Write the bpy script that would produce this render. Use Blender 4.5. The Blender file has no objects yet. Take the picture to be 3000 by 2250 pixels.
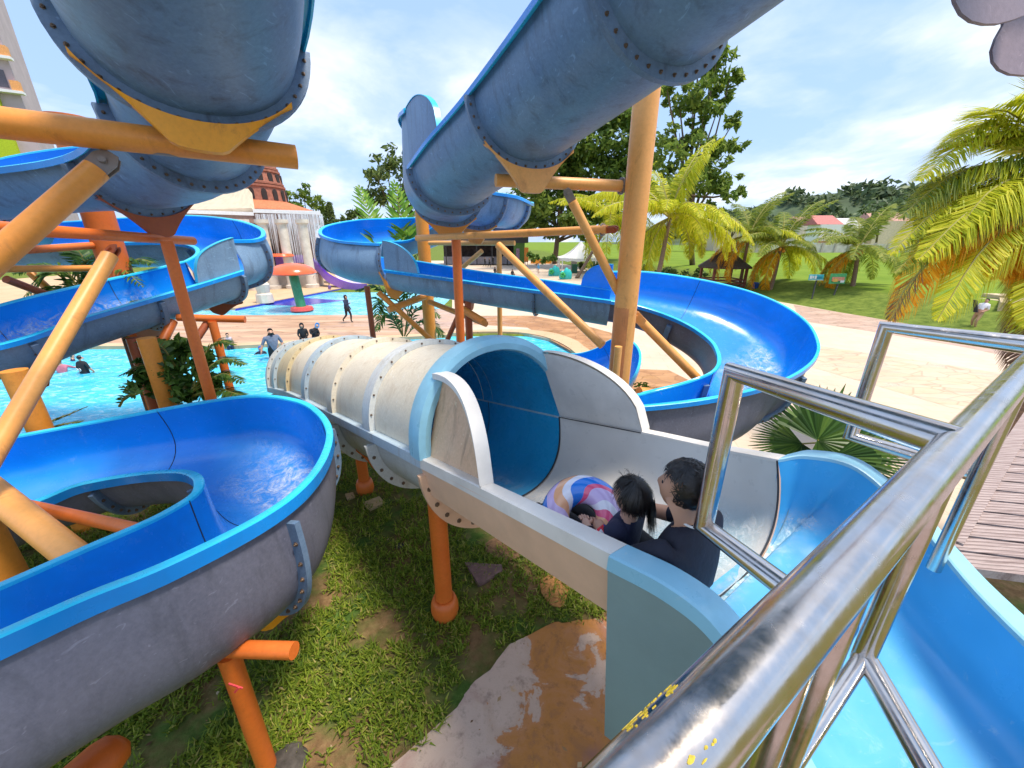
import bpy, math, random
import numpy as np
from mathutils import Vector, Matrix, Quaternion, noise as mnoise
random.seed(7)
rng = np.random.default_rng(7)
S = bpy.context.scene
C = S.collection
PI = math.pi
H = 4.4                      # eye height above the pool deck
PITCH = math.radians(20.0)
FPX = 1155.0                 # focal length in pixels of a 3000 px wide frame
cP, sP = math.cos(PITCH), math.sin(PITCH)
V = Vector

def W(px, py, d):
    """world point seen at photo pixel (px,py) at depth d metres"""
    u = (px-1500)/FPX; v = (py-1125)/FPX
    return V((u*d, (cP-v*sP)*d, H-(sP+v*cP)*d))
def R3(x, y, z): return V((x, y, z+H))      # eye-relative coordinates
def G(px, py, z=0.0):
    v = (py-1125)/FPX
    return W(px, py, (H-z)/(sP+v*cP))

# ---------------------------------------------------------------- objects
ORIG = {}
def tag(o, label=None, cat=None, group=None, kind=None):
    if label: o['label'] = label
    if cat: o['category'] = cat
    if group: o['group'] = group
    if kind: o['kind'] = kind
    return o
def thing(name, base, label, cat, group=None):
    o = bpy.data.objects.new(name, None); C.objects.link(o)
    o.empty_display_size = 0.1
    o.location = base; ORIG[o.name] = V(base)
    return tag(o, label, cat, group)

class MB:
    def __init__(s): s.v = []; s.f = []; s.m = []
    def add(s, verts, faces, mi=0):
        b = len(s.v); s.v.extend([tuple(p) for p in verts])
        for f in faces: s.f.append(tuple(b+i for i in f)); s.m.append(mi)
        return s
    def box(s, c, size, mi=0, rot=None):
        x, y, z = [k/2 for k in size]; c = V(c)
        vs = [V((sx*x, sy*y, sz*z)) for sz in (-1, 1) for sy in (-1, 1) for sx in (-1, 1)]
        if rot is not None: vs = [rot @ p for p in vs]
        return s.add([p+c for p in vs], [(0,2,3,1),(4,5,7,6),(0,1,5,4),(2,6,7,3),(0,4,6,2),(1,3,7,5)], mi)
    def pipe(s, pts, r, n=16, mi=0, caps=True, flat=False):
        pts = [V(p) for p in pts]; rs = r if isinstance(r, (list, tuple)) else [r]*len(pts)
        T = []
        for i in range(len(pts)):
            a = pts[max(0, i-1)]; b = pts[min(len(pts)-1, i+1)]; T.append((b-a).normalized())
        ref = V((0, 0, 1)) if abs(T[0].z) < .9 else V((1, 0, 0))
        N = T[0].cross(ref).normalized(); vs = []; fs = []
        for i, p in enumerate(pts):
            if i: N = T[i-1].rotation_difference(T[i]) @ N
            B = T[i].cross(N)
            k = 1.0
            if 0 < i < len(pts)-1:
                ca = max(.3, (pts[i]-pts[i-1]).normalized().dot(T[i])); k = 1/ca
            for j in range(n):
                a = 2*PI*j/n
                vs.append(p + (N*math.cos(a)+B*math.sin(a))*rs[i])
        for i in range(len(pts)-1):
            for j in range(n):
                k2 = (j+1) % n
                fs.append((i*n+j, i*n+k2, (i+1)*n+k2, (i+1)*n+j))
        if caps:
            fs.append(tuple(range(n))[::-1]); fs.append(tuple(range((len(pts)-1)*n, len(pts)*n)))
        return s.add(vs, fs, mi)
    def lathe(s, prof, c, n=20, mi=0, axis=None):
        c = V(c); q = V((0, 0, 1)).rotation_difference(V(axis).normalized()) if axis is not None else None
        vs = []; fs = []
        for r, z in prof:
            for j in range(n):
                a = 2*PI*j/n; p = V((r*math.cos(a), r*math.sin(a), z))
                vs.append(c + (q @ p if q else p))
        for i in range(len(prof)-1):
            for j in range(n):
                k = (j+1) % n; fs.append((i*n+j, i*n+k, (i+1)*n+k, (i+1)*n+j))
        fs.append(tuple(range(n))[::-1]); fs.append(tuple(range((len(prof)-1)*n, len(prof)*n)))
        return s.add(vs, fs, mi)
    def prism(s, poly, z0, z1, mi=0):
        n = len(poly); vs = [(p[0], p[1], z0) for p in poly]+[(p[0], p[1], z1) for p in poly]
        area = sum(poly[i][0]*poly[(i+1) % n][1]-poly[(i+1) % n][0]*poly[i][1] for i in range(n))
        fs = [tuple(range(n, 2*n)), tuple(range(n))[::-1]]+[(i, (i+1) % n, (i+1) % n+n, i+n) for i in range(n)]
        if area < 0: fs = [f[::-1] for f in fs]
        return s.add(vs, fs, mi)
    def plate(s, poly, t, mi=0):
        """thick plate from a planar 3-D polygon"""
        poly = [V(p) for p in poly]; n = len(poly); nn = V((0, 0, 0))
        for i in range(n): nn += (poly[i]-poly[0]).cross(poly[(i+1) % n]-poly[0])
        nn.normalize()
        vs = [p+nn*t/2 for p in poly]+[p-nn*t/2 for p in poly]
        fs = [tuple(range(n)), tuple(range(n, 2*n))[::-1]]+[(i+n, (i+1) % n+n, (i+1) % n, i) for i in range(n)]
        return s.add(vs, fs, mi)
    def strip(s, A, B, mi=0, flip=False):
        n = len(A); vs = list(A)+list(B)
        fs = [(i, i+1, n+i+1, n+i) for i in range(n-1)]
        if flip: fs = [f[::-1] for f in fs]
        return s.add(vs, fs, mi)
    def ball(s, c, r, mi=0, n=12, sc=(1, 1, 1)):
        c = V(c); vs = []; fs = []; m = n//2+2
        for i in range(m+1):
            t = PI*i/m
            for j in range(n):
                a = 2*PI*j/n
                vs.append(c+V((math.sin(t)*math.cos(a)*sc[0], math.sin(t)*math.sin(a)*sc[1], math.cos(t)*sc[2]))*r)
        for i in range(m):
            for j in range(n):
                k = (j+1) % n; fs.append((i*n+j, (i+1)*n+j, (i+1)*n+k, i*n+k))
        return s.add(vs, fs, mi)
    def build(s, name, mats, parent=None, smooth=True, sharp=40):
        me = bpy.data.meshes.new(name)
        off = V((0, 0, 0))
        if parent is not None:
            off = ORIG[parent.name]
        vv = np.array(s.v, dtype=float).reshape(-1, 3)-np.array(off)
        me.from_pydata(vv.tolist(), [], s.f)
        if not isinstance(mats, (list, tuple)): mats = [mats]
        for m in mats: me.materials.append(m)
        me.polygons.foreach_set('material_index', s.m)
        if smooth:
            me.polygons.foreach_set('use_smooth', [True]*len(s.f))
            try: me.set_sharp_from_angle(angle=math.radians(sharp))
            except Exception: pass
        me.update()
        o = bpy.data.objects.new(name, me); C.objects.link(o)
        if parent is not None:
            o.parent = parent
        ORIG[o.name] = off
        return o

def own_base(o, base):
    """move the origin of a one-mesh thing to its base"""
    base = V(base); o.data.transform(Matrix.Translation(-base)); o.location = base; ORIG[o.name] = base; return o

def quads(name, P, mats, parent=None, mi=None, smooth=False):
    """P: (n,k,3) numpy array of faces"""
    n, k, _ = P.shape
    off = np.array(ORIG[parent.name]) if parent is not None else np.zeros(3)
    me = bpy.data.meshes.new(name)
    me.vertices.add(n*k); me.vertices.foreach_set('co', (P-off).reshape(-1).astype(np.float32))
    me.loops.add(n*k); me.loops.foreach_set('vertex_index', np.arange(n*k, dtype=np.int32))
    me.polygons.add(n); me.polygons.foreach_set('loop_start', np.arange(0, n*k, k, dtype=np.int32))
    if not isinstance(mats, (list, tuple)): mats = [mats]
    for m in mats: me.materials.append(m)
    if mi is not None: me.polygons.foreach_set('material_index', np.asarray(mi, dtype=np.int32))
    me.update(calc_edges=True)
    if smooth: me.polygons.foreach_set('use_smooth', [True]*n)
    o = bpy.data.objects.new(name, me); C.objects.link(o)
    if parent is not None: o.parent = parent
    ORIG[o.name] = V(off)
    return o

def copy_tree(o, parent=None):
    c = o.copy(); C.objects.link(c)
    if parent is not None: c.parent = parent
    for ch in list(o.children): copy_tree(ch, c)
    return c

# ---------------------------------------------------------------- materials
def srgb(r, g, b):
    f = lambda c: (c/255/12.92 if c/255 <= .04045 else ((c/255+.055)/1.055)**2.4)
    return (f(r), f(g), f(b))
class NT:
    def __init__(s, name):
        s.m = bpy.data.materials.new(name); s.m.use_nodes = True
        s.t = s.m.node_tree; s.b = s.t.nodes['Principled BSDF']; s.out = s.t.nodes['Material Output']
    def n(s, typ, **kw):
        x = s.t.nodes.new(typ)
        for k, v in kw.items(): setattr(x, k, v)
        return x
    def l(s, a, b): s.t.links.new(a, b)
    def coord(s, scale=(1, 1, 1), kind='Object', rot=(0, 0, 0)):
        tc = s.n('ShaderNodeTexCoord'); mp = s.n('ShaderNodeMapping')
        mp.inputs['Scale'].default_value = scale; mp.inputs['Rotation'].default_value = rot
        s.l(tc.outputs[kind], mp.inputs['Vector']); return mp.outputs['Vector']
    def noise(s, scale, detail=5, rough=.55, vec=None, dist=0):
        x = s.n('ShaderNodeTexNoise'); x.inputs['Scale'].default_value = scale
        x.inputs['Detail'].default_value = detail; x.inputs['Roughness'].default_value = rough
        x.inputs['Distortion'].default_value = dist
        s.l(vec if vec is not None else s.coord(), x.inputs['Vector']); return x.outputs['Fac']
    def ramp(s, fac, stops, interp='LINEAR'):
        x = s.n('ShaderNodeValToRGB'); cr = x.color_ramp; cr.interpolation = interp
        while len(cr.elements) < len(stops): cr.elements.new(.5)
        for e, (p, c) in zip(cr.elements, stops):
            e.position = p; e.color = (c[0], c[1], c[2], 1) if not isinstance(c, (int, float)) else (c, c, c, 1)
        s.l(fac, x.inputs['Fac']); return x.outputs['Color']
    def mix(s, fac, a, b, blend='MIX'):
        x = s.n('ShaderNodeMix', data_type='RGBA', blend_type=blend)
        for sock, val in ((x.inputs[0], fac), (x.inputs[6], a), (x.inputs[7], b)):
            if hasattr(val, 'links') or isinstance(val, bpy.types.NodeSocket): s.l(val, sock)
            elif isinstance(val, (int, float)): sock.default_value = val
            else: sock.default_value = (val[0], val[1], val[2], 1)
        return x.outputs[2]
    def bump(s, h, strength=.3, dist=.01):
        x = s.n('ShaderNodeBump'); x.inputs['Strength'].default_value = strength; x.inputs['Distance'].default_value = dist
        s.l(h, x.inputs['Height']); s.l(x.outputs['Normal'], s.b.inputs['Normal'])
    def base(s, c):
        if isinstance(c, bpy.types.NodeSocket): s.l(c, s.b.inputs['Base Color'])
        else: s.b.inputs['Base Color'].default_value = (c[0], c[1], c[2], 1)
    def set(s, **kw):
        for k, v in kw.items():
            k = {'rough': 'Roughness', 'metal': 'Metallic', 'coat': 'Coat Weight', 'coatr': 'Coat Roughness', 'spec': 'Specular IOR Level', 'sss': 'Subsurface Weight', 'alpha': 'Alpha', 'trans': 'Transmission Weight', 'ior': 'IOR'}[k]
            if isinstance(v, bpy.types.NodeSocket): s.l(v, s.b.inputs[k])
            else: s.b.inputs[k].default_value = v
        return s
    def island(s):
        g = s.n('ShaderNodeNewGeometry'); return g.outputs['Random Per Island']

def simple(name, col, rough=.5, metal=0, var=.18, scale=6, bump=0, bscale=40, coat=0, spec=.5, coord=(1, 1, 1)):
    t = NT(name); vec = t.coord(coord)
    f = t.noise(scale, 6, .6, vec)
    lo = tuple(c*(1-var) for c in col); hi = tuple(min(1, c*(1+var)) for c in col)
    t.base(t.ramp(f, [(.3, lo), (.7, hi)])); t.set(rough=rough, metal=metal, coat=coat, spec=spec)
    if bump: t.bump(t.noise(bscale, 4, .6, vec), bump, .01)
    return t.m

def frp_outer(name, col, col2, stain=(.05, .055, .07)):
    t = NT(name); vec = t.coord()
    big = t.noise(1.1, 6, .65, vec, .4); fine = t.noise(38, 5, .7, vec)
    c = t.ramp(big, [(.32, col), (.68, col2)])
    c = t.mix(t.ramp(fine, [(.35, .0), (.75, .35)]), c, tuple(k*1.5+.01 for k in col2))
    vs = t.coord((2.2, 2.2, .35)); st = t.noise(2.6, 7, .7, vs, .5)
    c = t.mix(t.ramp(st, [(.52, 0.0), (.72, .55)]), c, stain)
    sc = t.noise(7, 3, .5, t.coord((3, .5, 3)), 1.5)
    c = t.mix(t.ramp(sc, [(.66, 0.0), (.7, .25)]), c, tuple(min(1, k*2.2+.03) for k in col2))
    t.base(c); t.set(rough=.42, spec=.4)
    t.bump(t.noise(60, 5, .75, vec), .25, .004)
    return t.m

def gel(name, col, rough=.16, scuff=(.5, .62, .8), amt=.25):
    t = NT(name); vec = t.coord()
    c = t.ramp(t.noise(.9, 4, .5, vec), [(.3, tuple(k*.78 for k in col)), (.7, tuple(min(1, k*1.16+.004) for k in col))])
    s = t.noise(5, 8, .75, t.coord((1, 1, .6)), .8)
    c = t.mix(t.ramp(s, [(.6, 0.0), (.78, amt)]), c, scuff)
    at = t.n('ShaderNodeAttribute'); at.attribute_name = 'across'        # worn lane where riders slide, grime line under the rim
    wob = t.n('ShaderNodeMath', operation='MULTIPLY_ADD'); t.l(t.noise(2.3, 6, .65, vec), wob.inputs[0]); wob.inputs[1].default_value = .22; t.l(at.outputs['Fac'], wob.inputs[2])
    lane = t.ramp(wob.outputs[0], [(.38, 0.0), (.50, .42), (.72, .42), (.84, 0.0)])
    c = t.mix(lane, c, tuple(min(1, k*.72+.11) for k in col))
    gr_ = t.ramp(wob.outputs[0], [(.0, 0.0), (.10, 0.0), (.145, .30), (.20, .06), (.26, 0.0)])
    c = t.mix(gr_, c, tuple(k*.45+.02 for k in col))
    t.base(c); t.set(rough=t.ramp(t.noise(9, 4, .6, vec), [(.3, rough), (.7, rough+.16)]), spec=.5)
    t.bump(t.noise(14, 3, .5, vec), .04, .004)
    return t.m

def painted_steel(name, col, col2, chip=(.28, .25, .23), chips=.72):
    t = NT(name); vec = t.coord()
    c = t.ramp(t.noise(1.6, 6, .6, vec), [(.3, col), (.7, col2)])
    fine = t.noise(26, 5, .7, vec)
    c = t.mix(t.ramp(fine, [(.4, 0.0), (.8, .3)]), c, tuple(k*.55 for k in col))
    ch = t.noise(4.5, 8, .7, vec, .6)
    c = t.mix(t.ramp(ch, [(chips, 0.0), (chips+.025, 1.0)]), c, chip)
    rs = t.noise(3.1, 7, .75, t.coord((1, 1, .5)), .8)
    c = t.mix(t.ramp(rs, [(.56, 0.0), (.76, .6)]), c, (.24, .065, .02))
    t.base(c); t.set(rough=.42); t.bump(fine, .12, .004)
    return t.m

M = {}
M['blue_in'] = gel('blue gelcoat', (.004, .27, .80), .15, amt=.3)
M['blue_rim'] = gel('light blue gelcoat rim', (.02, .56, .90), .22, amt=.12)
M['blue_pale'] = gel('pale weathered blue gelcoat', (.28, .58, .74), .25, scuff=(.62, .68, .66), amt=.45)
M['blue_tub'] = gel('wet bright blue gelcoat', (.07, .45, .85), .14, scuff=(.60, .78, .88), amt=.6)
M['tube_in'] = gel('teal blue tube lining', (.02, .36, .68), .2, amt=.25)
M['outer_hi'] = frp_outer('blue grey laminate', (.10, .19, .34), (.17, .28, .43))
M['outer_mid'] = frp_outer('dusty blue laminate', (.13, .23, .37), (.21, .33, .48))
M['outer_low'] = frp_outer('grey violet laminate', (.10, .105, .15), (.165, .17, .225))
M['flange'] = frp_outer('flange laminate', (.09, .155, .26), (.16, .24, .36))
M['bolt'] = simple('rusty bolt', (.19, .13, .09), .55, .6, .5, 60)
M['orange'] = painted_steel('weathered orange paint', (.80, .27, .03), (.86, .35, .06))
M['peach'] = painted_steel('faded peach paint', (.86, .37, .085), (.90, .44, .13), chips=.8)
M['redorange'] = painted_steel('red orange paint', (.70, .14, .018), (.78, .20, .035), chips=.8)
M['rustred'] = painted_steel('rust red paint', (.33, .075, .028), (.42, .11, .04), chips=.76)
M['yelloworange'] = painted_steel('bright yellow orange paint', (.92, .36, .01), (.95, .42, .02), chips=.9)
M['primer'] = painted_steel('grey primer', (.20, .17, .15), (.28, .24, .21), chips=.9)
M['cream'] = frp_outer('cream gelcoat', (.66, .57, .42), (.74, .66, .52), stain=(.50, .36, .20))
M['creamband'] = frp_outer('pale grey laminate', (.50, .52, .52), (.60, .61, .58), stain=(.36, .27, .18))
M['bluegrey'] = frp_outer('pale blue grey laminate', (.34, .45, .54), (.46, .55, .60), stain=(.30, .25, .2))
M['yellowband'] = frp_outer('yellowed laminate', (.60, .48, .26), (.66, .55, .34), stain=(.40, .25, .1))
M['cream_in'] = gel('cream inner gelcoat', (.74, .71, .67), .25, scuff=(.75, .76, .78), amt=.25)
M['white_rim'] = gel('white rim gelcoat', (.84, .79, .72), .28, scuff=(.6, .5, .38), amt=.25)
M['fin_stain'] = frp_outer('stained peach laminate', (.60, .36, .20), (.68, .47, .30), stain=(.10, .07, .045))
M['peach_frp'] = simple('peach side laminate', (.74, .47, .31), .5, 0, .1, 3, .1, 60)
M['teal_side'] = simple('teal grey side panel', (.22, .31, .31), .45, 0, .10, 1.5, .12, 50)
M['dark_gap'] = simple('dark joint sealant', (.02, .022, .03), .7)

def steel():
    t = NT('brushed stainless'); vec = t.coord()
    c = t.mix(t.ramp(t.noise(3, 7, .7, vec, .3), [(.46, 0.0), (.76, .6)]), (.70, .65, .61), (.42, .27, .15))
    fine = t.noise(160, 3, .6, vec)
    t.base(c); t.set(metal=1.0, rough=t.ramp(t.noise(22, 6, .7, vec), [(.3, .11), (.75, .32)]))
    t.bump(fine, .06, .001)
    return t.m
M['steel'] = steel()

# ---------------------------------------------------------------- camera, light, sky
cam = bpy.data.cameras.new('camera'); co = bpy.data.objects.new('camera', cam); C.objects.link(co)
co.location = (0, 0, H); co.rotation_euler = (PI/2-PITCH, 0, 0)
cam.sensor_width = 36; cam.lens = FPX/3000*36; cam.clip_start = .02; cam.clip_end = 3000
S.camera = co
SUN_EL, SUN_AZ = math.radians(70), math.radians(105)     # azimuth clockwise from +Y (view direction): from the right, a little ahead
sd = V((math.sin(SUN_AZ)*math.cos(SUN_EL), math.cos(SUN_AZ)*math.cos(SUN_EL), math.sin(SUN_EL)))
sun = bpy.data.lights.new('sun', 'SUN'); so = bpy.data.objects.new('sun', sun); C.objects.link(so)
so.rotation_euler = sd.to_track_quat('Z', 'Y').to_euler(); so.location = (0, 0, 30)
sun.energy = 1.35; sun.angle = math.radians(14); sun.color = (1, .90, .76)
wd = bpy.data.worlds.new('World'); S.world = wd; wd.use_nodes = True
nt = wd.node_tree; bg = nt.nodes['Background']
sky = nt.nodes.new('ShaderNodeTexSky'); sky.sky_type = 'NISHITA'; sky.sun_disc = False
sky.sun_elevation = SUN_EL; sky.sun_rotation = SUN_AZ; sky.air_density = 1.0; sky.dust_density = 1.2
tc = nt.nodes.new('ShaderNodeTexCoord')
sep = nt.nodes.new('ShaderNodeSeparateXYZ'); nt.links.new(tc.outputs['Generated'], sep.inputs[0])
def wmath(op, a, b=None):
    x = nt.nodes.new('ShaderNodeMath'); x.operation = op
    for i, k in enumerate((a, b)):
        if k is None: continue
        if isinstance(k, (int, float)): x.inputs[i].default_value = k
        else: nt.links.new(k, x.inputs[i])
    return x.outputs[0]
zz = wmath('ADD', wmath('MAXIMUM', sep.outputs[2], 0.0), .16)
cx = wmath('DIVIDE', sep.outputs[0], zz); cy = wmath('DIVIDE', sep.outputs[1], zz)
cmb = nt.nodes.new('ShaderNodeCombineXYZ'); nt.links.new(cx, cmb.inputs[0]); nt.links.new(cy, cmb.inputs[1])
mp = nt.nodes.new('ShaderNodeMapping'); nt.links.new(cmb.outputs[0], mp.inputs[0])
mp.inputs['Rotation'].default_value = (0, 0, math.radians(35)); mp.inputs['Scale'].default_value = (1.0, .75, 1); mp.inputs['Location'].default_value = (3.1, 1.7, 0)
def wnoise(sc, det, rough, dist):
    x = nt.nodes.new('ShaderNodeTexNoise'); x.inputs['Scale'].default_value = sc; x.inputs['Detail'].default_value = det
    x.inputs['Roughness'].default_value = rough; x.inputs['Distortion'].default_value = dist
    nt.links.new(mp.outputs[0], x.inputs['Vector']); return x.outputs['Fac']
def wramp(f, st):
    x = nt.nodes.new('ShaderNodeValToRGB')
    while len(x.color_ramp.elements) < len(st): x.color_ramp.elements.new(.5)
    for e, (p, c) in zip(x.color_ramp.elements, st): e.position = p; e.color = (*c, 1) if isinstance(c, tuple) else (c, c, c, 1)
    nt.links.new(f, x.inputs[0]); return x.outputs[0]
def wmix(f, a, b, blend='MIX'):
    x = nt.nodes.new('ShaderNodeMix'); x.data_type = 'RGBA'; x.blend_type = blend
    for sk, v in ((x.inputs[0], f), (x.inputs[6], a), (x.inputs[7], b)):
        if isinstance(v, bpy.types.NodeSocket): nt.links.new(v, sk)
        elif isinstance(v, tuple): sk.default_value = (*v, 1)
        else: sk.default_value = v
    return x.outputs[2]
n1 = wnoise(.95, 9, .56, .35); n2 = wnoise(1.9, 8, .58, .35)
cl = wramp(n1, [(.42, 0.0), (.69, 1.0)])
shade = wramp(n2, [(.32, (3.9, 4.7, 7.0)), (.46, (5.1, 5.6, 6.8)), (.60, (7.3, 7.2, 7.1))])
skyb = wmix(1.0, sky.outputs[0], (1.35, 1.30, 1.15), 'MULTIPLY')
skyb = wmix(.8, skyb, (2.5, 3.7, 6.0))
skyc = wmix(wmath('MULTIPLY', cl, .88), skyb, shade)
nt.links.new(skyc, bg.inputs['Color']); bg.inputs['Strength'].default_value = .052
S.view_settings.view_transform = 'Standard'; S.view_settings.look = 'None'
S.view_settings.exposure = 1.95; S.view_settings.gamma = 1.0
S.cycles.max_bounces = 6; S.cycles.diffuse_bounces = 3; S.cycles.glossy_bounces = 3; S.cycles.transparent_max_bounces = 8
S.cycles.transmission_bounces = 3
S.cycles.use_denoising = True
# ================================================================ water slides
def cat(P, t):
    n = len(P); i = min(int(t), n-2); f = t-i
    p1, p2 = P[i], P[i+1]
    p0 = P[i-1] if i > 0 else p1*2-p2
    p3 = P[i+2] if i+2 < n else p2*2-p1
    return 0.5*((2*p1)+(p2-p0)*f+(2*p0-5*p1+4*p2-p3)*f*f+(3*p1-p0-3*p2+p3)*f**3)

class Flume:
    """an open channel between two rim lines; the trough hangs below the chord"""
    def __init__(s, L, R, depth, sub=5, power=.75, thick=.022, nth=22, ext=None):
        s.ext = ext
        s.L = [V(p) for p in L]; s.R = [V(p) for p in R]; s.n = len(L); s.sub = sub
        s.dep = depth if isinstance(depth, (list, tuple)) else [depth]*s.n
        s.power = power; s.thick = thick; s.nth = nth
    def frame(s, t):
        e = .02
        l, r = cat(s.L, t), cat(s.R, t)
        t0, t1 = max(0, t-e), min(s.n-1, t+e)
        T = ((cat(s.L, t1)+cat(s.R, t1))-(cat(s.L, t0)+cat(s.R, t0))).normalized()
        ch = r-l; w = ch.length; a = ch/w
        T = (T-a*T.dot(a)).normalized()
        N = a.cross(T)
        if N.z > 0: N = -N
        i = min(int(t), s.n-2); f = t-i; d = s.dep[i]*(1-f)+s.dep[i+1]*f
        return (l+r)/2, a, N, T, w, d
    def pt(s, fr, th, off=0.0):
        m, a, N, T, w, d = fr
        c, sn = math.cos(th), math.sin(th); q = s.power
        x = -math.copysign(abs(c)**q, c); y = sn**q
        p = m+a*(x*w/2)+N*(y*d)
        if off:
            nx, ny = -c/(w/2), sn/d
            k = (nx*nx+ny*ny)**.5
            p = p+(a*(nx/k)+N*(ny/k))*off
        return p
    def section(s, root, t0, t1, mats, name='flume_section', rim=True, lip=.085, drop=.055):
        n = max(2, int((t1-t0)*s.sub+.5)+1); ts = [t0+(t1-t0)*i/(n-1) for i in range(n)]
        fr = [s.frame(t) for t in ts]; ths = [PI*j/s.nth for j in range(s.nth+1)]
        out = MB(); inn = MB()
        gi = [[s.pt(f, th) for th in ths] for f in fr]; go = [[s.pt(f, th, s.thick) for th in ths] for f in fr]
        if s.ext:                                            # raised outer wall on the left rim
            for t, f, a_, b_ in zip(ts, fr, gi, go):
                i = min(int(t), s.n-2); e = s.ext[i]*(1-t+i)+s.ext[i+1]*(t-i)
                a_[0] = a_[0]-f[2]*e; b_[0] = b_[0]-f[2]*e
        m = s.nth+1
        fs = [(i*m+j, i*m+j+1, (i+1)*m+j+1, (i+1)*m+j) for i in range(n-1) for j in range(m-1)]
        out.add([p for r in go for p in r], fs)
        inn.add([p for r in gi for p in r], [f[::-1] for f in fs])
        for k in (0, n-1):                                   # close the laminate edge
            out.add(gi[k]+go[k], [(j, j+1, m+j+1, m+j) for j in range(m-1)])
        o = out.build(name, mats[0], root, sharp=35)
        ic = inn.build('channel', mats[1], o, sharp=35); at = ic.data.attributes.new('across', 'FLOAT', 'POINT'); at.data.foreach_set('value', [j/s.nth for i in range(n) for j in range(s.nth+1)])
        if rim:
            for side in (0, 1):
                rm = MB(); prof = []
                for f, g, in zip(fr, gi):
                    mm, a, N, T, w, d = f
                    p = g[0] if side == 0 else g[-1]; u = (-a if side == 0 else a)
                    u = V((u.x, u.y, u.z*.35)).normalized(); up = V((0, 0, 1)); up = (up-u*up.dot(u)).normalized()
                    pr = [(-.004, -.012), (.0, .008), (.012, .014), (lip-.012, .012), (lip, .004), (lip+.004, -drop), (lip-.012, -drop), (lip-.018, -.012), (.02, -.014)]
                    prof.append([p+u*x+up*z for x, z in pr])
                k = len(prof[0])
                f2 = [(i*k+j, i*k+(j+1) % k, (i+1)*k+(j+1) % k, (i+1)*k+j) for i in range(n-1) for j in range(k)]
                mi_ = [1 if j == 4 and len(mats) > 3 else 0 for i in range(n-1) for j in range(k)]+[0, 0]
                f2 += [tuple(range(k))[::-1], tuple(range((n-1)*k, n*k))]
                if side == 1: f2 = [q[::-1] for q in f2]
                rm.add([p for r in prof for p in r], f2)
                rm.m = mi_; rm.build('rim', list(mats[2:]), o, sharp=30)
        return o
    def flange(s, root, t, mat=None, h=.085, tk=.05, nb=15, th0=.06, name='joint_flange', boltr=.0125, onsides=(1, -1), a0=None, a1=None):
        fr = s.frame(t); m, a, N, T, w, d = fr
        lo = th0 if a0 is None else a0; hi = PI-th0 if a1 is None else a1
        ths = [lo+(hi-lo)*j/28 for j in range(29)]
        mb = MB(); rows = []
        for th in ths:
            i0 = s.pt(fr, th, s.thick-.002); o1 = s.pt(fr, th, s.thick+h)
            rows.append([i0-T*tk/2, o1-T*tk/2, o1+T*tk/2, i0+T*tk/2])
        vs = [p for r in rows for p in r]
        fs = [(i*4+j, i*4+(j+1) % 4, (i+1)*4+(j+1) % 4, (i+1)*4+j) for i in range(28) for j in range(4)]
        fs += [(0, 1, 2, 3), (28*4+3, 28*4+2, 28*4+1, 28*4)]
        mb.add(vs, [f[::-1] for f in fs], 0)
        for k in range(nb):
            th = lo+(hi-lo)*(k+.7)/(nb+.4)
            p = s.pt(fr, th, s.thick+h*.55)
            for sd_ in onsides:
                mb.lathe([(boltr*1.5, 0), (boltr*1.5, .003), (boltr, .004), (boltr, .014), (boltr*.4, .015), (boltr*.4, .022)], p+T*sd_*tk/2, 6, 1, T*sd_)
        mb.pipe([s.pt(fr, th, -.0015)+T*.0 for th in [PI*j/40 for j in range(41)]], .0045, 6, 2)
        return mb.build(name, [mat or M['flange'], M['bolt'], M['dark_gap']], root, sharp=30)
    def cradle(s, parent, t, th0, th1, base_depth, basew, mat, h=.085, tk=.045, off=0.0, name='cradle'):
        """steel saddle plate under a joint, narrowing to its bracket"""
        fr = s.frame(t); m, a, N, T, w, d = fr
        A = []; B = []
        n = 24
        thm = (th0+th1)/2
        for k in range(n+1):
            q = -1+2*k/n; th = thm+(th1-th0)/2*q
            p = s.pt(fr, th, s.thick+h+.002)+T*off
            g = base_depth*min(1.0, 1.5*max(0, 1-abs(q))**1.7)+.035
            mid = s.pt(fr, thm, s.thick+h)+T*off
            b = p+V((0, 0, -g))
            bw = (b-mid).dot(a)
            k2 = max(0, 1-abs(q))**.8
            lim = basew/2
            if abs(bw) > lim: b = b-a*(bw-math.copysign(lim, bw))*k2*.55
            A.append(p); B.append(b)
        mb = MB()
        for sg in (1, -1): mb.strip([p+T*tk/2*sg for p in A], [p+T*tk/2*sg for p in B], 0, flip=(sg < 0))
        mb.strip([p-T*tk/2 for p in B], [p+T*tk/2 for p in B]); mb.strip([p+T*tk/2 for p in A], [p-T*tk/2 for p in A])
        return mb.build(name, mat, parent, sharp=30), B[n//2], T

def fin(root, P, h, mats, thick=.05, name='splash_fin', n=22, rev=False, outward=None):
    """quarter-round wall standing on a rim line P (tall end first)"""
    mb = MB(); A = []; B = []
    for k in range(n+1):
        f = k/n; p = cat(P, f*(len(P)-1)); hh = h*math.sqrt(max(0, 1-f**2.2))
        A.append(p+V((0, 0, .012))); B.append(p+V((0, 0, .013+hh)))
    d = (P[-1]-P[0]).normalized(); o = d.cross(V((0, 0, 1))).normalized()*thick/2
    mb.strip([p+o for p in A], [p+o for p in B], 0); mb.strip([p-o for p in A], [p-o for p in B], 0, True)
    mb.strip([p-o*1.35+V((0, 0, .01)) for p in B], [p+o*1.35+V((0, 0, .01)) for p in B], 1, True)
    mb.strip([p-o*1.35 for p in B], [p-o*1.35+V((0, 0, .01)) for p in B], 1); mb.strip([p+o*1.35+V((0, 0, .01)) for p in B], [p+o*1.35 for p in B], 1)
    mb.strip([A[0]-o, A[0]+o], [B[0]-o, B[0]+o], 0)
    return mb.build(name, mats, root, sharp=35)

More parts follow.
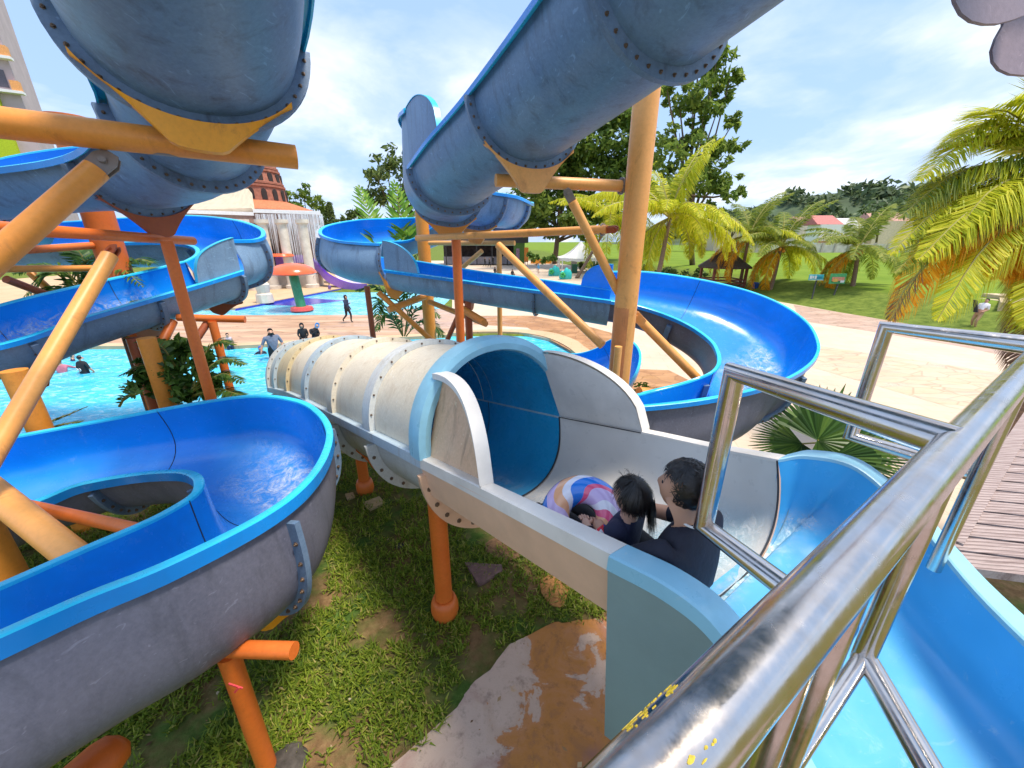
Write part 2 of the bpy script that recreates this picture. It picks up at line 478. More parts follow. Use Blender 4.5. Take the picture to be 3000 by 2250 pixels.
BL = (M['outer_hi'], M['blue_in'], M['blue_rim'], M['blue_in'])
BM_ = (M['outer_mid'], M['blue_in'], M['blue_rim'], M['blue_in'])
BLO = (M['outer_low'], M['blue_in'], M['blue_rim'], M['blue_in'])

# ---- the left slide: overhead run, double loop, lowest bend
left = thing('water_slide', R3(-4.6, 6.6, -4.4), 'left blue water slide, overhead run and lower bend on orange legs', 'water slide', 'winding blue flume slides')
aL = [R3(-1.5, .55, 2.3), R3(-1.95, 1.4, 2.0), R3(-2.3, 2.25, 1.75), R3(-2.85, 3.15, 1.46), R3(-3.40, 3.95, 1.11), R3(-4.25, 4.5, .84), R3(-5.4, 4.72, .72), R3(-6.9, 4.7, .62), R3(-8.6, 5.2, .56), R3(-9.9, 6.6, .5), R3(-10.2, 8.4, .46)]
aR = [R3(-.3, 1.05, 2.3), R3(-.8, 2.0, 2.0), R3(-1.13, 2.85, 1.75), R3(-1.75, 3.85, 1.46), R3(-2.74, 4.80, 1.11), R3(-3.95, 5.85, 1.12), R3(-5.6, 6.15, 1.22), R3(-7.0, 6.0, 1.0), R3(-8.0, 6.3, .7), R3(-8.6, 7.1, .5), R3(-8.8, 8.2, .4)]
fa = Flume(aL, aR, [.62, .62, .62, .62, .56, .58, .6, .6, .6, .6, .6], 6, power=.95)
fa_j = [3, 4, 5.25, 7]
for t0, t1 in ((0, 3), (3, 4), (4, 5.25), (5.25, 7), (7, 10)): fa.section(left, t0+.001, t1-.001, BL)
for t in fa_j: fa.flange(left, t, nb=20 if t < 5 else 16, h=.105, boltr=.0105)
bL = [R3(-10.2, 8.4, .44), W(-60, 662, 9.3), W(194, 650, 9.2), W(380, 638, 9.4), W(550, 632, 9.6), W(680, 645, 9.3), W(752, 668, 8.7), W(764, 690, 8.25), W(735, 703, 7.85), W(669, 706, 7.5)]
bR = [R3(-8.8, 8.2, .36), W(-40, 725, 8.0), W(190, 715, 8.0), W(340, 710, 8.25), W(470, 708, 8.5), W(545, 714, 8.6), W(578, 724, 8.4), W(586, 738, 8.1), W(574, 752, 7.75), W(545, 767, 7.4)]
fb = Flume(bL, bR, [.55, .62, .66, .72, .76, .8, .82, .8, .76, .7], 6, power=.66)
fb.section(left, 0, 5, BM_); fb.section(left, 5.001, 7.6, BM_); fb.section(left, 7.601, 9, BM_)
for t in (5, 7.6): fb.flange(left, t, nb=14)
cL = [W(702, 793, 7.35), W(580, 831, 6.75), W(457, 867, 6.2), W(226, 934, 5.45), W(0, 1007, 4.85), R3(-7.3, 4.1, -1.35), R3(-8.4, 3.0, -1.42)]
cR = [W(545, 767, 7.4), W(425, 797, 6.85), W(316, 821, 6.4), W(100, 870, 5.75), W(-110, 925, 5.2), R3(-8.1, 5.0, -1.1), R3(-9.4, 3.6, -1.25)]
fc = Flume(cL, cR, [.62, .6, .6, .6, .62, .6, .6], 6, power=.7)
for t0, t1 in ((0, 2), (2.001, 4), (4.001, 6)): fc.section(left, t0, t1, BM_)
for t in (.03, 2, 3.72): fc.flange(left, t, nb=12, tk=.07)
fin(left, [cat(fc.L, .0)+V((0, 0, 0)), cat(fc.L, .4), cat(fc.L, .8), cat(fc.L, 1.02)], .56, [M['outer_mid'], M['blue_rim']], .06)
dR = [W(-760, 2175, 1.26), W(-300, 1982, 1.43), W(0, 1850, 1.62), W(250, 1740, 1.85), W(500, 1640, 2.12), W(760, 1510, 2.6), W(880, 1420, 3.05), W(940, 1335, 3.6), W(955, 1265, 4.15), W(925, 1213, 4.6), W(865, 1178, 4.95), W(750, 1163, 5.1), W(600, 1180, 5.1), W(300, 1235, 4.9), W(0, 1290, 4.6), W(-400, 1365, 4.4), R3(-9.5, 4.6, -2.4)]
dL = [W(-700, 2010, 1.75), W(-300, 1850, 1.97), W(0, 1724, 2.2), W(244, 1616, 2.5), W(434, 1534, 2.8), W(530, 1483, 3.05), W(580, 1448, 3.2), W(597, 1420, 3.3), W(590, 1393, 3.45), W(548, 1378, 3.75), W(475, 1379, 3.95), W(401, 1386, 4.1), W(300, 1402, 4.1), W(217, 1420, 4.05), W(60, 1480, 3.85), W(-330, 1590, 3.6), R3(-9.2, 3.5, -2.55)]
fd = Flume(dL, dR, [.74]*3+[.78, .82, .86, .88, .88, .86, .82, .78, .74, .7]+[.64]*4, 6, power=.62, nth=30)
for t0, t1 in ((0, 5.4), (5.401, 8.6), (8.601, 12.5), (12.501, 16)): fd.section(left, t0, t1, BLO, lip=.07, drop=.085)
for t in (5.4, 8.6, 12.5): fd.flange(left, t, nb=16, tk=.045)

# ---- the right slide: overhead run, hairpin, straight, big round bend, return
right = thing('water_slide', R3(1.7, 5.9, -4.4), 'right blue water slide with a wide round bend around the tall peach column', 'water slide', 'winding blue flume slides')
eL = [R3(1.35, .5, 2.2), R3(.95, 2.0, 1.97), R3(.436, 3.32, 1.75), R3(-.4, 5.04, 1.5), R3(-1.1, 6.25, 1.3), R3(-1.63, 7.25, 1.13)]
eR = [R3(2.45, .8, 2.2), R3(2.05, 2.4, 1.98), R3(1.48, 3.85, 1.76), R3(.74, 5.58, 1.5), R3(.05, 6.9, 1.3), R3(-.42, 7.8, 1.13)]
fe = Flume(eL, eR, .62, 6, power=.92)
for t0, t1 in ((0, 1.9), (1.901, 3), (3.001, 5)): fe.section(right, t0, t1-.001, BL)
for t in (1.9, 3, 4.97): fe.flange(right, t, nb=18, h=.10, boltr=.0105)
fin(right, [cat(fe.L, 5), cat(fe.L, 4.6), cat(fe.L, 4.2), cat(fe.L, 3.75)], .78, [M['outer_hi'], M['blue_rim']], .06)
gL = [R3(-1.63, 7.28, 1.15), R3(-1.95, 8.0, 1.2), R3(-2.0, 8.8, 1.2), R3(-1.7, 9.6, 1.15), R3(-1.1, 10.2, 1.05), R3(-.7, 11.0, 1.0), R3(-.85, 11.9, .9), R3(-1.6, 12.2, .75)]
gR = [R3(-.42, 7.85, 1.13), R3(-.6, 8.3, 1.1), R3(-.65, 8.7, 1.0), R3(-.45, 9.1, .95), R3(.05, 9.4, .9), R3(.42, 10.5, .85), R3(.35, 12.6, 1.05), R3(-1.2, 13.4, 1.0)]
fg = Flume(gL, gR, [.62, .7, .72, .7, .66, .62, .6, .6], 6, ext=[.78, .8, .75, .6, .4, .15, 0, 0])
for t0, t1 in ((0, 2.2), (2.201, 3.6), (3.601, 4.7), (4.701, 7)): fg.section(right, t0, t1, BM_)
for t in (2.2, 3.6, 4.7): fg.flange(right, t, nb=14)
hR = [R3(-1.2, 13.4, 1.0), R3(-2.4, 13.5, .72), W(1160, 640, 12.2), W(1050, 645, 11.8), W(962, 662, 11.0), W(944, 685, 10.2), W(990, 704, 9.6), W(1060, 712, 9.3), W(1120, 715, 9.2)]
hL = [R3(-1.6, 12.2, .72), R3(-2.4, 12.2, .3), W(1200, 702, 11.2), W(1130, 708, 11.1), W(1085, 718, 10.9), W(1075, 735, 10.6), W(1100, 750, 10.3), W(1160, 760, 10.15), W(1215, 765, 10.1)]
fh = Flume(hL, hR, [.6, .6, .64, .74, .8, .8, .8, .76, .7], 6, power=.64)
for t0, t1 in ((0, 5), (5.001, 8)): fh.section(right, t0, t1, BM_)
for t in (5, 7.97): fh.flange(right, t, nb=14)
iR = [W(1130, 790, 9.2), W(1350, 820, 8.6), W(1570, 850, 7.95), W(1790, 880, 7.3)]
iL = [W(1215, 765, 10.1), W(1400, 795, 9.5), W(1600, 822, 8.9), W(1790, 850, 8.3)]
fi = Flume(iL, iR, .56, 8, power=.7)
for t0, t1 in ((0, 1), (1.001, 2), (2.001, 3)): fi.section(right, t0, t1, BM_)
for t in (1.98,): fi.flange(right, t, nb=10, tk=.03, h=.06)
fin(right, [cat(fi.R, 0), cat(fi.R, .15), cat(fi.R, .3), cat(fi.R, .45)], .62, [M['outer_mid'], M['blue_rim']], .06)
fin(right, [cat(fi.L, 3), cat(fi.L, 2.85), cat(fi.L, 2.7), cat(fi.L, 2.55)], .5, [M['blue_in'], M['blue_rim']], .06)
jL = [W(1792, 797, 8.3), W(1880, 797, 8.5), W(1980, 808, 8.6), W(2100, 830, 8.6), W(2210, 860, 8.3), W(2300, 900, 7.9), W(2365, 950, 7.4), W(2392, 1005, 6.85), W(2385, 1045, 6.5), W(2350, 1080, 6.1), W(2290, 1112, 5.8), W(2200, 1140, 5.5), W(2100, 1160, 5.3), W(2000, 1175, 5.2), W(1850, 1190, 5.15), W(1650, 1205, 5.3)]
jR = [W(1790, 880, 7.3), W(1862, 892, 7.35), W(1930, 912, 7.25), W(2000, 940, 7.0), W(2050, 968, 6.8), W(2090, 1000, 6.5), W(2108, 1030, 6.3), W(2113, 1058, 6.1), W(2105, 1078, 6.0), W(2085, 1095, 5.9), W(2050, 1110, 5.85), W(2000, 1127, 5.8), W(1940, 1142, 5.75), W(1900, 1152, 5.72), W(1850, 1163, 5.7), W(1650, 1195, 5.8)]
fj = Flume(jL, jR, [.58, .62, .68, .74, .8, .86, .92, .96, .98, .98, .96, .92, .86, .8, .72, .66], 6, power=.56, nth=32)
for t0, t1 in ((0.001, 6.4), (6.401, 8.8), (8.801, 15)): fj.section(right, t0, t1, BLO if t0 > 1 else BLO)
for t in (2.6, 8.8,): fj.flange(right, t, nb=14, tk=.09)
q = 1.3
kR = [W(1770, 1180, 6.8*q), W(1850, 1110, 7.3*q), W(1872, 1040, 8.0*q), W(1845, 1000, 8.6*q), W(1790, 996, 9.0*q), W(1745, 1022, 9.35*q), W(1690, 1037, 9.7*q), W(1619, 1036, 10.2*q)]
kL = [W(1700, 1200, 6.9*q), W(1750, 1130, 7.2*q), W(1765, 1090, 7.7*q), W(1757, 1072, 8.1*q), W(1740, 1064, 8.4*q), W(1715, 1062, 8.65*q), W(1680, 1058, 8.95*q), W(1633, 1052, 9.4*q)]
fk = Flume(kL, kR, .6, 6)
fk.section(right, 0, 4.6, BM_); fk.section(right, 4.601, 7, BM_)
fk.flange(right, 4.6, nb=10)

# ---- the near slide: blue start tub, cream chute and enclosed tube
near = thing('water_slide', R3(-.75, 3.2, -3.8), 'cream tube water slide with blue mouth and wet blue start tub in the foreground', 'water slide')
Ls, Rs = W(1840, 1600, 1.85), W(2280, 1350, 2.57)
Lm, Rm = W(1265, 1335, 3.5), W(1640, 1222, 4.28)
ax = V((-4.65, 5.1, -1.08)).normalized()
nL = [Ls, Ls.lerp(Lm, .33), Ls.lerp(Lm, .67), Lm]
nR = [Rs, W(2080, 1312, 3.1), W(1880, 1268, 3.62), Rm]
fn = Flume(nL, nR, [.6, .66, .7, .74], 8, power=.72, nth=30)
CH = (M['peach_frp'], M['cream_in'], M['white_rim'])
ch = fn.section(near, 0.002, 2.999, CH, lip=.11, drop=.09, name='open_chute')
# rest of the trough under the tube
TL = [Lm+ax*k for k in (0, 2.4, 4.8, 6.8)]; TR = [Rm+ax*k for k in (0, 2.4, 4.8, 6.8)]
TL[3] += V((.05, -.05, -.12)); TR[3] += V((-.1, -.05, -.12))
ft = Flume(TL, TR, .74, 8, power=.74, nth=30)
up = Flume(TL, TR, -.83, 8, power=.95, nth=30)
ft.section(near, 0.001, 3, (M['creamband'], M['tube_in'], M['bluegrey']), lip=.10, drop=.10, name='tube_trough')
nseg = 7
cols = ['cream', 'cream', 'cream', 'cream', 'yellowband', 'bluegrey']
bands = ['creamband', 'cream', 'bluegrey', 'yellowband', 'bluegrey', 'creamband']
def shell(fl, t0, t1, mat, name, off0=0.0, off1=.025, inner=M['tube_in'], bolts=False):
    n = 10; mb = MB(); m = fl.nth+1; ths = [PI*j/fl.nth for j in range(m)]
    def P(t, th, off):
        f = fl.frame(t); mm, a, N, T, w, d = f
        q = fl.power; c, s_ = math.cos(th), math.sin(th)
        return mm+a*(-math.copysign(abs(c)**q, c)*(w/2+off))-N*(s_**q*(abs(d)+off))
    o = [[P(t0+(t1-t0)*i/n, th, off1) for th in ths] for i in range(n+1)]
    g = [[P(t0+(t1-t0)*i/n, th, off0) for th in ths] for i in range(n+1)]
    fs = [(i*m+j, (i+1)*m+j, (i+1)*m+j+1, i*m+j+1) for i in range(n) for j in range(m-1)]
    mb.add([p for r in o for p in r], fs, 0); mb.add([p for r in g for p in r], [f[::-1] for f in fs], 1)
    for k in (0, n): mb.add(g[k]+o[k], [(j, j+1, m+j+1, m+j) for j in range(m-1)], 0)
    if bolts:
        for jj in range(12):
            mb.lathe([(.013, 0), (.013, .003), (.009, .004), (.009, .012)], P(t0, .2+(PI-.4)*jj/11, .058), 6, 2, -ax)
    return mb.build(name, [mat, inner, M['bolt']], near, sharp=35), P
tk_ = [0, .52, 1.04, 1.56, 2.08, 2.62, 3.0]
for k in range(6):
    t0, t1 = tk_[k], tk_[k+1]
    if k: t0 += .042
    so_, P_ = shell(up, t0+.002, t1-.042, M[cols[k]], 'tube_shell')
    b_, P_ = shell(up, t1-.04, t1+.04, M[bands[k]], 'tube_band', .0, .085, bolts=True)
    ft.flange(near, min(t1, 2.97), mat=M['creamband'] if k != 2 else M['fin_stain'], h=.12, tk=.07, nb=12, boltr=.015, name='trough_flange', onsides=(-1,), th0=.12)
ft.flange(near, .0, mat=M['peach_frp'], h=.13, tk=.06, nb=13, boltr=.016, name='trough_flange', onsides=(-1,), th0=.1)
# blue bell mouth
def bell():
    mb = MB(); n = 40; f = up.frame(0); mm, a, N, T, w, d = f
    prof = [(-.002, 0.22), (.0, .0), (.014, -.04), (.07, -.06), (.125, -.04), (.14, .02), (.14, .17), (.03, .19)]
    vs = []
    for j in range(n+1):
        th = PI*j/n; c, s_ = math.cos(th), math.sin(th); q = up.power
        for off, z in prof:
            vs.append(mm+a*(-math.copysign(abs(c)**q, c)*(w/2+off))-N*(s_**q*(abs(d)+off))+T*z)
    k = len(prof)
    fs = [(j*k+i, j*k+(i+1) % k, (j+1)*k+(i+1) % k, (j+1)*k+i) for j in range(n) for i in range(k)]
    fs += [tuple(range(k))[::-1], tuple(range(n*k, n*k+k))]
    mb.add(vs, fs); return mb.build('bell_mouth', M['blue_pale'], near, sharp=35)
bell()
# cream wing walls either side of the mouth
def wing(P0, P1, h, mats, side):
    """wall rising from the rim to the arch; tall end P0 at the mouth"""
    f0 = up.frame(0); mm, a, N, T, w, d = f0
    mb = MB(); A = []; B = []; n = 24; up_ = -N
    inn = (a if side == 'L' else -a)
    for k in range(n+1):
        f = k/n; p = P0.lerp(P1, f); hh = h*math.sqrt(max(0, 1-f**2.1))
        lean = inn*(.30*(hh/h)**2.0*h)
        A.append(p+V((0, 0, .012))); B.append(p+lean+up_*hh+V((0, 0, .012)))
    outw = -inn
    mb.strip(A, B, 0, side == 'R'); mb.strip([p+outw*.03 for p in A], [p+outw*.03 for p in B], 1, side == 'L')
    mb.strip([p-inn*.03+up_*.004 for p in B], [p+inn*.0+up_*.02 for p in B], 2, side == 'R')
    C1 = [p+outw*.11+up_*.016 for p in B]; C0 = [p+up_*.02 for p in B]
    mb.strip(C0, C1, 2, side == 'L'); mb.strip(C1, [p-up_*.05 for p in C1], 2, side == 'L'); mb.strip([p-up_*.05 for p in C1], [p+outw*.03 for p in B], 2, side == 'L')
    mb.strip(C0[-1:]+C1[-1:], A[-1:]+[A[-1]+outw*.1], 2)
    return mb.build('wing_wall', mats, near, sharp=40)
wing(Lm, cat(fn.L, 1.6), .70, [M['cream_in'], M['fin_stain'], M['white_rim']], 'L')
wing(Rm, cat(fn.R, 2.0), .72, [M['cream_in'], M['cream'], M['white_rim']], 'R')
sm = MB()                                                   # dark joint lines
f0 = ft.frame(.003); sm.pipe([ft.pt(f0, PI*j/30, -.002) for j in range(31)], .006, 6)
sm.pipe([Rm+V((-.012, -.01, .004)), cat(fn.R, 2.0)+V((-.012, -.01, .004))], .005, 6)
sm.build('joint_seal', M['dark_gap'], near)
ss = fn.frame(.01); sm = MB(); sm.pipe([fn.pt(ss, PI*j/30, -.003) for j in range(31)], .006, 6); sm.build('joint_seal', M['dark_gap'], near)
# blue start tub
sL = [Ls, R3(.735, 1.33, -1.35), R3(.88, 1.2, -1.40), R3(.985, 1.07, -1.53), R3(1.03, .85, -1.68), R3(1.05, .45, -1.72)]
sR = [Rs, R3(1.90, 2.22, -1.31), R3(2.10, 2.08, -1.31), R3(2.18, 1.75, -1.43), R3(2.1, 1.3, -1.52), R3(1.95, .6, -1.52)]
fs_ = Flume(sL, sR, [.6, .6, .58, .5, .42, .4], 8, power=.5, nth=30)
tub = fs_.section(near, .002, 5, (M['teal_side'], M['blue_tub'], M['blue_pale']), lip=.13, drop=.07, name='start_tub')
sk = MB()
ts = [cat(fs_.L, t*4.6/24) for t in range(25)]
def outw(i):
    a, b = ts[max(0, i-1)], ts[min(24, i+1)]; d = (b-a); return V((d.y, -d.x, 0)).normalized()*-1
top = []
for i in range(25):
    fr = fs_.frame(i*4.6/24); u = -fr[1]; u = V((u.x, u.y, 0)).normalized(); top.append(ts[i]+u*.128-V((0, 0, .04)))
low = [p+V((.05, -.09, 0))*1.0 for p in top]
low = [V((p.x, p.y, H-2.45)) for p in low]
mid = [a.lerp(b, .5) for a, b in zip(top, low)]
sk.strip(low, mid); sk.strip(mid, top)
sk.build('side_panel', M['teal_side'], tub)
sh = MB()                                                   # straight outer side of the chute
A_ = [cat(fn.L, 3*i/20)+V((-.085, -.07, -.045)) for i in range(21)]
B_ = [p+V((.03, .02, -.33+.02*i/20)) for i, p in enumerate(A_)]
D_ = [p+V((.10, .08, -.02)) for p in B_]
sh.strip(B_, A_); sh.strip(D_, B_); sh.strip([A_[0], A_[0]+V((.08, .06, 0))], [B_[0], B_[0]+V((.1, .08, 0))])
sh.build('side_panel', M['peach_frp'], ch)

# ---- running water on the channels
t = NT('foaming water film'); vec = t.coord()
fo = t.noise(5.5, 9, .74, vec, 1.2); fo2 = t.noise(17, 6, .7, vec, .8)
uvn = t.n('ShaderNodeAttribute'); uvn.attribute_name = 'edge'
k_ = t.n('ShaderNodeMath', operation='MULTIPLY'); t.l(t.ramp(fo, [(.42, 0.0), (.60, 1.0)]), k_.inputs[0]); t.l(uvn.outputs['Fac'], k_.inputs[1])
k2_ = t.n('ShaderNodeMath', operation='MULTIPLY'); t.l(k_.outputs[0], k2_.inputs[0]); t.l(t.ramp(fo2, [(.3, .25), (.62, 1.0)]), k2_.inputs[1])
t.base((.78, .88, .95)); t.set(rough=.2, alpha=k2_.outputs[0]); t.bump(fo2, .4, .01); M['foam'] = t.m
t = NT('shallow aqua water with foam'); vec = t.coord()
fo = t.noise(4.2, 9, .74, vec, 1.6); fo2 = t.noise(20, 6, .7, vec, 1.0)
ff = t.ramp(fo, [(.40, 0.0), (.56, 1.0)]); f2_ = t.mix(1.0, ff, t.ramp(fo2, [(.32, .1), (.6, 1.0)]), 'MULTIPLY')
t.base(t.mix(f2_, (.30, .68, .88), (.86, .93, .96)))
uvn = t.n('ShaderNodeAttribute'); uvn.attribute_name = 'edge'
al = t.n('ShaderNodeMath', operation='MULTIPLY_ADD'); t.l(f2_, al.inputs[0]); al.inputs[1].default_value = .45; al.inputs[2].default_value = .42
a2_ = t.n('ShaderNodeMath', operation='MULTIPLY', use_clamp=True); t.l(al.outputs[0], a2_.inputs[0]); t.l(uvn.outputs['Fac'], a2_.inputs[1])
t.set(rough=.07, alpha=a2_.outputs[0]); t.bump(t.noise(13, 5, .65, vec, 1.5), .6, .012); M['aqua'] = t.m
def water_film(fl, t0, t1, th0, th1, lift=.010, strength=1.0, mat='foam'):
    n = max(3, int((t1-t0)*fl.sub*1.5)); m = 16; mb = MB(); ed = []
    for i in range(n+1):
        fr = fl.frame(t0+(t1-t0)*i/n)
        for j in range(m+1):
            mb.v.append(tuple(fl.pt(fr, th0+(th1-th0)*j/m, -lift))); u, v = i/n, j/m
            ed.append(strength*min(1, 3.2*min(u, 1-u, v, 1-v)))
    for i in range(n):
        for j in range(m):
            a = i*(m+1)+j; mb.f.append((a, a+m+1, a+m+2, a+1)); mb.m.append(0)
    o = mb.build('water', M[mat]); at = o.data.attributes.new('edge', 'FLOAT', 'POINT'); at.data.foreach_set('value', ed)
    tag(o, kind='structure'); return o
water_film(fc, .9, 4.9, .9, 2.95, strength=1.4)
water_film(fj, 4.6, 9.4, .75, 1.9, strength=1.0)
water_film(fd, 6.0, 11.5, 1.2, 2.35, strength=.75)
water_film(fn, .0, 1.5, .62, 2.75, strength=1.2, mat='aqua'); water_film(fn, 2.3, 2.98, 1.0, 2.0, strength=.8)
water_film(ft, .02, .5, .9, 2.0, strength=.7)
water_film(fs_, .0, 2.6, .8, 2.75, strength=1.3, mat='aqua')
# ================================================================ ground, paving, pools
def smooth(a, b, x):
    t = np.clip((x-a)/(b-a), 0, 1); return t*t*(3-2*t)
def ground_z(x, y):
    x = np.asarray(x, float); y = np.asarray(y, float)
    z = .6*(1-smooth(4.9, 8.0, y))*(1-smooth(3.2, 5.2, x))
    e = x-(22.0-(y-19)*.2)
    far = smooth(0, 7, e)*smooth(8, 14, y)
    z = z+1.25*far
    z = z+.02*np.sin(x*3.1+y*1.7)*np.cos(y*2.3-x)*(y < 9)*(x < 3)
    pool = ((x < -1.6) & (y > 8.25) & (y < 18.8) & (x > -60)) | ((x < 2.7) & (y > 9.6) & (y < 19.4)) | ((x < -5) & (y > 25) & (y < 37) & (x > -60))
    return np.where(pool, -.5, z-.05*((y > 8.0) | (x > 3.0)))
gx = np.unique(np.concatenate([np.linspace(-700, -60, 14), np.linspace(-60, -14, 24), np.linspace(-14, 10, 97), np.linspace(10, 40, 40), np.linspace(40, 700, 20)]))
gy = np.unique(np.concatenate([np.linspace(-60, -2, 8), np.linspace(-2, 12, 57), np.linspace(12, 45, 67), np.linspace(45, 100, 20), np.linspace(100, 900, 14)]))
X, Y = np.meshgrid(gx, gy); Z = ground_z(X, Y)
nx, ny = len(gx), len(gy)
gm = MB(); gm.v = np.stack([X, Y, Z], -1).reshape(-1, 3).tolist()
gm.f = [(j*nx+i, j*nx+i+1, (j+1)*nx+i+1, (j+1)*nx+i) for j in range(ny-1) for i in range(nx-1)]; gm.m = [0]*len(gm.f)
t = NT('soil and turf'); vec = t.coord()
n1 = t.noise(1.35, 8, .62, vec, .3); n2 = t.noise(9, 7, .7, vec)
soil = t.ramp(n2, [(.3, (.13, .075, .035)), (.55, (.25, .155, .075)), (.75, (.36, .24, .12))])
grs = t.ramp(t.noise(16, 6, .7, vec), [(.3, (.045, .09, .016)), (.7, (.11, .19, .04))])
near_c = t.mix(t.ramp(n1, [(.40, 1.0), (.60, 0.0)]), soil, grs)
sepn = t.n('ShaderNodeSeparateXYZ'); t.l(vec, sepn.inputs[0])
lawn = t.ramp(t.noise(.35, 6, .6, vec), [(.3, (.115, .19, .016)), (.7, (.19, .27, .03))])
bank = t.ramp(t.noise(2.5, 8, .7, vec), [(.3, (.06, .10, .015)), (.7, (.20, .25, .045))])
zr = t.ramp(sepn.outputs[2], [(.0, 0.0), (1.0, 1.0)]); x0 = t.n('ShaderNodeMapRange'); t.l(sepn.outputs[2], x0.inputs['Value']); x0.inputs['From Min'].default_value = .95; x0.inputs['From Max'].default_value = 1.2
lawn = t.mix(x0.outputs[0], bank, lawn)
yr = t.n('ShaderNodeMapRange'); t.l(sepn.outputs[1], yr.inputs['Value']); yr.inputs['From Min'].default_value = 9; yr.inputs['From Max'].default_value = 13
t.base(t.mix(yr.outputs[0], near_c, lawn)); t.set(rough=.95, spec=.1); t.bump(n2, .6, .03)
tag(gm.build('ground', t.m), kind='structure')

def sheet(name, poly, z, mat, th=None):
    mb = MB()
    if th: mb.prism([(p[0], p[1]) for p in poly], z-th, z)
    else: mb.add([(p[0], p[1], z) for p in poly], [tuple(range(len(poly)))])
    if not th:
        a = sum(poly[i][0]*poly[(i+1) % len(poly)][1]-poly[(i+1) % len(poly)][0]*poly[i][1] for i in range(len(poly)))
        if a < 0: mb.f = [f[::-1] for f in mb.f]
    return tag(mb.build(name, mat, None, smooth=False), kind='structure')
def curve(pts, n=8):
    P = [V((p[0], p[1], 0)) for p in pts]
    return [cat(P, i/n) for i in range((len(P)-1)*n+1)]

def paving(name, col, col2, line=(.35, .25, .16), scale=(1, 1, 1), size=1.6, amount=.5, rot=.35):
    t = NT(name); vec = t.coord(scale, rot=(0, 0, rot))
    c = t.ramp(t.noise(.5, 6, .6, vec), [(.3, col), (.7, col2)])
    vo = t.n('ShaderNodeTexVoronoi', feature='DISTANCE_TO_EDGE'); vo.inputs['Scale'].default_value = size; t.l(vec, vo.inputs['Vector'])
    vc = t.n('ShaderNodeTexVoronoi'); vc.inputs['Scale'].default_value = size; t.l(vec, vc.inputs['Vector'])
    hs = t.n('ShaderNodeSeparateColor'); t.l(vc.outputs['Color'], hs.inputs[0])
    c = t.mix(t.ramp(hs.outputs[0], [(.0, 0.0), (1.0, amount)]), c, line)
    c = t.mix(t.ramp(vo.outputs['Distance'], [(.0, .55), (.045, 0.0)]), c, tuple(k*.55 for k in line))
    c = t.mix(t.ramp(t.noise(3, 8, .75, vec), [(.5, 0.0), (.75, .35)]), c, tuple(k*.7 for k in line))
    t.base(c); t.set(rough=t.ramp(t.noise(.8, 5, .6, vec), [(.35, .25), (.65, .8)]), spec=.4)
    t.bump(t.noise(20, 5, .6, vec), .2, .01); return t.m
def cement(name, col, col2):
    t = NT(name); vec = t.coord(rot=(0, 0, .18))
    c = t.ramp(t.noise(.4, 7, .65, vec), [(.3, col), (.7, col2)])
    br = t.n('ShaderNodeTexBrick'); br.inputs['Scale'].default_value = .55; br.inputs['Mortar Size'].default_value = .006
    br.inputs['Color1'].default_value = (1, 1, 1, 1); br.inputs['Color2'].default_value = (.97, .965, .95, 1); br.inputs['Mortar'].default_value = (.86, .82, .76, 1)
    t.l(vec, br.inputs['Vector'])
    c = t.mix(1.0, c, br.outputs['Color'], 'MULTIPLY')
    c = t.mix(t.ramp(t.noise(2.2, 9, .75, vec), [(.52, 0.0), (.74, .3)]), c, (.45, .33, .2))
    t.base(c); t.set(rough=.75, spec=.3); t.bump(t.noise(25, 5, .6, vec), .15, .01); return t.m
M['plaza'] = cement('cream plaza concrete', (.56, .43, .32), (.67, .54, .42))
M['stone1'] = paving('brown pink stamped concrete', (.48, .32, .24), (.58, .42, .32), (.38, .23, .16), (1, 2.3, 1), .9)
M['stone2'] = paving('peach stamped concrete', (.60, .43, .29), (.68, .52, .36), (.50, .33, .20), (1, 2.0, 1), 1.1, .35)
M['stone3'] = paving('orange brown stamped concrete', (.42, .21, .09), (.56, .31, .15), (.28, .12, .05), (1, 1.6, 1), 1.5, .6)
M['woodstone'] = paving('rippled brown wet paving', (.50, .31, .19), (.68, .47, .31), (.32, .17, .10), (.35, 2.6, 1), 1.2, .7, 0.03)
M['coping'] = cement('tan pool coping', (.50, .34, .20), (.62, .45, .28))

plz = [(3.4, 8.2), (4.6, 5.6), (9, 4.5), (24, 4.5), (24.6, 12), (22.7, 18.9), (20.5, 30.3), (17.5, 45), (15, 60), (12, 96), (-24, 96), (-16, 46), (-5.5, 37), (-3.8, 25.0), (-3.2, 19.9), (.2, 20.0), (2.2, 17.9), (2.95, 15), (2.9, 12), (2.2, 9.6)]
sheet('plaza', plz, .0, M['plaza'], .25)
def pxpoly(pts, z): return [G(a, b, z) for a, b in pts]
sheet('paving', pxpoly([(2325, 893), (2600, 938), (2900, 990), (3250, 1050), (3250, 1110), (2830, 1018), (2560, 972), (2345, 940)], 0), .004, M['stone1'])
sheet('paving', pxpoly([(2385, 1012), (2560, 1037), (2960, 1098), (3250, 1140), (3250, 1290), (2780, 1192), (2380, 1076)], 0), .004, M['stone2'])
sheet('paving', pxpoly([(1380, 925), (1560, 925), (1700, 950), (1790, 975), (1840, 1010), (1700, 1042), (1640, 1010), (1545, 960), (1390, 950)], 0), .004, M['stone3'])
sheet('paving', pxpoly([(1830, 1080), (1960, 1085), (2030, 1120), (1960, 1190), (1830, 1230), (1700, 1200)], 0), .004, M['stone3'])
sheet('paving', pxpoly([(1180, 905), (1330, 905), (1380, 925), (1390, 950), (1350, 962), (1200, 962)], 0), .0042, M['stone1'])
sheet('paving', pxpoly([(1500, 800), (1640, 828), (1720, 870), (1600, 880), (1400, 850), (1380, 815)], 0), .004, M['stone1'])
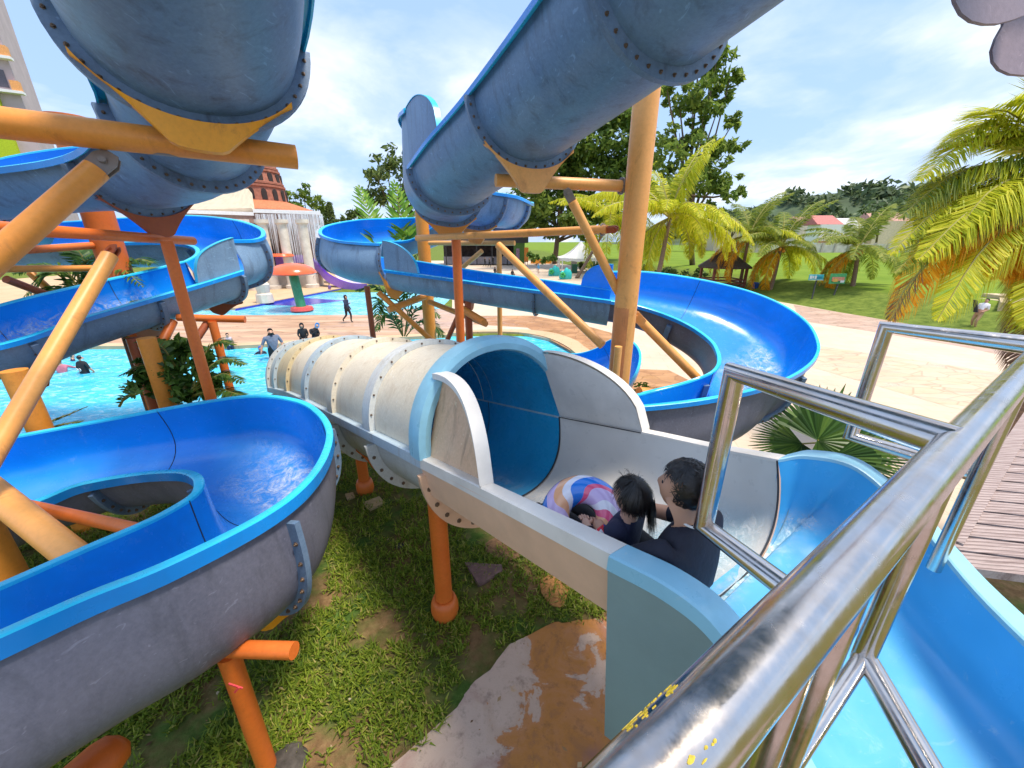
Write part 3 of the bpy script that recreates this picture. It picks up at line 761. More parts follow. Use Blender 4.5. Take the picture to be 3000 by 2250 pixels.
# deck between the pools, coping strips
deck = [(-70, 17.0), (-12.3, 17.4), (-5, 19.2), (-3.2, 19.6), (-3.8, 25.0), (-9, 24.8), (-70, 24.2)]
sheet('pool_deck', deck, .0, M['woodstone'], .5)
sheet('pool_coping', [(-70, 16.55), (-12.3, 16.95), (-5, 18.7), (-3.2, 19.1), (-3.15, 19.65), (-5, 19.25), (-12.3, 17.45), (-70, 17.05)], .03, M['coping'], .45)
arc = curve([(-3.2, 19.35), (-1.5, 19.75), (.3, 19.6), (1.6, 18.6), (2.4, 16.8), (2.75, 14.5), (2.7, 12.5), (2.4, 10.5), (1.5, 9.2)], 6)
arc2 = [p+V((.75 if i > 10 else .2+.05*i, .55 if i < 24 else .0, 0)) for i, p in enumerate(arc)]
sheet('pool_coping', [tuple(p) for p in arc]+[tuple(p) for p in arc2[::-1]], .05, M['coping'], .55)
nearc = curve([(1.5, 9.2), (-1, 8.3), (-4, 8.05), (-8, 7.9), (-14, 8.2), (-40, 9)], 6)
sheet('pool_coping', [tuple(p) for p in nearc]+[tuple(p+V((.1, -.5, 0))) for p in nearc[::-1]], .045, M['coping'], .5)

def water_mat(name, deep, pale, foam, sc=1.0, foamamt=.5):
    t = NT(name); vec = t.coord((1, 1.9, 1)); w = t.noise(.55*sc, 6, .62, vec, 1.4); w2 = t.noise(1.8*sc, 7, .68, vec, 1.6)
    c = t.ramp(w, [(.28, deep), (.55, pale), (.8, tuple(min(1, k*1.15) for k in pale))])
    c = t.mix(t.ramp(w2, [(.5, 0.0), (.66, foamamt)]), c, foam)
    c = t.mix(t.ramp(t.noise(4.5*sc, 5, .6, vec, 2.0), [(.35, .35), (.5, 0.0)]), c, tuple(k*.75 for k in deep))
    t.base(c); t.set(rough=.09, spec=.5, ior=1.33)
    b = t.noise(2.4*sc, 5, .6, t.coord((1, 1.7, 1)), 1.2); t.bump(b, .5, .10); return t.m
M['water'] = water_mat('turquoise pool water', (.012, .36, .64), (.05, .58, .80), (.62, .90, .95), 1.0, .6)
M['water2'] = water_mat('pale pool water', (.03, .42, .70), (.14, .66, .84), (.75, .92, .95), .6, .7)
sheet('pool_water', [(-60, 8.0), (1.6, 8.4), (3.0, 10), (3.1, 17), (1, 19.9), (-4, 19.6), (-60, 17.3)], -.12, M['water'])
far_edge = [(-70, 22.5), (-19.5, 26.4), (-16.9, 38.8), (-10, 46), (-4, 36), (-3.6, 24.8)]
sheet('pool_water', [(-70, 24.0), (-3.6, 24.6), (-3.7, 38), (-12, 46), (-16.9, 39.6), (-19.5, 27.0), (-70, 25.5)], -.08, M['water2'])
M['violet_tile'] = simple('violet pool tile', (.05, .06, .42), .2, var=.4, scale=14)
vt = MB(); E = [G(690, 907, 0), G(780, 890, 0), G(880, 870, 0), G(1000, 847, 0)]
vt.strip([p+V((0, -.05, -.08)) for p in E], [p+V((0, 0, .05)) for p in E]); vt.build('pool_tile_edge', M['violet_tile'], None, smooth=False)['kind'] = 'structure'
sheet('pool_floor', [G(760, 893, -.07), G(870, 872, -.07), G(1010, 880, -.07), G(880, 896, -.07)], -.070, M['violet_tile'])
wd_ = [G(690, 905, 0), G(780, 888, 0), G(880, 868, 0), G(1000, 845, 0), G(1085, 832, 0), G(1140, 838, 0), G(1190, 826, 0)]
sheet('plaza', [(p.x, p.y) for p in wd_]+[(-12, 60), (-60, 60), (-60, 26.2)], .05, M['coping'], .3)
# bare concrete footing by the chute, near right of the lawn
pad0 = [G(a, b, .62) for a, b in [(1100, 2280), (1180, 2215), (1330, 2080), (1385, 2000), (1440, 1960), (1490, 1890), (1545, 1860), (1620, 1825), (1720, 1815), (1880, 1800), (2100, 1790), (2300, 1900), (2500, 2300), (1900, 2600), (1300, 2500)]]
pad = []
for i in range(len(pad0)):
    a, b = pad0[i], pad0[(i+1) % len(pad0)]
    for k in range(7):
        q = a.lerp(b, k/7); w_ = .035*mnoise.noise(q*7)+.02*mnoise.noise(q*19); pad.append(q+V((w_, w_*.8, 0)))
t = NT('stained bare concrete'); vec = t.coord()
a1 = t.noise(2.1, 8, .62, vec, .5); a2 = t.noise(8, 9, .74, vec); a3 = t.noise(1.1, 7, .6, vec, .6)
sx = t.n('ShaderNodeSeparateXYZ'); t.l(vec, sx.inputs[0])
gx_ = t.n('ShaderNodeMapRange'); t.l(sx.outputs[0], gx_.inputs['Value']); gx_.inputs['From Min'].default_value = -.55; gx_.inputs['From Max'].default_value = .25; gx_.inputs['To Min'].default_value = -.16; gx_.inputs['To Max'].default_value = .14
ad = t.n('ShaderNodeMath', operation='ADD'); t.l(a1, ad.inputs[0]); t.l(gx_.outputs[0], ad.inputs[1])
c = t.ramp(ad.outputs[0], [(.46, (.62, .47, .37)), (.57, (.56, .41, .31)), (.585, (.52, .24, .10)), (.68, (.50, .22, .06)), (.78, (.33, .16, .08))])
c = t.mix(t.ramp(a3, [(.54, 0.0), (.64, .55)]), c, (.34, .17, .15))
c = t.mix(t.ramp(a2, [(.52, 0.0), (.78, .75)]), c, (.13, .075, .055))
c = t.mix(t.ramp(t.noise(2.6, 7, .65, vec, 1.0), [(.64, 0.0), (.72, .6)]), c, (.62, .32, .03))
c = t.mix(t.ramp(t.noise(1.6, 7, .65, t.coord((1.3, 1, 1)), .7), [(.66, 0.0), (.74, .6)]), c, (.62, .52, .44))
t.base(c); t.set(rough=.8, spec=.25); t.bump(a2, .5, .02)
pm = MB(); pm.prism([(p.x, p.y) for p in pad], .45, .622); tag(pm.build('concrete_pad', t.m, None, smooth=False), kind='structure')
# ================================================================ steel supports
OR, PE, RO, RR, YO, PR = (M[k] for k in ('orange', 'peach', 'redorange', 'rustred', 'yelloworange', 'primer'))
def gz(x, y): return float(ground_z(x, y))
def part_pipe(root, name, pts, r, mat, n=18):
    mb = MB(); mb.pipe(pts, r, n); return mb.build(name, mat, root, sharp=50)
def collar(root, p, d, r):
    d = V(d).normalized(); mb = MB(); mb.pipe([p-d*.012, p+d*.012], r*1.45, 20); n = d.cross(V((0, 0, 1))).normalized(); u = n.cross(d)
    for k in range(6):
        a = PI*k/3; o = (n*math.cos(a)+u*math.sin(a))*r*1.22; mb.pipe([p+o-d*.022, p+o+d*.022], .012, 6)
    return mb.build('bolted_collar', PR, root, sharp=40)
def bracket(root, p, d, r=.07, mat=None):
    """two lug plates with a bolt joining a brace to its neighbour"""
    d = V(d).normalized(); sx = d.cross(V((0, 1, .3))).normalized(); up = d.cross(sx)
    mb = MB()
    for sg in (-1, 1):
        o = up*sg*.022
        poly = [p-d*r*1.5-sx*r*.7+o, p+d*r*.6-sx*r*.8+o, p+d*r*1.3-sx*r*.45+o, p+d*r*1.3+sx*r*.45+o, p+d*r*.6+sx*r*.8+o, p-d*r*1.5+sx*r*.7+o]
        mb.plate(poly, .012)
    mb.pipe([p+d*r*.4-up*.05, p+d*r*.4+up*.05], r*.26, 8)
    return mb.build('bracket', mat or PR, root, sharp=40)
def vpost(root, top, r, mat, zbot=None, name='post', n=18):
    z0 = gz(top.x, top.y)-.05 if zbot is None else zbot
    return part_pipe(root, name, [V((top.x, top.y, z0)), top], r, mat, n)
def foot(root, p, r, mat):
    mb = MB(); mb.lathe([(r*1.15, -.03), (r*1.5, .02), (r*1.68, .09), (r*1.62, .17), (r*1.4, .235), (r*1.12, .25), (r*1.0, .245)], V((p.x, p.y, gz(p.x, p.y))), 20)
    return mb.build('foot', mat, root, sharp=60)
M['rustred2'] = painted_steel('deep red column patch', (.66, .22, .06), (.72, .28, .09), chips=.8)
G_ = 'steel supports of the water slides'

# big arm under the overhead joint, upper left
a0, a1 = W(-420, 310, 2.25), W(868, 461, 3.4)
s1 = thing('slide_support', V((a0.x, a0.y, .6)), 'thick orange arm with a steep brace under the overhead joint, upper left', 'slide support', G_)
am = part_pipe(s1, 'arm', [a0, a1], .094, OR, 24)
def patch(root, name, mat, a, b, r, spans, seed=0):
    """ragged worn patches lying on a pipe: spans of (along0, along1, angle0, angle1)"""
    d = (b-a).normalized(); n = d.cross(V((0, 0, 1))).normalized(); u = n.cross(d); mb = MB()
    for s0, s1, q0, q1 in spans:
        m = 12; A_, B_ = [], []
        for k in range(m+1):
            q = q0+(q1-q0)*k/m; o = n*math.cos(q)+u*math.sin(q); e = (1-abs(2*k/m-1)**6); w_ = (s1-s0)*.5*(.35+.65*e); mid = (s0+s1)/2
            j0 = .006*mnoise.noise(V((k*.9, seed, s0*40))); j1 = .006*mnoise.noise(V((k*.9, seed+5, s0*40)))
            A_.append(a.lerp(b, mid-w_+j0)+o*(r+.0012)); B_.append(a.lerp(b, mid+w_+j1)+o*(r+.0012))
        mb.strip(A_, B_)
    return mb.build(name, mat, root)
nn_ = math.pi
patch(am, 'primer_patch', PR, a0, a1, .094, [(.50, .545, 2.2, 4.4), (.56, .64, 2.4, 5.2), (.30, .36, 1.6, 2.9), (.44, .455, 2.0, 2.6)], 1)
patch(am, 'paint_patch', YO, a0, a1, .0942, [(.765, .855, 1.2, 4.2)], 2)
fa.cradle(s1, 3, .5, 2.42, .15, .3, YO, off=-.045, h=.07)
b0, b1 = W(305, 478, 2.82), W(-140, 868, 2.35)
part_pipe(s1, 'brace', [b0.lerp(b1, .06), b1], .076, OR, 22)
bracket(s1, b0.lerp(b1, .03), b0-b1, .095)

# rear left arm carrying the second joint, its post and brace
e0, e1 = W(-150, 658, 2.95), W(565, 706, 5.5)
s2 = thing('slide_support', V((W(490, 705, 4.85).x, W(490, 705, 4.85).y, .3)), 'rust streaked arm with a long post and a pale diagonal brace, left side', 'slide support', G_)
part_pipe(s2, 'arm', [e0, e1], .056, RO)
fa.cradle(s2, 5.25, .5, 2.2, .2, .22, RR, off=-.03)
vpost(s2, W(488, 706, 4.85), .068, RO)
c0, c1 = W(330, 735, 4.1), W(-60, 1400, 3.0)
part_pipe(s2, 'brace', [c0.lerp(c1, .03), c1], .07, PE, 22)
bracket(s2, c0.lerp(c1, .015), c0-c1, .078, RR)

# tall orange column inside the double loop
ct = W(293, 646, 6.5)
s3 = thing('slide_support', V((ct.x, ct.y, gz(ct.x, ct.y))), 'tall orange column inside the left loop with thin side pipes', 'slide support', G_)
ctop = V((ct.x, ct.y, H+1.72))
vpost(s3, ctop, .21, RO, name='column', n=28)
mb = MB(); mb.lathe([(.21, 0), (.27, .02), (.285, .06), (.285, .11), (.2, .115)], ctop-V((0, 0, .06)), 28); mb.build('cap', M['redorange'], s3, sharp=40)
part_pipe(s3, 'arm', [W(-100, 745, 5.2), W(272, 719, 6.45)], .055, RO)
part_pipe(s3, 'arm', [W(-100, 789, 5.3), W(270, 786, 6.5)], .05, OR)
part_pipe(s3, 'brace', [W(18, 818, 5.6), W(150, 868, 6.2)], .055, RR)
part_pipe(s3, 'brace', [W(90, 800, 6.8), W(165, 868, 6.9)], .06, OR)

# support under the second loop joint
p5 = W(650, 936, 6.75)
s4 = thing('slide_support', V((p5.x, p5.y, gz(p5.x, p5.y))), 'slim rust red trestle with crossed braces by the pool edge', 'slide support', G_)
part_pipe(s4, 'arm', [W(520, 930, 6.6), W(718, 936, 6.85)], .06, RO)
fc.cradle(s4, .03, 1.0, 2.5, .22, .2, RR, off=.0)
vpost(s4, W(622, 942, 6.7), .066, RO)
part_pipe(s4, 'brace', [W(608, 945, 6.75), W(462, 1165, 6.2)], .058, RR)
part_pipe(s4, 'brace', [W(506, 942, 6.6), W(452, 1050, 6.2)], .07, RO)
p6 = W(432, 1010, 5.95)
s5 = thing('slide_support', V((p6.x, p6.y, gz(p6.x, p6.y))), 'clustered orange and dark red posts under the left loop', 'slide support', G_)
fc.cradle(s5, 2, .9, 2.5, .34, .26, RR)
vpost(s5, W(428, 990, 5.85), .115, OR)
vpost(s5, W(392, 990, 6.15), .10, RR); vpost(s5, W(452, 990, 6.3), .07, RR)
p7 = W(45, 1140, 4.75)
s6 = thing('slide_support', V((p7.x, p7.y, gz(p7.x, p7.y))), 'short orange post under the slide at the left picture edge', 'slide support', G_)
fc.cradle(s6, 3.72, .9, 2.4, .25, .24, RO)
vpost(s6, W(40, 1085, 4.78), .12, OR)
# supports of the lowest bend
p8 = W(-40, 1600, 3.5)
s7 = thing('slide_support', V((p8.x, p8.y, gz(p8.x, p8.y))), 'peach braces and orange column in the hole of the lowest bend', 'slide support', G_)
vpost(s7, V((p8.x, p8.y, H-1.35)), .15, OR, name='column')
part_pipe(s7, 'brace', [W(-90, 1385, 3.35), W(275, 1675, 2.85)], .098, PE, 22)
part_pipe(s7, 'arm', [W(30, 1470, 3.5), W(420, 1556, 3.02)], .05, RO)
g0, g1 = W(640, 1900, 2.58), W(862, 1906, 2.52)
s8 = thing('slide_support', V((g0.x, g0.y, gz(g0.x, g0.y))), 'bright orange post with short arm under the near bend, with a red ribbon', 'slide support', G_)
part_pipe(s8, 'arm', [g0, g1], .052, RO)
vpost(s8, W(668, 1915, 2.58), .064, RO)
fd.cradle(s8, 5.4, .75, 2.0, .2, .26, YO, h=.06)
mb = MB(); rp = W(690, 2010, 2.5)
mb.box(rp, (.09, .008, .012), 0, Matrix.Rotation(.5, 3, 'Y')); mb.box(rp+V((.01, -.01, -.02)), (.06, .008, .012), 0, Matrix.Rotation(-.9, 3, 'Y'))
mb.build('ribbon', simple('red plastic ribbon', (.8, .06, .08), .5), s8)
h0 = W(330, 2195, 2.45)
s9 = thing('slide_support', V((h0.x, h0.y, gz(h0.x, h0.y))), 'stout orange leg end beneath the near bend, bottom left', 'slide support', G_)
part_pipe(s9, 'post', [W(90, 2420, 2.1), W(300, 2230, 2.4), W(345, 2185, 2.47), W(362, 2165, 2.5)], [.125, .125, .10, .05], RO, 22)

# ---- right slide
cx_, cy_ = 1.68, 5.86
s10 = thing('slide_support', R3(cx_, cy_, -4.4), 'tall peach column with long arms and braces beside the right bend', 'slide support', G_)
vpost(s10, R3(cx_, cy_, 2.1), .163, PE, name='column', n=32)
k0, k1 = W(1452, 528, 4.95), W(1842, 546, 5.42)
part_pipe(s10, 'arm', [k0, k1], .075, PE, 22)
fe.cradle(s10, 3, .7, 2.45, .22, .26, PE, off=-.04)
part_pipe(s10, 'brace', [W(1676, 590, 5.2), W(1806, 846, 5.8)], .062, PE)
bracket(s10, W(1668, 574, 5.17), W(1668, 574, 5.17)-W(1806, 846, 5.8), .075)
bracket(s10, W(1806, 850, 5.78), W(1806, 846, 5.8)-W(1676, 590, 5.2), .06, PE)
part_pipe(s10, 'arm', [W(1222, 698, 8.2), W(1778, 672, 5.7)], .062, PE)
bracket(s10, W(1795, 672, 5.66), W(1790, 672, 5.7)-W(1222, 698, 8.2), .06, RR)
part_pipe(s10, 'brace', [W(1460, 718, 7.2), W(1765, 1012, 6.15)], .068, PE)
part_pipe(s10, 'brace', [W(1872, 935, 6.05), W(2046, 1112, 6.35)], .07, PE)
bracket(s10, W(1868, 930, 6.0), W(1872, 935, 6)-W(2046, 1112, 6.3), .085, PE)
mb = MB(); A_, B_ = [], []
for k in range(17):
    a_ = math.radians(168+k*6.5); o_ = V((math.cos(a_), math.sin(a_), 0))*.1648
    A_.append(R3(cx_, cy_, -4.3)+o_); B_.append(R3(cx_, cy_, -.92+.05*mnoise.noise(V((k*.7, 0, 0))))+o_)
mb.strip(A_, B_); mb.build('red_patch', M['rustred2'], s10)  # thin redder, darker shell over the column's lower left, uneven along its top
part_pipe(s10, 'pole', [W(1812, 1015, 5.72), V((W(1812, 1015, 5.72).x, W(1812, 1015, 5.72).y, .0))], .055, PE)
part_pipe(s10, 'pole', [W(1872, 1150, 6.4), W(2050, 1152, 6.9)], .09, PE)
pt_ = W(1336, 700, 7.95)
s11 = thing('slide_support', V((pt_.x, pt_.y, 0)), 'slender red orange post in front of the straight blue run', 'slide support', G_)
vpost(s11, pt_, .095, RO, -.4)
fg.cradle(s11, 2.2, .9, 2.5, .2, .22, OR)
c2 = W(1236, 640, 10.8)
s12 = thing('slide_support', V((c2.x, c2.y, -.4)), 'thick orange column behind the straight blue run, amid palms', 'slide support', G_)
vpost(s12, c2+V((0, 0, .5)), .175, OR, -.4, 'column', 28)
part_pipe(s12, 'arm', [W(1258, 712, 10.7), W(1508, 712, 9.7)], .06, PE)
fg.cradle(s12, 3.6, .9, 2.3, .25, .3, OR)
part_pipe(s12, 'post', [W(1462, 715, 9.8), V((W(1462, 715, 9.8).x, W(1462, 715, 9.8).y, -.4))], .065, PE)
part_pipe(s12, 'brace', [W(1412, 735, 9.9), W(1345, 792, 10.4)], .06, PE)
part_pipe(s12, 'brace', [W(1258, 884, 10.3), W(1425, 950, 9.3)], .068, OR)
p13 = W(1180, 890, 10.1)
s13 = thing('slide_support', V((p13.x, p13.y, -.4)), 'small orange trestle with crossed pipes under the left hairpin', 'slide support', G_)
part_pipe(s13, 'arm', [W(1138, 908, 9.9), W(1245, 868, 10.5)], .085, OR)
part_pipe(s13, 'brace', [W(1108, 856, 9.8), W(1262, 995, 10.5)], .07, OR)
part_pipe(s13, 'post', [W(1075, 838, 10.4), V((W(1075, 838, 10.4).x, W(1075, 838, 10.4).y, -.4))], .075, RR)
fh.cradle(s13, 7.97, .9, 2.3, .3, .25, OR)
p14 = W(1372, 905, 9.2)
s14 = thing('slide_support', V((p14.x, p14.y, -.4)), 'short rusty trestle under the middle of the straight run', 'slide support', G_)
vpost(s14, W(1371, 880, 9.0), .085, RR, -.4)
part_pipe(s14, 'arm', [W(1345, 900, 9.1), W(1418, 944, 8.7)], .085, OR)
part_pipe(s14, 'brace', [W(1340, 930, 9.2), W(1300, 1020, 9.6)], .06, RR)
fi.cradle(s14, 1, .9, 2.2, .2, .2, RR, h=.01)
# ---- posts of the tube slide
for px, py, r, top, lab in ((1305, 1800, .088, .12, 'orange post with ball shaped foot under the tube mouth'), (1072, 1442, .082, .9, 'shorter orange post with ball shaped foot further along the tube'), (968, 1270, .08, 1.7, 'stub of an orange post just visible low beside the tube')):
    b_ = G(px, py, .6); b_ = G(px, py, gz(b_.x, b_.y)); b_ = G(px, py, gz(b_.x, b_.y))
    s_ = thing('slide_support', V((b_.x, b_.y, gz(b_.x, b_.y))), lab, 'slide support', G_)
    fr = ft.frame(min(2.8, top)); zt = fr[0].z-(.40 if top < .2 else .62)
    part_pipe(s_, 'post', [V((b_.x, b_.y, gz(b_.x, b_.y)+.1)), V((b_.x, b_.y, zt))], r, RO, 22)
    foot(s_, b_, r, RO)
    ft.cradle(s_, min(2.8, top), .55, 1.8, .16, .3, RO, h=.01, tk=.06)

# ================================================================ railing, deck, canopy
rail = thing('railing', R3(1.05, .83, -1.5), 'shiny stainless steel pipe railing across the lower right corner', 'railing')
ST = M['steel']; ZR, ZB = -.47, -1.18
def rl(s): return V((.168+.83*s, .243+.5526*s, 0))
def rp_(s, z): p = rl(s); return R3(p.x, p.y, z)
part_pipe(rail, 'top_rail', [rp_(-.8, ZR), rp_(3.4, ZR)], .041, ST, 48)
part_pipe(rail, 'bottom_rail', [rp_(.28, ZB), rp_(1.075, ZB)], .022, ST, 24)
for s_, zb in ((.33, -1.5), (.5, -1.5), (1.075, ZB-.02), (2.3, -1.52)):
    part_pipe(rail, 'post', [rp_(s_, zb), rp_(s_, ZR-.02)], .028 if s_ != .33 else .022, ST, 28)
part_pipe(rail, 'side_frame', [R3(1.084, .86, ZR), R3(.845, 1.42, ZR), R3(.845, 1.42, ZB), R3(1.07, .9, ZB)], .046, ST, 40)
part_pipe(rail, 'side_frame', [R3(2.5, 1.79, ZR), R3(2.16, 2.25, ZR), R3(2.16, 2.25, ZB+.01), R3(2.48, 1.8, ZB+.01)], .046, ST, 40)
part_pipe(rail, 'floor_bar', [R3(1.06, .82, ZB), R3(.93, .3, ZB-.02)], .03, ST, 28)
# yellow paint drips on the near end of the rail
mb = MB()
for k in range(46):
    s_ = -.05+.075*random.random(); a_ = 2.3+.5*random.random() if k < 38 else .9+random.random()*.5
    d = V((.83, .5526, 0)).normalized(); n_ = V((d.y, -d.x, 0)); o = n_*math.cos(a_)+V((0, 0, 1))*math.sin(a_)
    c_ = rp_(s_, ZR)+o*.0413; L_ = .0015+.006*random.random()**2; w_ = .0005+.0011*random.random(); t_ = d.cross(o)
    mb.plate([c_+d*(L_*math.cos(q)*(.7+.5*random.random()))+t_*(w_*1.3*math.sin(q)*(.7+.6*random.random())) for q in [2*PI*j/9 for j in range(9)]], .0005)
mb.build('paint_drips', simple('yellow paint', (.50, .38, .02), .5, 0, .3, 200), rail)['kind'] = 'stuff'

t = NT('weathered deck boards'); vec = t.coord(rot=(0, 0, .12))
wv = t.n('ShaderNodeTexWave', bands_direction='Y'); wv.inputs['Scale'].default_value = 11; wv.inputs['Distortion'].default_value = .6; wv.inputs['Detail'].default_value = 3; t.l(vec, wv.inputs['Vector'])
gr = t.noise(3, 8, .75, t.coord((1.2, 26, 4), rot=(0, 0, .12)), .4)
c = t.ramp(gr, [(.3, (.16, .10, .09)), (.5, (.40, .31, .29)), (.75, (.56, .47, .44))])
t.base(t.mix(t.ramp(wv.outputs['Fac'], [(.0, .75), (.25, 0.0)]), c, (.09, .055, .05))); t.set(rough=.8); t.bump(wv.outputs['Fac'], .6, .01)
mb = MB(); rot = -.12
dl = V((.83, .5526, 0)).normalized(); bd = V((math.cos(-.2), math.sin(-.2), 0)); bn = V((-bd.y, bd.x, 0))
for k in range(34):
    # each board starts on the railing line and runs away from the slide
    o = rl(2.42+k*.19); o = V((o.x, o.y, H-1.53))
    mb.box(o+bd*1.95+bn*.0, (3.9, .118, .045), 0, Matrix.Rotation(-.2, 3, 'Z'))
a_, b_ = rl(2.62), rl(9); mb.box(((a_.x+b_.x)/2, (a_.y+b_.y)/2, H-1.545), ((b_-a_).length, .09, .10), 0, Matrix.Rotation(math.atan2(.5526, .83), 3, 'Z'))
for k in range(16):  # unseen boards below the eye, added to put warm reflections in the rail
    mb.box(R3(.2, -.15-k*.125, -1.53), (4.2, .117, .04))
tag(mb.build('wooden_deck', t.m, None, smooth=False), kind='structure')

cv = frp_outer('grey brown canvas', (.19, .145, .165), (.26, .20, .225), stain=(.13, .10, .11))
can = thing('canopy', W(3100, -60, 1.7), 'grey brown canvas canopy with rounded scalloped edge, top right corner', 'canopy')
def flap(pts, d0, d1):
    P = [(p[0], p[1]) for p in pts]
    x0, x1 = min(p[0] for p in P), max(p[0] for p in P)
    mb = MB(); poly = [W(x, y, d0+(d1-d0)*(x-x0)/(x1-x0)) for x, y in P]
    mb.plate(poly, .012); mb.build('valance_flap', cv, can, sharp=40)
flap([(2778, -140), (2784, -40), (2794, 8), (2812, 42), (2842, 64), (2880, 73), (2920, 72), (2965, 60), (3010, 42), (3060, 20), (3080, -140)], 1.55, 1.75)
flap([(2938, 20), (2936, 75), (2915, 112), (2902, 150), (2906, 182), (2924, 205), (2955, 219), (3000, 223), (3050, 216), (3090, 190), (3110, 20)], 1.85, 1.95)
mb = MB(); mb.plate([W(2770, -135, 1.55), W(3090, -135, 1.76), W(3500, -135, 2.0), W(3500, -330, 2.0), W(2770, -330, 1.6)], .02); mb.build('roof', cv, can)

for rt_, a_, b_, f_, r_ in ((s10, k1, k0, .06, .075), (s10, W(1790, 672, 5.7), W(1222, 698, 8.2), .03, .062)):
    collar(rt_, a_.lerp(b_, f_), b_-a_, r_)
# ================================================================ vegetation
def leafmat(name, stops, trans=.35, rough=.5):
    t = NT(name); c = t.ramp(t.island(), stops)
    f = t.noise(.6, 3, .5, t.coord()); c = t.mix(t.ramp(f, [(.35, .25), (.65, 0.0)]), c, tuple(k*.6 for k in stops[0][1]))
    t.base(c); t.set(rough=rough, spec=.25)
    tr = t.n('ShaderNodeBsdfTranslucent'); t.l(c, tr.inputs['Color'])
    mx = t.n('ShaderNodeMixShader'); mx.inputs[0].default_value = trans
    t.l(t.b.outputs[0], mx.inputs[1]); t.l(tr.outputs[0], mx.inputs[2]); t.l(mx.outputs[0], t.out.inputs['Surface']); return t.m
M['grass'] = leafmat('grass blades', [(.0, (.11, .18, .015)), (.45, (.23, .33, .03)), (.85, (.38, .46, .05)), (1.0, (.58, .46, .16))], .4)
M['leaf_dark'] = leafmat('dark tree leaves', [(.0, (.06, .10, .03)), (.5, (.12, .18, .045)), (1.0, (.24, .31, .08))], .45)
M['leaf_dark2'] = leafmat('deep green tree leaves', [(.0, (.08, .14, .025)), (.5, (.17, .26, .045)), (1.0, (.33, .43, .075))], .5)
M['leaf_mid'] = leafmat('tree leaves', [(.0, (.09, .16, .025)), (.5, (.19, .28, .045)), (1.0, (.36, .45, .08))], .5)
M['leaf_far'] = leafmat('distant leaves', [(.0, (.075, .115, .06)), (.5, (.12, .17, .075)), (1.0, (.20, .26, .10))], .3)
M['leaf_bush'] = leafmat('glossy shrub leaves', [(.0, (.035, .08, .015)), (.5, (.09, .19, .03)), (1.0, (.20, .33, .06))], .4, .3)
M['palm_y'] = leafmat('yellow green palm', [(.0, (.36, .44, .016)), (.5, (.60, .62, .025)), (1.0, (.80, .72, .06))], .48)
M['palm_g'] = leafmat('green palm', [(.0, (.13, .20, .02)), (.5, (.26, .33, .035)), (1.0, (.45, .46, .06))], .45)
M['palm_o'] = leafmat('ageing orange palm', [(.0, (.66, .26, .012)), (.5, (.84, .42, .016)), (1.0, (.90, .60, .05))], .5)
M['palm_d'] = leafmat('deep green palm', [(.0, (.03, .08, .015)), (.5, (.07, .16, .03)), (1.0, (.16, .28, .05))], .4, .35)
M['palm_b'] = leafmat('dry brown palm', [(.0, (.10, .05, .03)), (.5, (.19, .10, .06)), (1.0, (.30, .17, .08))], .2)
M['areca'] = leafmat('bright green areca', [(.0, (.07, .17, .015)), (.5, (.15, .30, .025)), (1.0, (.30, .44, .05))], .42, .35)
M['bark'] = simple('grey brown bark', (.16, .11, .075), .85, 0, .45, 9, .8, 20, coord=(1, 1, .3))
M['palmbark'] = simple('palm trunk bark', (.20, .13, .085), .85, 0, .4, 14, .8, 18, coord=(.3, .3, 3))
M['rachis'] = simple('palm leaf stalk', (.30, .26, .05), .5, 0, .3)
M['coconut'] = simple('orange coconut', (.60, .26, .03), .45, 0, .3)

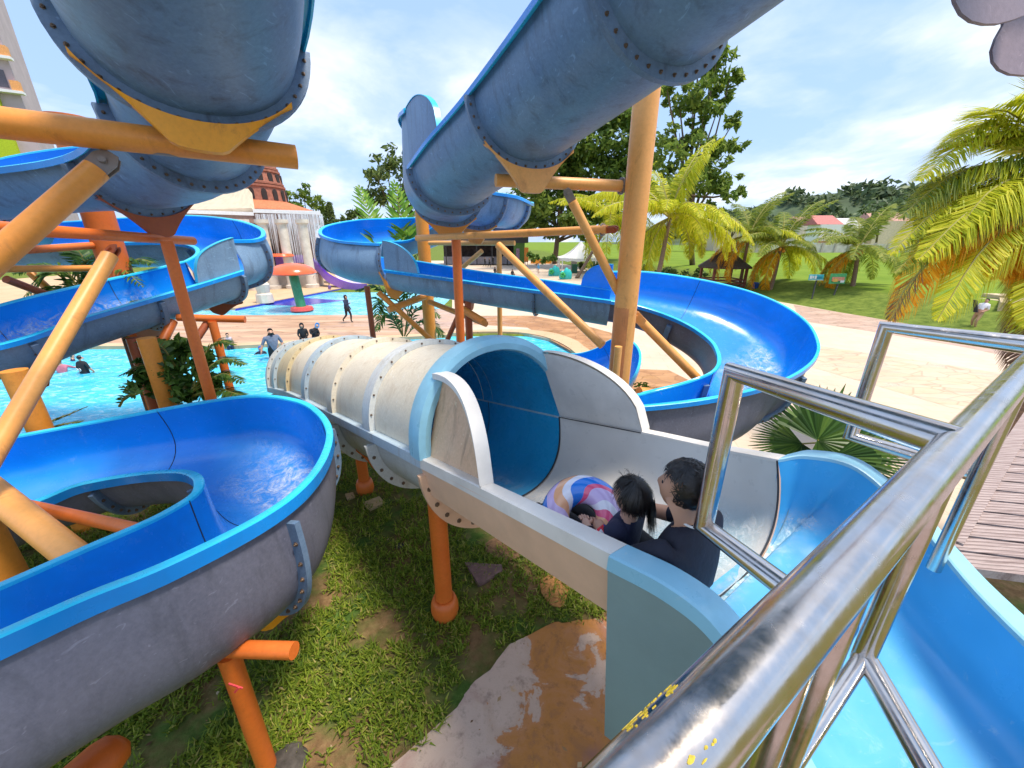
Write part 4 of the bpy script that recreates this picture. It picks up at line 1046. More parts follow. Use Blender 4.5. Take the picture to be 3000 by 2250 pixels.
def norm(a): return a/np.maximum(1e-9, np.linalg.norm(a, axis=-1, keepdims=True))
def leaf_cloud(centers, radii, n_each, size, flat=.75, shell=.55):
    """(n,4,3) leaf quads spread through clump volumes"""
    out = []
    for c, r, n in zip(centers, radii, n_each):
        d = norm(rng.normal(size=(n, 3))); rr = r*(shell+(1-shell)*rng.random((n, 1))**.6)*(.75+.5*rng.random((n, 1)))
        p = np.array(c)+d*rr*np.array([1, 1, flat])
        t = norm(rng.normal(size=(n, 3))+np.array([0, 0, -.2])); nrm = norm(d*.7+rng.normal(size=(n, 3))*.8+np.array([0, 0, .5]))
        b = norm(np.cross(nrm, t)); t = norm(np.cross(b, nrm))
        s = size*(.6+.8*rng.random((n, 1)))
        out.append(np.stack([p-t*s, p+b*s*.42, p+t*s, p-b*s*.42], 1))
    return np.concatenate(out)
def tree(name, label, base, crowns, n_per, leaf, mat, trunk_r, group=None, sub=5, cat_='tree', limbs=9, trunk_top=None, subr=.5):
    """crowns: list of (Vector, radius). Each crown clump breaks into smaller leaf sprays with gaps"""
    tr = thing(name, base, label, cat_, group)
    cs, rs, ns = [], [], []
    for c, r in crowns:
        for k in range(sub):
            d = norm(rng.normal(size=3)); q = np.array(c)+d*r*(.25+.75*rng.random()**.5)*np.array([1, 1, .8])
            cs.append(q); rs.append(r*subr*(.55+.6*rng.random())); ns.append(max(4, int(n_per*(r**1.2)/sub)))
    quads('crown', leaf_cloud(cs, rs, ns, leaf), mat, tr)
    mb = MB(); b = V(base); mid = sum((c for c, r in crowns), V((0, 0, 0)))/len(crowns)
    top = trunk_top or V((mid.x, mid.y, b.z+(mid.z-b.z)*.75))
    P = [b, b.lerp(top, .4)+V((random.uniform(-.2, .2), 0, 0)), top]
    mb.pipe([cat(P, i/4) for i in range(9)], [trunk_r*(1-.55*i/8) for i in range(9)], 10)
    for c, r in sorted(crowns, key=lambda x: random.random())[:limbs]:
        s_ = cat(P, 1+random.random()*.9); m2 = s_.lerp(c, .5)+V((0, 0, -.06*(c-s_).length))
        mb.pipe([s_, s_.lerp(m2, .5), m2, m2.lerp(c, .6), c], [trunk_r*.45, trunk_r*.36, trunk_r*.26, trunk_r*.17, trunk_r*.08], 6)
    mb.build('trunk', M['bark'], tr); return tr

def frond_geo(P, nleaf, leaflen, w, hang=.3, fwd=.55, spread=.9, r0=.02, jit=.15, taper=True, up=None):
    """leaflets (n,4,3) x2 segments and a rachis polyline for a Bezier-like list of points"""
    ts = np.linspace(.12, .995, nleaf); Q = []
    for t in ts:
        x = t*(len(P)-1); p = cat(P, x); T = (cat(P, min(len(P)-1, x+.02))-cat(P, max(0, x-.02))).normalized()
        u = V((0, 0, 1)); sd_ = T.cross(u)
        if sd_.length < .1: sd_ = T.cross(V((1, 0, 0)))
        sd_.normalize(); n_ = sd_.cross(T)
        L = leaflen*(math.sin(PI*min(1, .14+.86*t))**.6 if taper else 1)*(1-.15*random.random())
        for sg in (-1, 1):
            d = (sd_*sg*spread+T*fwd+n_*random.uniform(-.1, .25)+V((random.uniform(-jit, jit), random.uniform(-jit, jit), random.uniform(-jit, jit)))).normalized()
            m = p+d*L*.5+V((0, 0, -hang*L*.15)); e = m+(d*(1-.5*hang)+V((0, 0, -hang*1.3))).normalized()*L*.5
            wd_ = T*w*.5
            Q.append([p-wd_*.5, p+wd_*.5, m+wd_, m-wd_]); Q.append([m-wd_, m+wd_, e+wd_*.15, e-wd_*.15])
    return Q
def frond(root, P, nleaf, leaflen, w, mat, hang=.3, fwd=.55, spread=.9, r0=.02, jit=.15, name='frond', taper=True):
    Q = frond_geo(P, nleaf, leaflen, w, hang, fwd, spread, r0, jit, taper)
    A = np.array([[tuple(v) for v in q] for q in Q])
    n = 10; pts = [cat(P, i/n*(len(P)-1)) for i in range(n+1)]; R = []
    for i in range(n):
        a, b = pts[i], pts[i+1]; T = (b-a).normalized(); s1 = T.cross(V((0, 0, 1))); s1 = s1.normalized() if s1.length > .05 else V((1, 0, 0)); s2 = s1.cross(T)
        ra, rb = r0*(1-.85*i/n), r0*(1-.85*(i+1)/n)
        for o1, o2 in ((s1, s2), (s2, -s1), (-s1, -s2), (-s2, s1)):
            R.append([a+o1*ra, a+o2*ra, b+o2*rb, b+o1*rb])
    A = np.concatenate([A, np.array([[tuple(v) for v in q] for q in R])])
    return quads(name, A, [mat, M['rachis']], root, [0]*len(Q)+[1]*len(R))
def arc_pts(base, az, el, L, droop, n=6):
    P = [base]; a = el; p = base
    for i in range(n):
        a = el-droop*((i+.5)/n)**1.3
        p = p+V((math.cos(az)*math.cos(a), math.sin(az)*math.cos(a), math.sin(a)))*L/n; P.append(p)
    return P
def palm(label, base, top, L, nf, mats, group=None, nleaf=34, w=.05, leaflen=None, nuts=True, trunk_r=.13, low=.35, name='palm_tree', el0=1.25, hang=.35):
    tr = thing(name, base, label, 'palm', group)
    mb = MB(); b, t_ = V(base), V(top); bend = V((random.uniform(-.3, .3), random.uniform(-.2, .2), 0))
    P = [b, b.lerp(t_, .5)+bend*.5, t_]; mb.pipe([cat(P, i/5) for i in range(11)], [trunk_r*(1.35 if i == 0 else 1.05-.035*i) for i in range(11)], 12)
    mb.build('trunk', M['palmbark'], tr)
    for k in range(nf):
        az = 2*PI*k/nf*1.618*1.0+random.uniform(-.25, .25); f = k/nf
        el = el0-f*(el0+low)+random.uniform(-.12, .12)
        m = mats[0] if f < .5 else (mats[1] if f < .82 else mats[-1])
        frond(tr, arc_pts(t_+V((0, 0, .05)), az, el, L*(.75+.3*random.random()), .9+.9*f), nleaf, leaflen or L*.27, w, m, hang+.5*f, r0=L*.011)
    if nuts:
        nb = MB()
        for k in range(8):
            a = random.random()*6.28; nb.ball(t_+V((math.cos(a)*.26, math.sin(a)*.26, -.1-.25*random.random())), .12, 0, 8, (1, 1, 1.2))
        nb.build('coconuts', M['coconut'], tr)['kind'] = 'stuff'
    return tr

# ---------------- grass on the near ground
pts = []
PADXY = [(p.x, p.y) for p in pad]
def in_poly(x, y, poly):
    c = False; j = len(poly)-1
    for i in range(len(poly)):
        if ((poly[i][1] > y) != (poly[j][1] > y)) and (x < (poly[j][0]-poly[i][0])*(y-poly[i][1])/(poly[j][1]-poly[i][1])+poly[i][0]): c = not c
        j = i
    return c
def grassy(x, y):
    return .5+.5*mnoise.noise(V((x*1.35, y*1.35, 3.1)))+.28*mnoise.noise(V((x*4.3, y*4.3, 7.7)))
BL_ = []
for k in range(30000):
    y = .5+7.2*random.random()**1.15; x = random.uniform(-1.25*(y*.75+2.6), .75+.33*y)
    g = grassy(x, y)
    if g < .33+.2*random.random() or in_poly(x+random.uniform(-.06, .06), y+random.uniform(-.06, .06), PADXY): continue
    z = gz(x, y)
    nb = 5 if y < 5 else 4
    for b in range(nb):
        a = random.random()*6.283; L = (.045+.065*random.random())*(.7+.6*min(1, g)); w = .0045+.004*random.random()
        px_, py_ = x+random.uniform(-.03, .03), y+random.uniform(-.03, .03)
        tilt = .35+.9*random.random(); d1 = V((math.cos(a)*math.sin(tilt*.6), math.sin(a)*math.sin(tilt*.6), math.cos(tilt*.6)))
        d2 = V((math.cos(a)*math.sin(min(2.0, tilt*1.5)), math.sin(a)*math.sin(min(2.0, tilt*1.5)), math.cos(min(2.0, tilt*1.5))))
        s_ = V((-math.sin(a), math.cos(a), 0))*w; p0 = V((px_, py_, z-.005)); m = p0+d1*L*.5; e = m+d2*L*.6
        BL_.append((p0-s_*.7, p0+s_*.7, m+s_, m-s_)); BL_.append((m-s_, m+s_, e+s_*.15, e-s_*.15))
go = quads('grass', np.array([[tuple(v) for v in q] for q in BL_]), M['grass']); tag(go, 'short tufted green grass with bare soil patches', 'grass', kind='stuff')

# ---------------- stones and scraps on the lawn
M['slate'] = simple('purple brown paving shard', (.20, .115, .105), .8, 0, .35, 12, .7, 30)
M['plank'] = simple('pale wood scrap', (.55, .40, .22), .8, 0, .3, 10, .4, 30, coord=(1, 6, 1))
M['rock'] = simple('dark mossy rock', (.075, .065, .055), .95, 0, .6, 11, 1.0, 16)
def gpt(px, py): b_ = G(px, py, .6); b_ = G(px, py, gz(b_.x, b_.y)); return V((b_.x, b_.y, gz(b_.x, b_.y)))
def shard(name, px, poly, th, mat, label, cat_):
    P = [gpt(*q) for q in poly]; mb = MB(); z = max(p.z for p in P)
    mb.prism([(p.x, p.y) for p in P], z-.03, z+th); o = mb.build(name, mat, None, smooth=False)
    if name == 'paving_shard':
        gr_ = MB(); c = sum(P, V((0, 0, 0)))/len(P)
    own_base(o, gpt(*px)); return tag(o, label, cat_)
shard('paving_shard', (1415, 1690), [(1362, 1655), (1470, 1665), (1472, 1682), (1420, 1712), (1402, 1720)], .045, M['slate'], 'purple brown triangular paving shard on the grass', 'stone')
shard('wood_scrap', (1095, 1480), [(1065, 1478), (1112, 1462), (1128, 1478), (1080, 1500)], .03, M['plank'], 'pale wooden plank scrap beside the ball footed post', 'wood scrap')
shard('wood_scrap', (1025, 1457), [(1012, 1452), (1035, 1448), (1040, 1458), (1018, 1466)], .02, M['plank'], 'small pale wood chip left of the ball footed post', 'wood scrap')
shard('stone_slab', (1770, 1735), [(1760, 1722), (1800, 1730), (1850, 1755), (1790, 1760)], .03, M['slate'], 'flat reddish stone slab under the chute', 'stone')
def rockblob(px, py, r, label, mat=None, sc=(1.2, 1, .55)):
    b_ = gpt(px, py); mb = MB(); mb.ball((0, 0, 0), 1, 0, 20)
    vs = []
    for v in mb.v:
        q = V(v); k = 1+.22*mnoise.noise(q*1.7+V((px, 0, 0)))+.09*mnoise.noise(q*5); vs.append(V((q.x*sc[0], q.y*sc[1], q.z*sc[2]))*k*r)
    mb.v = [tuple(b_+v+V((0, 0, r*.12))) for v in vs]; o = mb.build('rock', mat or M['rock'], None, sharp=60); own_base(o, b_); return tag(o, label, 'rock')
rockblob(845, 2235, .12, 'dark mossy rock at the bottom of the lawn by the orange post')
rockblob(1170, 1600, .05, 'small grey stone half sunk in the lawn')
M['anthill'] = simple('orange soil mound', (.42, .20, .065), .95, 0, .35, 30, 1.0, 60)
rockblob(1625, 1730, .17, 'low orange soil mound in the grass under the chute', M['anthill'], (1.0, 1.3, .12))
rockblob(1480, 1610, .2, 'flat brown bare earth patch beside the chute post', simple('brown earth', (.25, .14, .07), .95, 0, .35, 25, .9, 50), (1.3, 1.1, .07))

# ---------------- big broadleaf trees
def C_(px, py, rpx, d, j=2.0):
    d = d+random.uniform(-j, j); return (W(px, py, d), rpx*d/FPX)
dense = [(1800, 330, 60), (1740, 390, 75), (1680, 430, 80), (1625, 455, 65), (1780, 450, 85), (1850, 400, 80), (1855, 500, 80), (1700, 520, 85), (1620, 540, 85), (1580, 510, 65), (1560, 585, 75), (1640, 620, 85), (1760, 580, 85), (1830, 600, 80), (1560, 650, 55), (1700, 640, 60)]
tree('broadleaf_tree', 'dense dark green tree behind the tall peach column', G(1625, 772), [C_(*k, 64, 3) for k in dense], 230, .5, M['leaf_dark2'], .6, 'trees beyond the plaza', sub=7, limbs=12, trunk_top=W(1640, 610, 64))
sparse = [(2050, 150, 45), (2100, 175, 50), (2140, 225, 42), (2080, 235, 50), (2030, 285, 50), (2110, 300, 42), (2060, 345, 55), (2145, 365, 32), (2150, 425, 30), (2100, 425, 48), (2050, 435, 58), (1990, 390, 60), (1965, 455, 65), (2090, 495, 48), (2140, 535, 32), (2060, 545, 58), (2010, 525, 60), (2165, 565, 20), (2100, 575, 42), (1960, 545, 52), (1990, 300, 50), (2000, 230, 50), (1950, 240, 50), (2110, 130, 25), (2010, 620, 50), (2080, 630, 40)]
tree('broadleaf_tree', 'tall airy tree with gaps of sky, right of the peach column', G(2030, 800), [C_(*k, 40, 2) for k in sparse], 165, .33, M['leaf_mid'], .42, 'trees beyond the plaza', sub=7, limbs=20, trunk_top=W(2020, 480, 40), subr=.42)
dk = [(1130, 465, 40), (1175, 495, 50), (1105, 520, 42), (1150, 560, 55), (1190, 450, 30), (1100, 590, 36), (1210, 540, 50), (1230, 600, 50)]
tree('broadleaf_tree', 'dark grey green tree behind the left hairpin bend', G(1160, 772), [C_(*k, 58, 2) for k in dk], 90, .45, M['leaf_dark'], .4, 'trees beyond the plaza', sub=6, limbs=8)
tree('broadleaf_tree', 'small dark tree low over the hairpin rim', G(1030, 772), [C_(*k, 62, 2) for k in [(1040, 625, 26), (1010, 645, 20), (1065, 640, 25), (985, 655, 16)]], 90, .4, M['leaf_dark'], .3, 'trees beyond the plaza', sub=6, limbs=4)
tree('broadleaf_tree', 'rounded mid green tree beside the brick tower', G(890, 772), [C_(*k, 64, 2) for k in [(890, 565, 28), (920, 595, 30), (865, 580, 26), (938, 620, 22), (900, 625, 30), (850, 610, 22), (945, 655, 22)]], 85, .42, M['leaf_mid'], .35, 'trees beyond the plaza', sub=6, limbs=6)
cn = thing('conifer_tree', G(964, 772), 'small pointed conifer right of the brick tower', 'tree')
cc, cr = [], []
for k in range(16):
    f = k/15
    for s_ in (-1, 0, 1): cc.append(W(964+s_*(3+16*f), 595+f*75, 62)); cr.append(.18+.35*f)
quads('crown', leaf_cloud(cc, cr, [26]*len(cc), .22), M['leaf_dark'], cn); mb = MB(); mb.pipe([G(964, 772), W(964, 600, 62)], .15, 8); mb.build('trunk', M['bark'], cn)
# understory behind the plaza
for lab, L_, m_ in (('dark hedge of shrubs behind the white tent', [(1735, 790, 22), (1770, 795, 24), (1805, 800, 26), (1700, 785, 18), (1840, 800, 26), (1880, 800, 26)], 'leaf_dark'),
                ('dark shrubs beside the green walled kiosk', [(1570, 755, 16), (1595, 760, 16), (1620, 760, 14), (1550, 750, 12)], 'leaf_bush'),
                ('bushes at the foot of the yellow palm', [(1900, 800, 30), (1950, 810, 30), (2000, 815, 28), (2050, 805, 24)], 'leaf_dark')):
    b_ = G(L_[0][0], L_[0][1]+20); tree('shrub', lab, b_, [C_(*k, 58 if L_[0][0] < 1900 else 44, 1) for k in L_], 120, .28, M[m_], .08, 'background shrubs', sub=5, cat_='shrub', limbs=4)
for lab, cl in (('distant grey green tree crown at the left end of the row', [(2130, 640, 40), (2185, 625, 35)]), ('distant tree right of the red roofed house', [(2560, 610, 50), (2620, 600, 40)]), ('distant trees behind the gazebo', [(2060, 660, 40), (2020, 680, 40)])):
    tree('broadleaf_tree', lab, G(cl[0][0], 745), [C_(*k, 120, 3) for k in cl], 30, 1.0, M['leaf_far'], .4, 'trees beyond the plaza', sub=7, limbs=2)

# ---------------- palms
YP = (M['palm_y'], M['palm_y'], M['palm_y']); CP = (M['palm_g'], M['palm_y'], M['palm_o'])
b_ = G(1912, 880); palm('big yellow green palm right of the peach column', b_, W(1962, 640, b_.y*.94+2.0), 7.2, 34, YP, 'palms round the plaza', 60, .11, 1.5, False, .2, .75, hang=.7, el0=1.4)
b_ = G(1690, 815); palm('yellow palm left of the peach column behind the tent', b_, W(1790, 640, 50), 8.5, 22, YP, 'palms round the plaza', 40, .16, 1.7, False, .2, .6, hang=.6)
b_ = G(2165, 850); palm('leaning coconut palm over the thatched gazebo', b_, W(2195, 690, 34), 5.2, 20, CP, 'palms round the plaza', 80, .075, 1.05, True, .15, .55)
b_ = G(2252, 865); palm('coconut palm with orange nuts beside the gazebo', b_, W(2288, 725, 33), 5.2, 20, CP, 'palms round the plaza', 80, .075, 1.05, True, .16, .75)
b_ = G(2488, 884); palm('coconut palm right of the two signs', b_, W(2515, 730, 29.5), 4.4, 20, (M['palm_g'], M['palm_g'], M['palm_o']), 'palms round the plaza', 80, .07, 1.0, True, .17, .75)
# foreground palm on the right, frond by frond
fb_ = W(3120, 590, 7.4)
fp = thing('palm_tree', V((fb_.x+.2, fb_.y, 0)), 'large foreground palm with yellow green and orange drooping fronds', 'palm', 'palms round the plaza')
mb = MB(); mb.pipe([V((fb_.x+1.1, fb_.y, 0)), V((fb_.x+.9, fb_.y, 2)), fb_], [.18, .15, .13], 14); mb.build('trunk', M['palmbark'], fp)
FR = [([(3120, 575), (3060, 430), (2960, 330), (2860, 330)], 'palm_y', .1, .95), ([(3120, 575), (2990, 420), (2840, 410), (2690, 530)], 'palm_y', .35, .95), ([(3120, 580), (2980, 480), (2800, 510), (2630, 640)], 'palm_g', .5, .95),
      ([(3120, 590), (2960, 540), (2780, 590), (2605, 745)], 'palm_y', .6, 1.0), ([(3120, 595), (2960, 590), (2790, 650), (2620, 800)], 'palm_g', .8, .9),
      ([(3120, 600), (2960, 600), (2770, 690), (2610, 940)], 'palm_o', 1.6, 1.05), ([(3120, 610), (2990, 640), (2870, 740), (2745, 940)], 'palm_y', 1.4, .95), ([(3120, 620), (3030, 660), (2970, 730), (2925, 815)], 'palm_o', 1.3, .9),
      ([(3120, 620), (3080, 740), (3040, 850), (3010, 960)], 'palm_y', 1.2, .8), ([(3120, 610), (3080, 660), (3040, 760), (2990, 860)], 'palm_g', 1.0, .8), ([(3120, 580), (3080, 400), (3060, 270), (3040, 200)], 'palm_y', .1, .9),
      ([(3120, 590), (3010, 520), (2900, 560), (2800, 680)], 'palm_y', .6, .9), ([(3120, 600), (3060, 760), (3010, 950), (2980, 1110)], 'palm_b', 1.2, .7), ([(3120, 585), (3200, 420), (3300, 380), (3420, 480)], 'palm_g', .4, .9), ([(3120, 600), (3240, 600), (3340, 700), (3400, 900)], 'palm_o', 1.2, .9)]
for P_, m_, hg, L_ in (([(3120, 580), (3030, 440), (2900, 360), (2760, 430)], 'palm_y', .4, .95), ([(3120, 585), (2970, 510), (2830, 500), (2700, 590)], 'palm_y', .5, 1.0), ([(3120, 590), (2990, 560), (2850, 610), (2690, 760)], 'palm_y', .7, 1.0), ([(3120, 595), (3000, 600), (2900, 660), (2790, 790)], 'palm_y', .9, .95), ([(3120, 600), (2980, 590), (2840, 650), (2700, 830)], 'palm_o', 1.5, .9), ([(3120, 575), (3070, 470), (3000, 400), (2900, 430)], 'palm_y', .3, .9)):
    FR.append((P_, m_, hg, L_))
for i, (P, m_, hg, L_) in enumerate(FR):
    dd = 7.4+random.uniform(-.5, .5)
    frond(fp, [W(x, y, 7.4+(dd-7.4)*k/3) for k, (x, y) in enumerate(P)]  , 170, L_, .032, M[m_], hg, .55, .8, .035, .12)
# dry strands hanging off the orange frond tip
frond(fp, [W(2720, 770, 7.35), W(2650, 850, 7.3), W(2608, 940, 7.3)], 30, .45, .025, M['palm_b'], 1.8, .5, .3, .02)

# ---------------- fan palm by the chute
def fan(root, hub, axis, normal, R, n, arc, mat, w=.05, droop=.2):
    axis = axis.normalized(); normal = (normal-axis*normal.dot(axis)).normalized(); side = normal.cross(axis); Q = []
    for k in range(n):
        a = -arc/2+arc*k/(n-1); d = axis*math.cos(a)+side*math.sin(a); s_ = (side*math.cos(a)-axis*math.sin(a))
        L = R*(.85+.15*math.cos(a))*(.92+.16*random.random()); wd_ = R*arc/n*.30
        zz_ = normal*(wd_*.5)*(1 if k % 2 else -1)
        p1 = hub+d*L*.55; p2 = hub+d*L*.8+V((0, 0, -droop*L*.12)); e = hub+d*L+V((0, 0, -droop*L*.5*random.random()))
        Q += [[hub-s_*.004, hub+s_*.004, p1+s_*wd_+zz_, p1-s_*wd_-zz_], [p1-s_*wd_-zz_, p1+s_*wd_+zz_, p2+s_*wd_*.8, p2-s_*wd_*.8], [p2-s_*wd_*.8, p2+s_*wd_*.8, e+s_*.003, e-s_*.003]]
    return quads('leaf', np.array([[tuple(v) for v in q] for q in Q]), mat, root)
fbase = G(2470, 1470, 0)
fpl = thing('fan_palm', V((fbase.x, fbase.y, 0)), 'fan palm with pleated green leaves between the chute and plaza', 'palm')
for (hx, hy, hd), (ex, ey, ed), R_, arc_, m_ in (((2395, 1290, 6.3), (2480, 1270, 6.2), 1.05, 4.6, 'palm_d'), ((2440, 1340, 6.0), (2580, 1400, 5.6), .95, 2.6, 'palm_d'), ((2350, 1300, 6.6), (2300, 1340, 6.6), .8, 3.4, 'palm_d'), ((2480, 1290, 6.9), (2600, 1230, 7.0), .9, 3.2, 'areca')):
    h_ = W(hx, hy, hd); fan(fpl, h_, W(ex, ey, ed)-h_, V((-.35, -.75, .55)), R_, 44, arc_, M[m_])
    mb = MB(); mb.pipe([V((fbase.x, fbase.y, .9)), V((fbase.x, fbase.y, 1.0)).lerp(h_, .6)+V((0, 0, .1)), h_], .014, 6); mb.build('leaf_stalk', M['rachis'], fpl)
mb = MB(); mb.pipe([V((fbase.x, fbase.y, 0)), V((fbase.x, fbase.y, 1.1))], [.1, .07], 10); mb.build('trunk', M['palmbark'], fpl)

# ---------------- areca palms amid the slides
def clump(label, base, stems, mat, group='areca palms among the slides', w=.05, nleaf=26, hang=.35, fwd=.7, leaflen=.45, stem=1.1, nst=5):
    a = thing('areca_palm', base, label, 'palm', group)
    for P in stems: frond(a, P, nleaf, leaflen, w, mat, hang, fwd, .8, .022, .08)
    mb = MB()
    for k in range(nst): mb.pipe([V(base)+V((random.uniform(-.3, .3), random.uniform(-.3, .3), 0)), V(base)+V((random.uniform(-.35, .35), random.uniform(-.3, .3), stem))], .04*min(1, stem+.1), 8)
    mb.build('stems', M['palmbark'], a)['kind'] = 'stuff'; return a
b_ = V((W(1180, 985, 13).x, W(1180, 985, 13).y, 0))
def PX(*L): return [W(*k) for k in L]
clump('tall bright areca palm with upright fronds behind the hairpin', b_, [PX((1180, 900, 12.8), (1120, 740, 12.4), (1085, 640, 12.4), (1052, 545, 12.4)), PX((1185, 900, 12.8), (1180, 740, 12.5), (1175, 640, 12.4), (1155, 530, 12.3)), PX((1190, 900, 12.8), (1200, 740, 12.3), (1195, 690, 12), (1165, 720, 11.8))], M['areca'], nleaf=26, w=.13, leaflen=.75, fwd=.85, hang=.1)
clump('leafy dark areca palm under the hairpin bend', b_+V((-.2, .4, 0)), [PX((1180, 985, 12.6), (1140, 880, 12.2), (1100, 840, 12), (1040, 850, 11.8)), PX((1180, 985, 12.6), (1130, 900, 12), (1110, 880, 11.8), (1105, 935, 11.6)), PX((1185, 985, 12.6), (1210, 880, 12.3), (1240, 850, 12.1), (1280, 870, 12)), PX((1185, 985, 12.6), (1215, 910, 12.2), (1250, 900, 12), (1290, 930, 12)), PX((1180, 985, 12.6), (1170, 880, 12.3), (1160, 830, 12.2), (1130, 800, 12)), PX((1190, 985, 12.6), (1230, 940, 12.2), (1270, 950, 12), (1300, 985, 12)), PX((1185, 985, 12.6), (1205, 840, 12.4), (1225, 740, 12.2), (1250, 700, 12)), PX((1180, 985, 12.6), (1150, 930, 12), (1125, 925, 11.8), (1100, 970, 11.6))], M['palm_d'], nleaf=24, w=.085, leaflen=.5)
b2 = W(250, 900, 7.0); zt2 = b2.z; b2 = W(345, 900, 6.95); b2 = V((b2.x, b2.y, gz(b2.x, b2.y)))
f2 = [((250, 900, 9.8), (200, 800, 9.5), (120, 775, 9.3), (40, 800, 9)), ((250, 900, 9.8), (230, 790, 9.6), (300, 750, 9.5), (380, 780, 9.4)), ((250, 900, 9.8), (260, 800, 9.6), (330, 770, 9.4), (420, 840, 9.2)), ((250, 900, 9.8), (180, 810, 9.4), (130, 810, 9.2), (70, 870, 9)), ((250, 900, 9.8), (250, 780, 9.7), (220, 730, 9.7), (150, 730, 9.6)), ((260, 900, 9.8), (330, 800, 9.6), (400, 760, 9.6), (450, 770, 9.6)), ((250, 900, 9.8), (300, 860, 9.6), (360, 850, 9.5), (410, 890, 9.4)), ((250, 900, 9.8), (200, 850, 9.6), (140, 850, 9.5), (100, 900, 9.4))]
clump('dark areca palm inside the left double loop', b2, [[W(x, y, d*.72) for x, y, d in f] for f in f2], M['palm_d'], nleaf=30, w=.05, leaflen=.38, stem=zt2-b2.z, nst=1)
# shrubs in the left bed
def bush(label, base, cl, d, mat, n=260, leaf=.075, sub=7):
    return tree('shrub', label, base, [C_(*k, d, .25) for k in cl], n, leaf, mat, .03, 'shrubs in the planting bed', sub=sub, cat_='shrub', limbs=8, subr=.55)
b3 = W(520, 1180, 6.3); bush('leafy dark shrub among the left posts', V((b3.x, b3.y, gz(b3.x, b3.y))), [(500, 1110, 50), (560, 1080, 55), (540, 1140, 50), (600, 1120, 45), (470, 1060, 45), (420, 1120, 40), (610, 1060, 35), (560, 1020, 30), (490, 1000, 35)], 6.4, M['leaf_bush'], 900, .085)
clump('feathery shrub spreading right of the left posts', V((b3.x, b3.y, gz(b3.x, b3.y))), [PX((560, 1150, 6.2), (610, 1080, 6.1), (660, 1050, 6.1), (722, 1068, 6.1)), PX((560, 1150, 6.2), (620, 1110, 6), (660, 1095, 6), (715, 1120, 5.9)), PX((560, 1150, 6.2), (600, 1040, 6.3), (640, 1000, 6.3), (690, 1010, 6.3)), PX((550, 1150, 6.2), (500, 1050, 6.2), (450, 1000, 6.2), (340, 985, 6.2)), PX((550, 1150, 6.2), (480, 1080, 6.1), (420, 1070, 6.1), (350, 1100, 6)), PX((565, 1160, 6.2), (640, 1140, 6), (680, 1150, 5.9), (720, 1160, 5.9))], M['leaf_bush'], 'shrubs in the planting bed', .06, 22, .3, .5, .26, stem=.15)
b4 = W(130, 1290, 5.6)
clump('thin pinnate seedling by the lowest bend', V((b4.x, b4.y, gz(b4.x, b4.y))), [PX((110, 1270, 5.6), (150, 1235, 5.5), (200, 1215, 5.5), (258, 1190, 5.5)), PX((110, 1270, 5.6), (160, 1250, 5.5), (200, 1240, 5.4), (240, 1235, 5.4)), PX((350, 1190, 5.6), (370, 1160, 5.5), (400, 1155, 5.5), (350, 1130, 5.5))], M['leaf_bush'], 'shrubs in the planting bed', .05, 16, .1, .6, .16, stem=.05)
b5 = G(1885, 1150, 0); bush('low bright green plant by the peach column', b5, [(1875, 1130, 20), (1900, 1140, 18), (1860, 1145, 14)], 9.0, M['areca'], 420, .06, 5)
# ---------------- far hills
hm = MB(); ridge = []
for i in range(90):
    a = -60+i*9; x = a*4.2; y = 360+60*math.sin(i*.31)
    px_ = 1500+FPX*x/(y*.94); 
    hgt = 38+8*math.sin(i*.23+1)+5*math.sin(i*.61)
    hgt *= min(1, max(.0, (px_-1850)/450)) if px_ < 2300 else 1
    ridge.append((x, y, hgt))
A0 = [V((x, y-90, -1)) for x, y, h in ridge]; A1 = [V((x, y-40, h*.55-1)) for x, y, h in ridge]; A2 = [V((x, y, h)) for x, y, h in ridge]; A3 = [V((x, y+120, -1)) for x, y, h in ridge]
hm.strip(A0, A1, 0, True); hm.strip(A1, A2, 0, True); hm.strip(A2, A3, 0, True)
tag(hm.build('hills', simple('wooded hillside', (.055, .085, .04), .95, 0, .4, .05)), kind='structure')
cs, rs = [], []
for k in range(1700):
    i = random.randrange(len(ridge)-1); f = random.random(); x = ridge[i][0]+random.random()*37.8; h = ridge[i][2]; y = ridge[i][1]
    if h < 3: continue
    g = random.random(); yy = y-88*g**1.4; zz_ = h*(1-g**1.4)*(.95) if g < .99 else 0
    cs.append((x, yy, zz_+3+2*random.random())); rs.append(4.5+4*random.random())
woods = quads('woods', leaf_cloud(cs, rs, [80]*len(cs), 2.8, .8, .4), M['leaf_far']); tag(woods, 'grey green wooded ridge along the skyline', 'woods', kind='stuff')

# ---------------- leaf litter and grit on the lawn and the bare concrete
LT = []
for k in range(420):
    y = .6+4.6*random.random(); x = random.uniform(-1.1*(y*.75+2.0), 1.6)
    z = (.664 if in_poly(x, y, PADXY) else gz(x, y)+.012)
    if in_poly(x, y, PADXY) and random.random() < .55: continue
    a = random.random()*6.28; L = .008+.022*random.random()**2; w = L*random.uniform(.3, .7); d = V((math.cos(a), math.sin(a), random.uniform(-.2, .2))); s_ = V((-math.sin(a), math.cos(a), random.uniform(-.25, .25)))
    p = V((x, y, z+.003)); LT.append((p-d*L, p+s_*w, p+d*L, p-s_*w))
lt = quads('leaf_litter', np.array([[tuple(v) for v in q] for q in LT]), leafmat('dry leaf litter', [(.0, (.10, .05, .025)), (.4, (.34, .20, .09)), (.75, (.55, .42, .24)), (1.0, (.72, .66, .52))], .1))
tag(lt, 'scattered dry leaves and grit on the lawn and concrete', 'leaf litter', kind='stuff')
